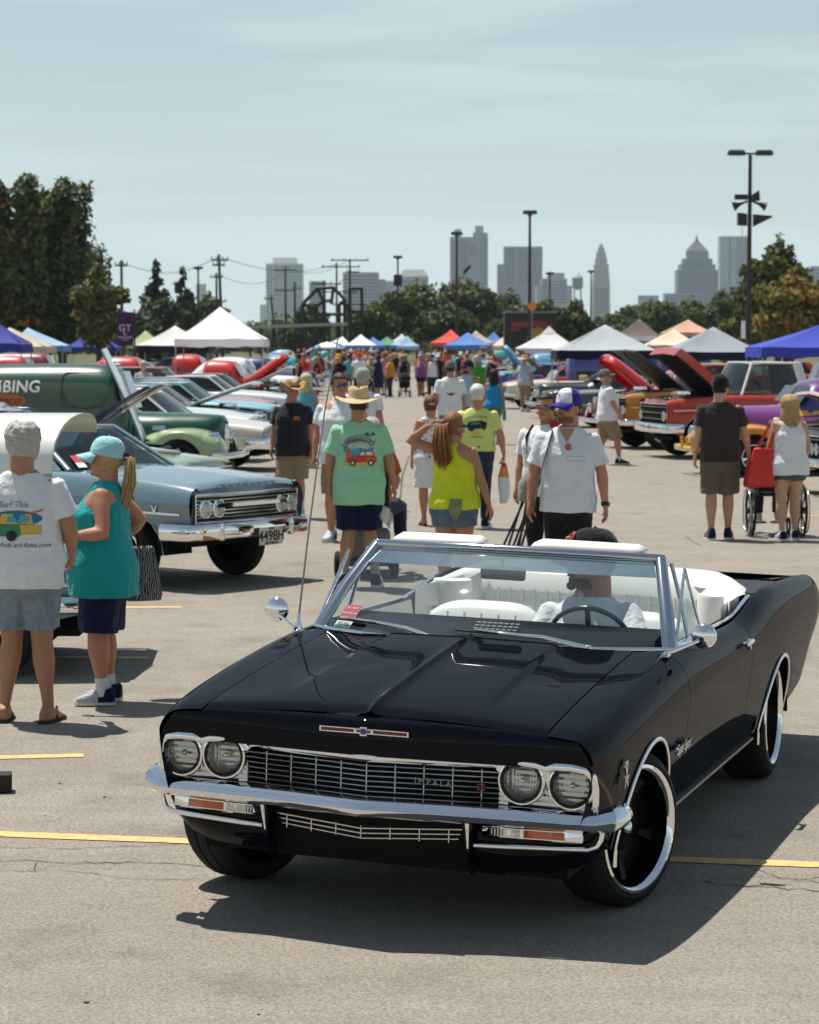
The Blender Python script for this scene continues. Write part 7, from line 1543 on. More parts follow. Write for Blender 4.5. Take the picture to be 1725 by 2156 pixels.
LETW = mat('sign_white', (.66, .66, .62), rough=.5); LETO = mat('sign_orange2', (.50, .12, .04), rough=.5); LETK = mat('sign_dark', (.03, .04, .03), rough=.5)
drape('side_lettering', root, bd, [g_text('PLUMBING', -2.98, 1.55, .27, 0, bold=.018, spacing=1.02)], [LETW], '-y', .012, maxedge=.2)
drape('side_badge', root, bd, [g_disc(-2.95, 1.33, .40, .12, 0)], [LETO], '-y', .010, maxedge=.2); drape('badge_script', root, bd, [g_text('Penaco', -2.95, 1.33, .22, 0, shear=.3)], [LETK], '-y', .016, maxedge=.3)
drape('side_ornament', root, bd, [g_poly([(-3.0, 1.70), (-2.97, 1.65), (-2.88, 1.66), (-2.96, 1.62), (-3.0, 1.58), (-3.04, 1.62), (-3.12, 1.66), (-3.03, 1.65)])], [mat('badge_red', (0, 0, 0))], '-y', .012, maxedge=.2); drape('side_note', root, bd, [g_text('LIMA OHIO', -2.85, 1.02, .075, 0)], [LETK], '-y', .012)
drape('hood_badge', root, next(c for c in root.children if c.name.startswith('hood')), [g_poly([(-.48, .86), (-.28, .86), (-.28, .93), (-.48, .93)])], [CHROME], '-y', .010)
sedan('cream finned coupe with pointed chrome nose behind the van', (-3.35, 43.4), R(-10), CREAM, lod=1, nose=.95, hood=.80, fin=.10, seed=2, W=.93, bumph=.10)
sedan('white car with bright chrome grille beyond the cream coupe', (-3.75, 46.6), R(-8), P_('white', (.72, .74, .74)), lod=1, seed=0, W=.93)
sedan('silver green car with its long hood raised low', (-3.9, 50.2), R(-5), P_('silvergreen', (.35, .46, .43)), hood_open=R(24), hood_under=P_('silver', (.62, .66, .66)), lod=1, seed=1)
sedan('aqua hardtop with dark blue lower flanks', (-3.75, 54.0), R(-8), P_('aqua', (.18, .46, .52)), two=P_('tealblue', (.02, .09, .16)), lod=1, seed=0, W=.95)
sedan('rose pink hardtop parked beyond the aqua car', (-4.1, 57.6), R(-6), P_('rose', (.50, .10, .11)), top=P_('grey_top', (.25, .26, .27)), lod=1, seed=2)
sedan('burgundy sedan between the pink and white cars', (-4.6, 61.0), R(-6), P_('burgundy', (.10, .006, .016)), lod=1, seed=0, style='sedan', top=P_('brown_top', (.13, .07, .055)))
sedan('white hardtop beyond the burgundy sedan', (-4.0, 64.6), R(-6), P_('white', (0, 0, 0)), lod=1, seed=1)
sedan('dark green car whose pale mint hood arches open', (-4.0, 68.4), R(-4), P_('forest', (.010, .045, .03)), hood_col=P_('mintgrey', (.28, .42, .38)), hood_open=R(30), lod=1, seed=1)
sedan('long brick red station wagon behind the hardtops', (-6.0, 72.0), R(-4), P_('brick', (.28, .075, .06)), style='wagon', rw=(-3.6, -3.9), top=P_('brick_top', (.34, .16, .14)), lod=1, roof=1.55)
fat_car('bright red coupe with its rounded hood raised high', (-4.3, 76.5), R(-6), P_('red', (.52, .015, .010)), hood_open=R(38), lod=1, pickup=True, roof=1.72, narrow=.68)
fat_car('red coupe with a rounded red roof under the white canopy', (-8.2, 84.0), R(-4), P_('red', (0, 0, 0)), lod=1, roof=1.78)
fat_car('red truck cab behind the white canopy leg', (-6.4, 88.0), R(-4), P_('red', (0, 0, 0)), lod=1, roof=1.84, pickup=True)
fat_car('long low red car with rounded roof near the dark blue canopy', (-12.4, 86.0), R(-3), P_('red', (0, 0, 0)), lod=1, roof=1.80)
fat_car('dark red car behind the long red one', (-13.0, 95.0), R(-3), P_('dred', (.22, .012, .02)), lod=1, roof=1.86, van=True)
sedan('pale gold hardtop parked behind the panel van', (-8.5, 52.0), R(-4), P_('gold', (.42, .36, .25)), lod=1, seed=1)
sedan('white hardtop seen past the van window', (-9.0, 47.0), R(-6), P_('white', (0, 0, 0)), lod=1, seed=1); sedan('silver blue car behind the panel van roof', (-12.0, 66.0), R(-4), P_('silverblue', (.30, .36, .42)), lod=0, seed=1)
sedan('slate car parked behind the mint and teal car', (-7.2, 27.0), R(-6), P_('slate', (.08, .10, .12)), lod=1, seed=0)
# right row, facing the aisle
root, S = sedan('black car with a pale pink hood raised beside the blonde woman', (6.75, 36.4), R(188), P_('blackcar', (.006, .006, .008)), hood_open=R(22), hood_col=P_('pink', (.68, .38, .34)), hood_under=BLACKM, lod=1, W=.9, hood=.98, cowl=1.06, belt=1.04, roof=1.5)
root, bd = fat_car('purple flamed coupe with yellow grille and bumper', (5.62, 41.6), R(193), P_('purple', (.10, .015, .16)), P_('amberyel', (.62, .25, .015)), lod=1, roof=1.66, grillem=P_('yellow', (.72, .40, .02)), hood_col=P_('violetpink', (.17, .03, .19)), top=None, flank=P_('indigo', (.030, .035, .14)), rim='spoke', hoodz=1.16)
FLY, FLP = mat('flame_yellow', (.68, .30, .02), rough=.3, coat=1), mat('flame_pink', (.55, .12, .30), rough=.3, coat=1)
fl = []
for i in range(5):
    z = .62 + .11 * i; x0 = -.82; L_ = .5 + .35 * ((i * 37) % 10) / 10; fl.append(g_poly([(x0, z - .05), (x0 - L_ * .4, z - .02), (x0 - L_, z + .05), (x0 - L_ * .5, z + .05), (x0, z + .055)], i % 2))
drape('flames', root, bd, fl, [FLY, FLP], '+y', .012, maxedge=.2)
for sy in (-.25, .0, .25): q = MB(); q.tube([(.88, sy, .46), (.90, sy, .66)], .03, 8); q.build('grille_tooth', P_('yellow', (0, 0, 0)), root)
sedan('orange and white pickup truck with orange hood raised', (5.62, 48.0), R(193), P_('truckorange', (.42, .026, .010)), top=P_('white', (0, 0, 0)), lod=1, style='pickup', hood=1.06, cowl=1.14, belt=1.13, deck=1.13, roof=1.80, crease=.98, lights=1, ws=(-.72, -.98), rw=(-2.0, -2.12), W=.96, Rt=.40, lift=.10, hood_open=R(44), hth=.17, hood_under=BLACK, name='pickup_truck', cat='truck', bumph=.09, trim=True, glassm=glass('truck_glass', (.35, .42, .43), .4))
sedan('older truck with heavy chrome grille beside the orange pickup', (5.15, 52.2), R(196), P_('gold2', (.52, .22, .03)), hood_col=BLACKM, lod=1, style='pickup', hood=1.10, cowl=1.16, belt=1.14, deck=1.14, roof=1.74, crease=.95, lights=1, ws=(-.72, -.98), rw=(-2.0, -2.12), W=.93, Rt=.39, lift=.08, hood_open=R(40), hood_under=BLACKM, name='pickup_truck', cat='truck')
fat_car('glossy red coupe with tall rounded hood raised', (4.95, 57.0), R(190), P_('red', (0, 0, 0)), hood_open=R(40), lod=1, roof=1.66, hoodz=1.15, narrow=.68)
fat_car('red coupe with rounded roof behind the orange pickup', (8.6, 57.0), R(188), P_('red', (0, 0, 0)), lod=1, roof=1.90)
sedan('dark chrome-trimmed car with raked windshield by the red coupe', (5.1, 65.0), R(188), P_('charcoal', (.03, .035, .04)), lod=1, seed=1, nose=1.0, hood=.92)
fat_car('black hot rod with open front by the canopy leg', (4.45, 72.5), R(190), P_('blackcar', (0, 0, 0)), lod=1, roof=1.40, chop=.1, hoodz=1.05)
sedan('cream open roadster with round white fenders', (4.05, 83.0), R(186), P_('cream2', (.72, .62, .48)), lod=1, style='roadster', seed=1, lights=1, trim=False, whitewall=True)
sedan('blue car with orange hood up beyond the cream roadster', (3.9, 97), R(186), P_('blue2', (.02, .10, .34)), lod=0, hood_open=R(28), hood_under=P_('red', (0, 0, 0)), hood_col=P_('orange2', (.55, .07, .01)))
root = empty('enclosed_trailer', (8.3, 88, 0), 0, 'long blue-purple show trailer under the grey-blue canopy', 'trailer'); q = MB(); rbox(q, (0, 0, 1.05), (5.2, 2.0, 1.5), .25); q.build('box_body', P_('bluetrailer', (.035, .03, .22)), root, 40); q = MB(); q.box((-.6, -1.02, .85), (3.4, .03, .75)); q.build('side_panel', BLACKM, root, 0)
for sx in (-.5, .5): wheel(root, (sx, -.85, .34), side=-1, lod=0); wheel(root, (sx, .85, .34), side=1, lod=0)
sedan('red hardtop under the royal blue canopy', (14.2, 68), R(186), P_('red', (0, 0, 0)), lod=1, roof=1.55, belt=1.1, cowl=1.1, deck=1.1, hood=1.0)
sedan('pale grey sedan behind the red hardtop', (16.5, 82), R(186), P_('lgrey', (0, 0, 0)), lod=0, style='sedan', roof=1.6)
# far cars filling both rows
FARC = [('teal', (.03, .30, .30)), ('red', 0), ('blackcar', 0), ('white', 0), ('skyblue', (.16, .36, .55)), ('cream2', 0), ('orange2', 0), ('silver', 0), ('navy2', (.012, .02, .09)), ('maroon', (.16, .01, .02)), ('yellow2', (.62, .42, .04)), ('turq', (.05, .42, .44))]
WORDS = dict(teal='teal', red='red', blackcar='black', white='white', skyblue='sky blue', cream2='cream', orange2='orange', silver='silver', navy2='navy blue', maroon='maroon', yellow2='yellow', turq='turquoise')
rr = random.Random(21); k = 0
spots = [(4.6, 92), (5.0, 104), (4.4, 110), (4.8, 117), (4.3, 124), (4.5, 132), (4.6, 141), (3.9, 150), (4.2, 161), (3.6, 172), (-4.4, 83), (-4.3, 96), (-4.6, 104), (-4.8, 113), (-4.6, 122), (-5.2, 133), (-5.4, 146), (-5.0, 160), (9.5, 105), (10.5, 120), (9.5, 140), (8.0, 155), (-11, 112), (-10.5, 128), (-13.5, 76), (14.0, 100), (6.6, 180), (-7.5, 178)]
seen = {}
for i, (x, y) in enumerate(spots):
    nm, c = FARC[(i * 5 + 1) % 12]; m = P_(nm, c or (0, 0, 0)); ph = R(186 if x > 0 else -5) + rr.uniform(-.06, .06); ho = rr.choice([0, 0, R(35), R(50)]); fat = rr.random() < .35
    side = 'right' if x > 0 else 'left'; lb = f'{WORDS[nm]} {"rounded" if fat else "low"} car {"with raised hood " if ho else ""}far along the {"canopy side" if x > 0 else "gantry side"} row'
    kw = dict(lod=0, group='cars parked far along the show rows')
    if fat: fat_car(lb, (x, y), ph, m, hood_open=ho, roof=rr.uniform(1.6, 1.78), pickup=rr.random() < .4, **kw)
    else: sedan(lb, (x, y), ph, m, hood_open=ho, hood_under=BLACKM, roof=rr.uniform(1.34, 1.5), seed=i, trim=False, **kw)
# ================================================================== the people
def gp(u, v): g = G(u, v); return (g.x, g.y, 0)
def atY(u, Y): return (AT(u, 900, Y).x, Y, 0)
C = cloth
WHT = C('white', (.70, .71, .73), .05); NAVY = C('navy', (.010, .013, .045)); BLKC = C('black', (.012, .012, .013)); DENIM = C('denim', (.10, .145, .20), .3); LDEN = C('light_denim', (.20, .25, .30), .3); KHAKI = C('khaki', (.27, .20, .125)); JEAN = C('dark_jean', (.022, .032, .065), .3); GREYC = C('grey', (.13, .135, .14))
TRW = C('trainer_white', (.55, .56, .58)); TRB = C('trainer_black', (.03, .03, .035)); TRG = C('trainer_grey', (.25, .29, .32)); SOCK = C('sock', (.68, .68, .68))
STRAW = mat('straw', (.56, .43, .25), rough=.85, noise_amt=.35, noise_scale=60, bump=.9, bump_scale=90)
PK, PW, PR, PB, PY, PO, PG, PC = [mat('print_' + n, c, rough=.85) for n, c in (('black', (.02, .022, .03)), ('white', (.66, .66, .62)), ('red', (.45, .06, .05)), ('blue', (.03, .16, .32)), ('yellow', (.62, .42, .08)), ('orange', (.58, .16, .03)), ('green', (.06, .22, .12)), ('cyan', (.08, .36, .44)))]
PRINTS = [PK, PW, PR, PB, PY, PO, PG, PC]      # indices 0..7
def wagon_print(cx, cz, s, body=2, wood=5):
    g = [g_disc(cx, cz - .036 * s, .125 * s, .014 * s, 4), g_poly([(cx + x * s, cz + z * s) for x, z in ((-.12, -.025), (.118, -.025), (.122, .02), (.10, .03), (-.03, .03), (-.115, .015))], body), g_poly([(cx + x * s, cz + z * s) for x, z in ((-.035, .028), (.105, .028), (.10, .055), (.085, .068), (.0, .068))], body)]
    g += [g_poly([(cx + x * s, cz + z * s) for x, z in ((.03, -.015), (.112, -.012), (.112, .018), (.03, .016))], wood)] + [g_poly([(cx + x * s, cz + z * s) for x, z in w], 1) for w in (((-.02, .034), (.025, .034), (.025, .06), (.002, .06)), ((.035, .034), (.09, .034), (.083, .06), (.035, .06)))]
    for x in (-.07, .075): g += [g_disc(cx + x * s, cz - .028 * s, .024 * s, .024 * s, 0), g_disc(cx + x * s, cz - .028 * s, .013 * s, .013 * s, 1)]
    return g
# 1 grey-haired man, back to us
p = person('man with curly grey hair in white printed t-shirt and flip-flops', gp(56, 1520), R(-8), 1.78, fat=.45, skin='tan', lod=2, top=('tshirt', WHT, .80, .72), bottom=('shorts', LDEN, .82, 1.12), hair=('curly', 'grey'), face=False, stance=.135, arms={'R': ((.35, .10, -1), (-.15, .65, -.6)), 'L': ((.3, .12, -1), (-.1, .6, -.6))})
x0, z0 = .0, 1.205
g = [g_disc(x0, z0 + .035, .155, .045, 3), g_poly([(x0 - .16, z0), (x0 + .10, z0), (x0 + .11, z0 - .05), (x0 + .07, z0 - .075), (x0 - .13, z0 - .075), (x0 - .17, z0 - .04)], 6), g_poly([(x0 - .12, z0 + .0), (x0 - .09, z0 + .06), (x0 + .09, z0 + .06), (x0 + .10, z0)], 4), g_poly([(x0 - .06, z0 + .01), (x0 - .05, z0 + .05), (x0 - .0, z0 + .05), (x0 - .0, z0 + .01)], 7), g_poly([(x0 + .01, z0 + .01), (x0 + .01, z0 + .05), (x0 + .08, z0 + .05), (x0 + .085, z0 + .01)], 7), g_poly([(x0 + .02, z0 - .005), (x0 + .15, z0 - .005), (x0 + .145, z0 - .06), (x0 + .03, z0 - .065)], 4), g_poly([(x0 + .03, z0 + .055), (x0 + .15, z0 + .075), (x0 + .165, z0 + .095), (x0 + .15, z0 + .088)], 5), g_disc(x0 - .03, z0 - .07, .032, .032, 0), g_disc(x0 - .03, z0 - .07, .018, .018, 1), g_poly([(x0 + .02, z0 - .065), (x0 + .14, z0 - .06), (x0 + .13, z0 - .08), (x0 + .02, z0 - .085)], 1)]
drape('shirt_print', p['root'], p['top'], g + [g_text('Surf This', x0 - .02, z0 + .115, .052, 3, shear=.3), g_text('Urban Rods and Rides.com', x0 - .005, z0 - .125, .036, 0, shear=.3)], PRINTS, '-y', .004)
# 2 woman in teal
TEAL = C('teal', (.012, .30, .31), .10)
p = person('woman in teal sleeveless top, pale blue cap and navy shorts', gp(224, 1481), R(84), 1.66, 'f', .78, 'red', 2, top=('tank', TEAL, .72, 0, 1.5), bottom=('shorts', NAVY, .98, 1.10), shoes=C('trainer_silver', (.42, .45, .48)), socks=(SOCK, .10), hair=('tail', 'blond', .34), hat=('cap', C('paleblue', (.32, .60, .64), .08)), stance=.11, head=(0, -.10), arms={'L': ((.42, -.18, -1), (.05, 1.0, -.08), (0, 1, .05), (-1, .2, 0), .8), 'R': ((.35, -.75, -.8), (.2, .7, -.75))})
J = p['J']; wrl = p['root'].matrix_basis @ (J['L'][2] + J['L'][3] * .13)
root = empty('water_bottle', (wrl.x + .02, wrl.y + .01, 0), 0, 'clear plastic water bottle in the hand of the woman in teal', 'bottle')
q = MB(); q.lathe([(.001, 0), (.028, 0), (.031, .01), (.029, .05), (.031, .09), (.030, .13), (.012, .165), (.011, .18)], 14, M=Matrix.Translation((0, 0, wrl.z - .10))); q.build('bottle_body', glass('bottle_plastic', (.85, .93, .95), .6), root, 60); q = MB(); q.lathe([(.013, 0), (.013, .018), (.001, .018)], 10, M=Matrix.Translation((0, 0, wrl.z + .08))); q.build('cap', WHITEM, root)
bx = gp(268, 1470); root = empty('shoulder_bag', (bx[0] + .10, bx[1] + .10, 0), R(20), 'black tote bag with white palm pattern hanging behind woman', 'bag')
PALM = mat('palm_print', (.02, .02, .022), rough=.8); nt = PALM.node_tree; wv = nt.nodes.new('ShaderNodeTexWave'); wv.inputs['Scale'].default_value = 22; wv.inputs['Distortion'].default_value = 9; wv.inputs['Detail Scale'].default_value = 1.2; rp = nt.nodes.new('ShaderNodeValToRGB'); rp.color_ramp.elements[0].position = .78; rp.color_ramp.elements[0].color = (.012, .012, .013, 1); rp.color_ramp.elements[1].position = .86; rp.color_ramp.elements[1].color = (.42, .42, .40, 1); tcn = nt.nodes.new('ShaderNodeTexCoord'); nt.links.new(tcn.outputs['Object'], wv.inputs['Vector']); nt.links.new(wv.outputs['Fac'], rp.inputs['Fac']); nt.links.new(rp.outputs[0], nt.nodes['Principled BSDF'].inputs['Base Color'])
q = MB(); q.loft([[(x * w, y * d_, z) for x, y in ((-1, -.6), (0, -1), (1, -.6), (1, .6), (0, 1), (-1, .6))] for z, w, d_ in ((.62, .105, .05), (.66, .115, .06), (.80, .095, .05), (.95, .07, .03), (.97, .06, .02))]); q.build('bag_body', PALM, root, 60, fix=True)
q = MB(); q.tube([(-.03, 0, .95), (-.07, 0, 1.25), (-.08, 0, 1.33), (-.06, .02, 1.25), (.02, .02, .95)], .010, 6); q.build('strap', BLKC, root)
# 3 man in dark shirt and cowboy hat
DKS = C('charcoal', (.020, .021, .026))
p = person('man in charcoal work shirt, khaki shorts and straw cowboy hat', gp(617, 1090), R(172), 1.76, fat=.38, skin='red', lod=2, top=('tshirt', DKS, .80, .78), bottom=('shorts', KHAKI, .95, 1.15), shoes=C('sandal_white', (.55, .53, .5)), socks=(SOCK, .14), hair=('short', 'grey'), hat=('cowboy', mat('straw_dark', (.42, .25, .11), rough=.8, noise_amt=.5, noise_scale=18)), head=(R(26), .02), stride=.10)
drape('chest_logo', p['root'], p['top'], [g_text('OHIO', -.085, 1.275, .04, 5), g_disc(-.085, 1.305, .04, .016, 5)], PRINTS, '+y', .004)
drape('placket', p['root'], p['top'], [g_poly([(-.014, .90), (.014, .90), (.014, 1.46), (-.014, 1.46)])], [BLKC], '+y', .004)
q = MB(); q.box((.09, 0, 0), (.10, .004, .10)); o = q.build('shirt_pocket', DKS, p['root'], 0, (0, .175, 1.27)); o.rotation_euler = (R(-8), 0, R(-10))
# 4..6 people behind him
SKYB = C('skyblue', (.10, .34, .44)); person('blonde woman in sky blue sleeveless top behind cowboy hat man', atY(646, 44), R(-20), 1.70, 'f', .35, 'red', 1, top=('tank', SKYB, .86), bottom=('shorts', KHAKI, .7), shoes=TRW, hair=('bob', 'lblond'), face=False)
p = person('man in white polo wearing blue mirrored sunglasses', atY(716, 27.6), R(170), 1.91, fat=.35, skin='red', lod=2, top=('polo', WHT, .82, .7), bottom=('shorts', KHAKI, .95), shoes=TRW, hair=('short', 'brown'), glasses='blue', head=(R(24), -.03))
p = person('man in white t-shirt with back print and grey cap', atY(765, 33), R(-25), 1.90, fat=.45, skin='red', lod=1, top=('tshirt', WHT, .82), bottom=('shorts', GREYC, .95), shoes=TRW, hair=('short', 'grey'), hat=('cap', C('capgrey', (.34, .35, .33))), face=False)
drape('shirt_print', p['root'], p['top'], [g_disc(0, 1.25, .15, .08, 6), g_disc(-.03, 1.26, .08, .05, 7), g_disc(.06, 1.22, .06, .03, 4)], PRINTS, '-y', .004)
# 7 man in mint t-shirt and straw hat
MNT = C('mintshirt', (.30, .60, .38), .06)
p = person('man in mint green back-printed t-shirt and wide straw hat', gp(757, 1236), R(2), 1.83, fat=.42, skin='tan', lod=2, top=('tshirt', MNT, .74, .86, 1.2), bottom=('shorts', NAVY, .90, 1.18), shoes=TRW, socks=(C('sockgrey', (.3, .3, .3)), .12), hair=('short', 'dbrown'), hat=('straw', STRAW), face=False, stance=.15, arms={'L': ((.30, .05, -1), (.0, .25, -1)), 'R': ((.32, -.02, -1), (.18, .18, -1))}, head=(R(-6), -.02))
x0, z0 = .0, 1.245
g = [g_disc(x0 - .01, z0 + .075, .15, .105, 7), g_disc(x0 - .01, z0 + .06, .13, .085, 3), g_poly([(x0 - .09, z0 + .05), (x0 + .11, z0 + .05), (x0 + .13, z0 - .02), (x0 - .11, z0 - .02)], 7), g_disc(x0, z0 - .085, .16, .018, 4)]
g += g_arc_text('GOODGUYS', x0 - .012, z0 + .138, .30, .060, 2, 1.0, bold=.012) + [g_text('WHERE', x0 - .03, z0 + .075, .05, 1, bold=.02), g_text('Nation', x0 + .09, z0 + .075, .045, 1, shear=.35)]
for k in range(5): a = .6 + k * .5; g.append(g_poly([(x0 + .10, z0 + .17), (x0 + .10 + .05 * math.cos(a), z0 + .17 + .03 * math.sin(a) + .01), (x0 + .10 + .065 * math.cos(a), z0 + .165 + .03 * math.sin(a))], 0))
g += [g_poly([(x0 - .128, z0 - .06), (x0 - .105, z0 - .06), (x0 - .105, z0 + .05), (x0 - .117, z0 + .075), (x0 - .128, z0 + .05)], 5), g_poly([(x0 - .09, z0 - .06), (x0 - .072, z0 - .06), (x0 - .07, z0 + .0), (x0 - .066, z0 + .03), (x0 - .085, z0 + .045), (x0 - .092, z0 + .0)], 5)] + wagon_print(x0 + .02, z0 - .045, 1.15)
drape('shirt_print', p['root'], p['top'], g, PRINTS, '-y', .004)
q = MB(); q.grid([[(.20 + .10 * i / 5 + .015 * math.sin(j), -.06 + .02 * math.sin(i * 2), .80 - .03 * j - .02 * i) for j in range(6)] for i in range(6)]); o = q.build('towel', C('towel', (.60, .60, .56)), p['root'], 180); md = o.modifiers.new('t', 'SOLIDIFY'); md.thickness = .015
q = MB(); q.tube([p['HM'] @ Vector((.07, -.03, .10)), p['HM'] @ Vector((.05, -.07, .0)), p['HM'] @ Vector((.03, -.08, -.06))], .003, 5); q.build('chin_cord', WHITEM, p['root'])
# 8 mobility scooter and its rider
sx, sy = AT(842, 900, 23.6).x, 23.65
root = empty('mobility_scooter', (sx - .32, sy, 0), R(0), 'grey and black mobility scooter beside man in mint t-shirt', 'mobility scooter')
q = MB(); rbox(q, (0, .1, .16), (.50, 1.0, .09), .04); q.build('deck', mat('scooter_grey', (.12, .12, .125), rough=.5), root, 40); q = MB(); rbox(q, (.0, -.30, .34), (.46, .36, .28), .06); q.build('battery_box', mat('scooter_grey', (0, 0, 0)), root, 40)
for x, y, r in ((-.27, -.32, .13), (.27, -.32, .13), (-.24, .55, .12), (.24, .55, .12)):
    o = wheel(root, (x, y, r), Rt=r, Rr=r * .55, w=.085, side=1 if x < 0 else -1, lod=1, rimm=CHROME_D); o.rotation_euler.z = R(90)
q = MB(); q.tube([(0, -.28, .45), (0, -.28, .60)], .035, 8); rbox(q, (0, -.25, .63), (.46, .44, .08), .03); rbox(q, (0, -.47, .86), (.44, .08, .44), .04); q.build('seat', BLKC, root, 40)
q = MB(); q.tube([(0, .58, .2), (0, .50, .60), (0, .40, .95)], .03, 8); q.tube([(-.25, .36, .96), (0, .40, .97), (.25, .36, .96)], .018, 8); q.build('tiller', BLACKM, root); q = MB(); rbox(q, (0, .42, 1.0), (.24, .10, .12), .03); q.build('control_head', BLACKM, root, 40)
p = person('seated scooter rider in rust orange shirt and blue jeans', (sx - .30, sy - .18, 0), R(-8), 1.72, fat=.35, skin='tan', lod=1, hip_z=.70, lean=.12, top=('tshirt', C('rust', (.40, .085, .02)), .92, .8), bottom=('pants', JEAN), shoes=TRW, hair=('short', 'grey'), face=False, legs={'R': ((.10, .0, .70), (.24, .40, .66), (.26, .42, .27)), 'L': ((-.10, .0, .70), (-.16, .42, .66), (-.14, .44, .27))}, arms={'R': ((.3, .35, -1), (-.1, 1, -.1)), 'L': ((.3, .35, -1), (-.1, 1, -.1))}, head=(R(20), -.35))
# 9..12 group walking away
FLO = mat('cloth_floral', (.7, .7, .7), rough=.9); nt = FLO.node_tree; vo = nt.nodes.new('ShaderNodeTexVoronoi'); vo.inputs['Scale'].default_value = 26; rp = nt.nodes.new('ShaderNodeValToRGB'); rp.color_ramp.interpolation = 'CONSTANT'; el = rp.color_ramp.elements; el[0].position = 0; el[0].color = (.40, .04, .06, 1); el[1].position = .14; el[1].color = (.03, .05, .12, 1); e3 = el.new(.30); e3.color = (.66, .66, .68, 1); tcn = nt.nodes.new('ShaderNodeTexCoord'); nt.links.new(tcn.outputs['Object'], vo.inputs['Vector']); nt.links.new(vo.outputs['Distance'], rp.inputs['Fac']); nt.links.new(rp.outputs[0], nt.nodes['Principled BSDF'].inputs['Base Color'])
person('woman in floral tank top and white denim skirt', gp(906, 1106), R(8), 1.60, 'f', .30, 'red', 1, top=('tank', FLO, .88), bottom=('skirt', WHT, .52), hair=('tail', 'auburn', .08), glasses='dark', face=False, stride=.08)
YEL2 = C('neonyellow', (.62, .66, .03), .10)
p = person('woman in neon yellow racerback top gathering her ginger ponytail', atY(957, 21.0), R(-12), 1.66, 'f', .48, 'tan', 2, top=('racer', YEL2, .88, 0, .8), bottom=('shorts', DENIM, .42, 1.08), shoes=TRW, hair=('tail', 'copper', .36, 1.9), face=False, glasses='blue', head=(R(-35), -.05), arms={'L': ((.95, .15, .28), (-.85, -.25, .62), (-.6, -.2, .45), (.2, .2, -1), .6), 'R': ((.35, -.05, -1), (.30, .12, -1))})
q = MB(); q.loft([[(.0, -.185, .93), (.10, -.19, .93), (.10, -.18, .93), (.0, -.175, .93)], [(-.02, -.195, .83), (.10, -.195, .83), (.10, -.18, .83), (-.02, -.18, .83)], [(.03, -.195, .75), (.06, -.195, .75), (.06, -.185, .75), (.03, -.185, .75)]]); q.build('pocket_cloth', C('sagecloth', (.22, .26, .14)), p['root'], 30, fix=True)
LIME = C('limeshirt', (.60, .66, .20), .06)
p = person('grey-haired man in pale lime car-print t-shirt and dark jeans', gp(1005, 1112), R(-6), 1.74, fat=.38, skin='red', lod=2, top=('tshirt', LIME, .95, .75, .8), bottom=('pants', JEAN), shoes=TRW, hair=('short', 'white'), face=False, stride=.08, arms={'R': ((.42, -.02, -1), (.16, .12, -1), (0, 0, -1), (-1, 0, 0), .9)})
drape('shirt_print', p['root'], p['top'], g_arc_text('LAWRENCEBURG', 0, 1.375, .5, .034, 0, .5) + [g_poly([(-.10, 1.21), (.12, 1.24), (.13, 1.30), (.06, 1.325), (-.09, 1.31), (-.12, 1.27)], 0), g_poly([(-.07, 1.27), (.05, 1.285), (.04, 1.31), (-.06, 1.30)], 6), g_disc(-.06, 1.22, .03, .03, 0), g_disc(.09, 1.24, .025, .03, 0), g_disc(0, 1.165, .04, .02, 4), g_text('CRUISE INN', 0, 1.125, .03, 0)], PRINTS, '-y', .004)
wr = p['root'].matrix_basis @ (p['J']['R'][2] + Vector((0, .02, -.10))); root = empty('plastic_bag', (wr.x, wr.y, 0), 0, 'orange and white plastic bag in the hand of lime-shirt man', 'bag')
q = MB(); rw_ = lambda z, w, d_: [(w * c_ + .01 * math.sin(z * 40 + i), d_ * s_, z) for i, (c_, s_) in enumerate([(math.cos(t), math.sin(t)) for t in [2 * math.pi * i / 10 for i in range(10)]])]; zt = wr.z; zz = [(0, .012, .012, 1), (-.06, .04, .03, 1), (-.18, .065, .04, 0), (-.30, .07, .05, 2), (-.42, .068, .05, 2), (-.50, .04, .03, 2)]
for a, b in zip(zz, zz[1:]): q.grid([rw_(zt + a[0], a[1], a[2]), rw_(zt + b[0], b[1], b[2])], b[3], closed_v=True)
q.build('bag_body', [mat('bag_orange', (.72, .22, .02), rough=.35), mat('bag_red', (.55, .05, .03), rough=.35), mat('bag_white', (.66, .66, .64), rough=.35)], root, 60)
p = person('woman in bright blue tank top and denim shorts, carrying a bottle', atY(1040, 54), R(-8), 1.66, 'f', .35, 'tan', 1, top=('tank', C('brightblue', (.02, .26, .50)), .88), bottom=('shorts', DENIM, .5), shoes=TRW, hair=('bob', 'dbrown'), face=False)
wr = p['root'].matrix_basis @ p['J']['R'][2]; root = empty('drink_bottle', (wr.x, wr.y, 0), 0, 'teal drink bottle carried by woman in bright blue tank', 'bottle'); q = MB(); q.lathe([(.001, -.32), (.04, -.32), (.042, -.12), (.025, -.09), (.025, -.06), (.001, -.06)], 12, M=Matrix.Translation((0, 0, wr.z))); q.build('bottle_body', mat('bottle_teal', (.01, .30, .34), rough=.3), root, 50); q = MB(); q.tube([(0, 0, wr.z - .06), (0, 0, wr.z - .02)], .02, 8); q.build('lid', BLACKM, root)
p = person('man in white t-shirt with black back print and grey cap, walking off', atY(948, 46), R(4), 1.90, fat=.30, skin='red', lod=1, top=('tshirt', WHT, .82, .8), bottom=('shorts', C('slategrey', (.17, .19, .21)), .95, 1.1), shoes=TRG, hair=('short', 'dbrown'), hat=('cap', C('capolive', (.13, .14, .12))), face=False, stride=.1)
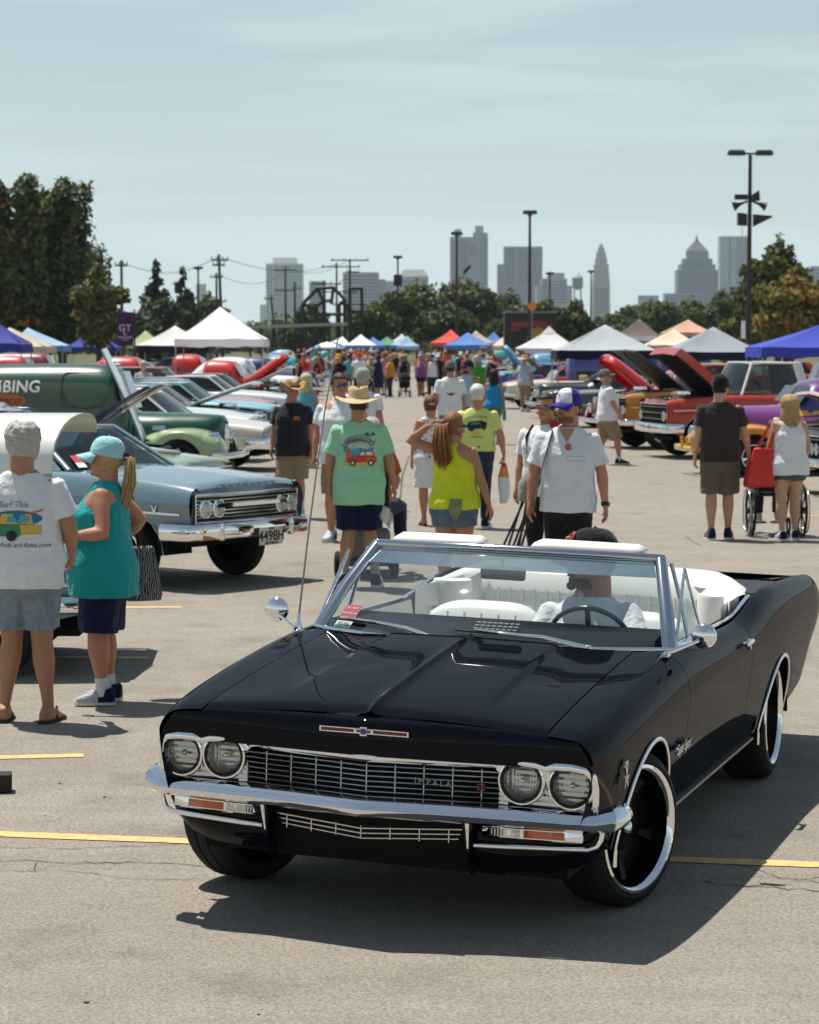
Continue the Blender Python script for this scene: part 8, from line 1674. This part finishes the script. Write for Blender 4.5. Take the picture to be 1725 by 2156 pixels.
drape('shirt_print', p['root'], p['top'], [g_poly([(-.10, 1.33), (-.03, 1.30), (0, 1.33), (.03, 1.30), (.10, 1.34), (.05, 1.28), (0, 1.26), (-.05, 1.28)], 0)], PRINTS, '-y', .004)
person('man in pale blue sleeveless shirt and dark cap walking off', atY(986, 52), R(-10), 1.86, fat=.42, skin='tan', lod=1, top=('tank', C('lightblue', (.30, .44, .58)), .84), bottom=('shorts', C('brownish', (.05, .04, .04)), .95), shoes=TRB, hair=('short', 'dbrown'), hat=('cap', NAVY), beard='dbrown', head=(R(120), 0))
person('man in grass green t-shirt and black shorts', atY(1003, 74), R(5), 1.86, fat=.45, skin='tan', lod=1, top=('tshirt', C('grassgreen', (.05, .28, .04)), .86), bottom=('shorts', BLKC, .95), shoes=TRB, hair=('short', 'grey'), face=False)
person('man in straw hat and two-tone white and blue shirt', atY(1105, 79), R(-30), 1.82, fat=.4, skin='tan', lod=1, top=('tshirt', C('whiteblue', (.45, .48, .62), .5), .84), bottom=('shorts', KHAKI, .9), shoes=TRW, hat=('straw', STRAW), face=False)
# 17, 18 men by the windshield
VNK = C('vneck', (.64, .67, .72), .05)
p = person('man in white v-neck t-shirt and blue and white cap', atY(1196, 19.7), R(172), 1.87, fat=.22, skin='red', lod=2, top=('tshirt', VNK, .84, .80, 1.1), bottom=('pants', BLKC), shoes=TRB, hair=('short', 'brown'), hat=('cap', C('royalcap', (.022, .024, .26)), C('whitecap', (.70, .72, .74))), beard='stubble', head=(R(-36), -.04), arms={'R': ((.30, .02, -1), (.10, .20, -1)), 'L': ((.30, .0, -1), (.12, .14, -1))})
for z in (1.32, 1.352): drape('shirt_stripe', p['root'], p['top'], [g_poly([(-.16, z), (.0, z), (.0, z + .004), (-.16, z + .004)])], [C('stripegrey', (.35, .38, .43))], '+y', .003)
drape('neck_opening', p['root'], p['top'], [g_poly([(-.062, 1.578), (.0, 1.465), (.062, 1.578), (.0, 1.580)])], [SK['red']], '+y', .004)
cp = next(c for c in p['root'].children if c.name.startswith('cap')); HMc = p['HM']
q = MB(); v, f = text_geo('V', .055, bold=.03, shear=.3); q.add([HMc @ Vector((x * .8, .098 - .35 * (y + .0) + .004, .195 + y * .85)) for x, y, _ in v], f); q.build('cap_logo', mat('logo_blue', (.02, .05, .32), rough=.7), cp, 0)
q = MB(); 
for i, (x, z) in enumerate(((-.015, 1.43), (-.012, 1.35))): q.sphere((x, .155 - i * -.012, z), (.026, .010, .032), 10)
o = q.build('hanging_sunglasses', mat('lens_amber', (.42, .07, .01), rough=.08, metal=.5, coat=1), p['root']); o.location = (0, 0, 0)
q = MB(); q.tube([Vector((.12, .09, 1.555)), Vector((.17, .165, 1.36)), Vector((.225, .15, 1.15)), Vector((.27, .06, .90))], [(.018, .006)] * 4, 6); q.tube([Vector((.12, .09, 1.555)), Vector((.14, -.04, 1.575)), Vector((.20, -.15, 1.3))], [(.018, .006)] * 3, 6); q.build('bag_strap', C('strapgrey', (.06, .06, .065)), p['root'], 60)
wrl = p['J']['L'][2]; q = MB(); q.tube([wrl + p['J']['L'][3] * -.02, wrl + p['J']['L'][3] * .012], .034, 12); q.build('watch_strap', BLACKM, p['root']); q = MB(); q.sphere(wrl + Vector((-.03, .015, 0)), (.012, .02, .022), 8); q.build('watch_face', mat('watch_face', (.35, .12, .04), rough=.2), p['root'])
lx = atY(1122, 20.6); root = empty('folding_chair_bag', (lx[0], lx[1], 0), 0, 'folded camp chair with black legs in grey and red cover', 'folding chair')
q = MB()
for i in range(6): a = i * 1.05; q.tube([(.05 * math.cos(a) - .02, .05 * math.sin(a), .98), (-.22 + .09 * math.cos(a * 1.4), .06 * math.sin(a), .40)], .011, 6)
q.build('chair_legs', mat('chair_tube', (.03, .03, .032), rough=.3, metal=.6), root)
q = MB(); q.tube([(-.06, 0, .92), (-.04, 0, 1.05), (.02, 0, 1.16), (.07, 0, 1.20)], [(.10, .07), (.12, .09), (.09, .08), (.04, .04)], 10); q.build('cover', C('chairgrey', (.22, .22, .21)), root, 60); q = MB(); q.tube([(.12, -.05, .95), (.14, -.05, 1.10), (.12, -.04, 1.25)], [(.07, .06), (.09, .07), (.05, .05)], 10); q.build('red_cover', C('chairred', (.36, .03, .03)), root, 60)
p = person('bald man with glasses and backpack behind the cap-wearing man', atY(1150, 22.4), R(158), 1.79, fat=.3, skin='red', lod=2, top=('tshirt', WHT, .84, .75), bottom=('pants', BLKC), shoes=TRB, hair=('buzz', 'dbrown'), glasses='clear', head=(R(-6), 0))
q = MB(); q.tube([Vector((.13, .13, 1.25)), Vector((.15, .12, 1.40)), Vector((.13, .02, 1.49)), Vector((.13, -.12, 1.42))], [(.032, .010)] * 4, 8); q.build('backpack_strap', BLKC, p['root'], 60); q = MB(); rbox(q, (0, -.20, 1.22), (.30, .16, .42), .06); q.build('backpack', BLKC, p['root'], 60); q = MB(); q.sphere((-.10, .02, 1.47), (.07, .08, .10), 10); q.build('red_scarf', C('chairred', (0, 0, 0)), p['root'])
# 19..21 right side
p = person('man in white t-shirt, khaki shorts and camo cap walking along', gp(1278, 978), R(-82), 1.74, fat=.62, skin='red', lod=1, top=('tshirt', WHT, .82, .8), bottom=('shorts', KHAKI, .98, 1.1), shoes=TRB, socks=(SOCK, .08), hair=('short', 'grey'), hat=('cap', C('camo', (.16, .14, .10), .6)), stride=.22, head=(0, -.28), arms={'R': ((.2, .25, -1), (.0, .6, -.9))})
person('man in dark brown t-shirt, olive shorts and black cap', gp(1515, 1136), R(-4), 1.88, fat=.30, skin='light', lod=2, top=('tshirt', C('darkbrown', (.040, .031, .029)), .84, .72), bottom=('shorts', C('olive', (.125, .10, .068)), .95, 1.2), shoes=TRB, hair=('short', 'black'), hat=('cap', BLKC), face=False, stride=.07, arms={'R': ((.30, .0, -1), (.20, .15, -1))}, head=(R(-25), -.05))
person('blonde woman in white tank top pushing the wheelchair', gp(1660, 1138), R(3), 1.66, 'f', .42, 'light', 2, top=('tank', C('whitetank', (.70, .71, .74), .04), .80, 0, 1.2), bottom=('shorts', C('greyshort', (.075, .085, .10)), .38, 1.08), shoes=TRW, hair=('bob', 'blond'), face=False, stride=.09, arms={'R': ((.28, .12, -1), (.02, .75, -.65)), 'L': ((.28, .12, -1), (.02, .75, -.65))})
bx = gp(1592, 1138); root = empty('tote_bag', (bx[0] + .03, bx[1] - .08, 0), R(12), 'bright red tote bag on the shoulder of the blonde woman', 'bag')
REDB = mat('bag_bright_red', (.55, .020, .012), rough=.5, noise_amt=.1); q = MB(); q.loft([[(-w + o_, -d_, z), (w + o_, -d_, z), (w + o_, d_, z), (-w + o_, d_, z)] for z, w, d_, o_ in ((.62, .15, .07, -.02), (.66, .16, .08, -.02), (.85, .15, .06, .0), (1.05, .11, .03, .03), (1.07, .10, .02, .03))]); q.build('bag_body', REDB, root, 20, fix=True)
q = MB(); q.tube([(-.04, 0, 1.05), (.06, 0, 1.25), (.15, 0, 1.42), (.17, 0, 1.25), (.10, .0, 1.05)], [(.018, .006)] * 5, 6); q.build('handle', REDB, root, 60)
wx = AT(1635, 900, 28.4).x; root = empty('wheelchair', (wx, 28.35, 0), R(2), 'black wheelchair with large spoked wheels pushed by blonde woman', 'wheelchair')
for sg in (-1, 1):
    q = MB(); q.tube([(sg * .30, .305 * math.cos(a), .305 + .305 * math.sin(a)) for a in [2 * math.pi * i / 36 for i in range(37)]], .017, 6, cap=False); o = q.build('wheel', RUBBER, root, 180); q = MB(); q.tube([(sg * .345, .265 * math.cos(a), .305 + .265 * math.sin(a)) for a in [2 * math.pi * i / 36 for i in range(37)]], .009, 6, cap=False); q.build('hand_rim', CHROME_D, o, 180)
    for k in range(8): a = math.pi * k / 4; q = MB(); q.tube([(sg * .30, .04 * math.cos(a), .305 + .04 * math.sin(a)), (sg * .30, .29 * math.cos(a), .305 + .29 * math.sin(a))], [(.02, .008)] * 2, 6); q.build('spoke', BLACKM, o)
    q = MB(); q.tube([(sg * .30 - .03 * sg, 0, .305), (sg * .36, 0, .305)], .04, 10); q.build('hub', BLACKM, o)
    q = MB(); q.tube([(sg * .22, -.22, .98), (sg * .22, -.12, .96), (sg * .22, -.10, .52), (sg * .22, .36, .50), (sg * .20, .48, .14)], .013, 8); q.build('side_frame', BLACKM, root, 60); q = MB(); q.tube([(sg * .22, -.30, .98), (sg * .22, -.20, .98)], .018, 8); q.build('push_handle', BLACKM, root)
    q = MB(); q.tube([(sg * .22, .38 + .09 * math.cos(a), .095 + .09 * math.sin(a)) for a in [2 * math.pi * i / 20 for i in range(21)]], .014, 6, cap=False); q.build('caster', RUBBER, root, 180); q = MB(); rbox(q, (sg * .26, .12, .73), (.05, .34, .04), .015); q.build('armrest', BLKC, root, 40)
    q = MB(); rbox(q, (sg * .11, .50, .13), (.16, .14, .02), .008); q.build('footrest', BLACKM, root, 40)
q = MB(); rbox(q, (0, .12, .50), (.42, .42, .05), .02); q.build('seat', BLKC, root, 40); q = MB(); rbox(q, (0, -.12, .76), (.42, .03, .42), .012); q.build('backrest', BLKC, root, 40)
person('person seated in the wheelchair in a black shirt', (wx, 28.47, 0), R(2), 1.60, 'f', .35, 'light', 1, hip_z=.60, top=('tshirt', BLKC, .92), bottom=('pants', C('darkgrey', (.03, .03, .035))), shoes=TRW, hair=('short', 'grey'), face=False, head=(0, -.2), legs={'R': ((.09, .0, .60), (.11, .40, .60), (.11, .46, .22)), 'L': ((-.09, .0, .60), (-.11, .40, .60), (-.11, .46, .22))}, arms={'R': ((.2, .2, -1), (0, 1, -.2)), 'L': ((.2, .2, -1), (0, 1, -.2))})
# 22 the driver
def car_pt(x, y, z): return HERO.matrix_basis @ Vector((x, y, z))
dpos = car_pt(-1.64, .27, 0); DR = person('bearded driver in white polo and black cap at the wheel', (dpos.x, dpos.y, 0), math.atan2(-math.cos(.32), -math.sin(.32)) - R(90), 1.78, fat=.35, skin='tan', lod=2, hip_z=.475, hs=1.16, lean=-.06, top=('polo', C('polowhite', (.68, .70, .71), .04), .95, .75), bottom=('pants', JEAN), shoes=TRB, hair=('buzz', 'dbrown'), beard='brown', hat=('cap', BLKC), head=(R(-62), -.04), legs={'R': ((.09, .02, .47), (.12, .42, .56), (.12, .60, .42)), 'L': ((-.09, .02, .47), (-.14, .42, .56), (-.14, .60, .42))}, arms={'L': ((.35, .55, -.85), (-.10, .95, .18)), 'R': ((.35, .45, -.9), (-.05, 1, .10))})
cp = next(c for c in DR['root'].children if c.name.startswith('cap')); HMc = DR['HM']; q = MB(); q.tube([HMc @ Vector((.032 * math.cos(a), .088 - .022 * math.sin(a) + .012, .198 + .028 * math.sin(a))) for a in [2 * math.pi * i / 16 for i in range(17)]], .006, 5, cap=False); q.build('cap_badge', PR, cp); q = MB(); q.sphere(HMc @ Vector((0, .103, .198)), (.016, .006, .014), 8); q.build('cap_badge_centre', PY, cp)
# ---- recognisable people further off
def far(label, u, Y, h, sex, fat, top, bot, **k): return person(label, atY(u, Y), k.pop('yaw', R(rnd.uniform(-30, 30))), h, sex, fat, k.pop('skin', 'tan'), k.pop('lod', 0), top=top, bottom=bot, shoes=k.pop('shoes', TRB), face=False, group='people in the show crowd', **k)
ORG = C('orangeshirt', (.66, .24, .015)); PUR = C('purple', (.22, .07, .26))
far('man in orange-yellow t-shirt and jeans facing the stroller', 822, 100, 1.72, 'm', .5, ('tshirt', ORG), ('pants', JEAN), hair=('short', 'grey'), hat=('cap', C('pinkcap', (.4, .2, .25))), yaw=R(70)); far('dark-haired woman in long navy dress holding up a phone', 797, 99, 1.76, 'f', .4, ('tshirt', NAVY), ('skirt', NAVY, .42), hair=('bob', 'black'), yaw=R(60), arms={'L': ((.2, .4, -.9), (0, .8, .5))})
far('woman in black top and white shorts pushing the black stroller', 850, 103, 1.66, 'f', .3, ('tank', BLKC), ('shorts', WHT, .5), hair=('bob', 'dbrown'), yaw=R(180)); far('woman in purple tank top and black shorts', 886, 101, 1.66, 'f', .4, ('tank', PUR), ('shorts', BLKC, .6), hair=('tail', 'dbrown'), yaw=R(185))
sp = gp(852, 836); root = empty('stroller', (sp[0], sp[1], 0), R(180), 'black baby stroller pushed through the crowd', 'stroller')
for x, y in ((-.24, -.3), (.24, -.3), (-.2, .35), (.2, .35)): o = wheel(root, (x, y, .13), Rt=.13, Rr=.08, w=.05, side=1 if x < 0 else -1, lod=0); o.rotation_euler.z = R(90)
q = MB(); rbox(q, (0, .0, .55), (.44, .6, .35), .1); q.build('seat_tub', BLKC, root, 60); q = MB(); q.lathe([(.01, .32), (.2, .26), (.27, .1), (.27, 0)], 14, M=Matrix.Translation((0, -.02, .70))); q.build('hood', BLKC, root, 60)
for sx in (-.22, .22): q = MB(); q.tube([(sx, .35, .13), (sx, .0, .5), (sx, -.45, 1.0)], .018, 6); q.build('frame', BLACKM, root)
far('man in white t-shirt and loose blue jeans walking', 680, 128, 1.78, 'm', .35, ('tshirt', WHT), ('pants', LDEN), hair=('short', 'dbrown'), stride=.12); far('man in black t-shirt with yellow bandana', 713, 80, 1.86, 'm', .5, ('tshirt', BLKC), ('shorts', KHAKI, .95), hat=('cap', C('bandana', (.62, .36, .02))), yaw=R(150), lod=1, skin='red'); far('tattooed man in black tank top near the red coupe', 628, 86, 1.84, 'm', .35, ('tank', BLKC), ('shorts', GREYC, .95), hair=('short', 'black'), yaw=R(80)); far('man in white t-shirt wearing a red cap in the crowd', 756, 96, 1.84, 'm', .45, ('tshirt', WHT), ('shorts', NAVY, .95), hat=('cap', C('redcap', (.5, .03, .02))), yaw=R(20)); far('man in olive shirt and cap beside the raised striped hood', 231, 80, 1.80, 'm', .45, ('tshirt', C('olivebrown', (.14, .10, .05))), ('pants', JEAN), hat=('cap', C('tancap', (.42, .40, .35))), hair=('short', 'grey'), yaw=R(200)); far('person in white cap beside the man in olive shirt', 251, 79, 1.66, 'f', .3, ('tshirt', WHT), ('shorts', KHAKI, .8), hat=('cap', WHT), yaw=R(170)); far('grey-haired man among the parked hardtops', 304, 66, 1.74, 'm', .4, ('tshirt', C('greyshirt', (.35, .35, .36))), ('pants', JEAN), hair=('short', 'grey'), yaw=R(200), skin='red'); far('man in white and navy shirt near the pickup roof', 1653, 76, 1.82, 'm', .35, ('tshirt', C('whitenavy', (.38, .42, .55), .6)), ('shorts', NAVY, .9), hair=('short', 'black')); far('person in tan bucket hat behind the pickup roof', 1524, 80, 1.74, 'm', .3, ('tshirt', C('tanshirt', (.4, .33, .22))), ('pants', KHAKI), hat=('straw', STRAW))
# ---- the rest of the crowd down the aisle
TOPS = [('white', WHT), ('black', BLKC), ('red', C('redshirt', (.48, .04, .03))), ('navy', NAVY), ('grey', C('greyshirt', (0, 0, 0))), ('sky blue', SKYB), ('orange', C('orangered', (.60, .10, .02))), ('charcoal', DKS), ('dark brown', C('darkbrown', (0, 0, 0))), ('pink', C('pinkshirt', (.55, .22, .25))), ('slate', C('slategrey', (0, 0, 0))), ('tan', C('tanshirt', (0, 0, 0)))]
BOTS = [('jeans', ('pants', JEAN)), ('khaki shorts', ('shorts', KHAKI, .95)), ('black shorts', ('shorts', BLKC, .9)), ('denim shorts', ('shorts', DENIM, .8)), ('grey shorts', ('shorts', GREYC, .9))]
rp_ = random.Random(77); cr_spots = []
for i in range(58):
    Y = rp_.uniform(100, 182); u = rp_.gauss(765, 75) if i < 46 else rp_.uniform(900, 1040)
    u = max(610, min(1040, u)); cr_spots.append((Y, u))
used = {}
protos = {}
for i, (Y, u) in enumerate(sorted(cr_spots)):
    tn, tm = TOPS[(i * 7) % 12]; bn, bm2 = BOTS[(i * 3) % 5]; sex = 'f' if i % 3 == 1 else 'm'
    hn = ('grey-haired', ('short', 'grey')) if i % 4 == 0 else ('dark-haired', ('short', 'dbrown')) if sex == 'm' else ('fair-haired', ('bob', 'blond'))
    key = (tn, bn, sex, hn[0]); lb = f'{hn[0]} {"woman" if sex == "f" else "man"} in {tn} shirt and {bn} in the distant crowd'
    far(lb, u, Y, rp_.uniform(1.70, 1.86) - (.1 if sex == 'f' else 0), sex, rp_.uniform(.15, .6), ('tshirt' if i % 5 else 'tank', tm), bm2, hair=hn[1], hat=('cap', TOPS[(i * 5 + 3) % 12][1]) if i % 3 == 0 else None, yaw=R(rp_.choice([0, 10, 180, 170, 90, -90]) + rp_.uniform(-20, 20)), stride=rp_.uniform(-.12, .12), skin=rp_.choice(['tan', 'red', 'light', 'brown']))
for u, Y, c, w in ((690, 205, 'white', 'white'), (703, 208, 'mblue', 'blue')):
    p0 = AT(u, 726, Y); root = empty('sun_umbrella', (p0.x, Y, 0), 0, f'small {w} sun umbrella open over the distant crowd', 'umbrella'); q = MB(); q.tube([(0, 0, 0), (0, 0, 2.2)], .02, 6); q.build('pole', STEEL, root); q = MB(); q.lathe([(1.0, 1.85), (.75, 2.05), (.4, 2.2), (.01, 2.28)], 12); q.build('canopy', T[c], root, 40)
# dark block by the left frame edge
g = G(0, 1672); root = empty('wheel_chock', (g.x - .07, g.y + .06, 0), R(8), 'dark wooden block lying alone on the asphalt', 'wooden block'); q = MB(); rbox(q, (0, 0, .05), (.24, .12, .09), .008); q.build('block', mat('dark_wood', (.035, .028, .02), rough=.9, noise_amt=.4), root, 30)
# everything built joins the scene
for o in COL.todo: REAL.objects.link(o)
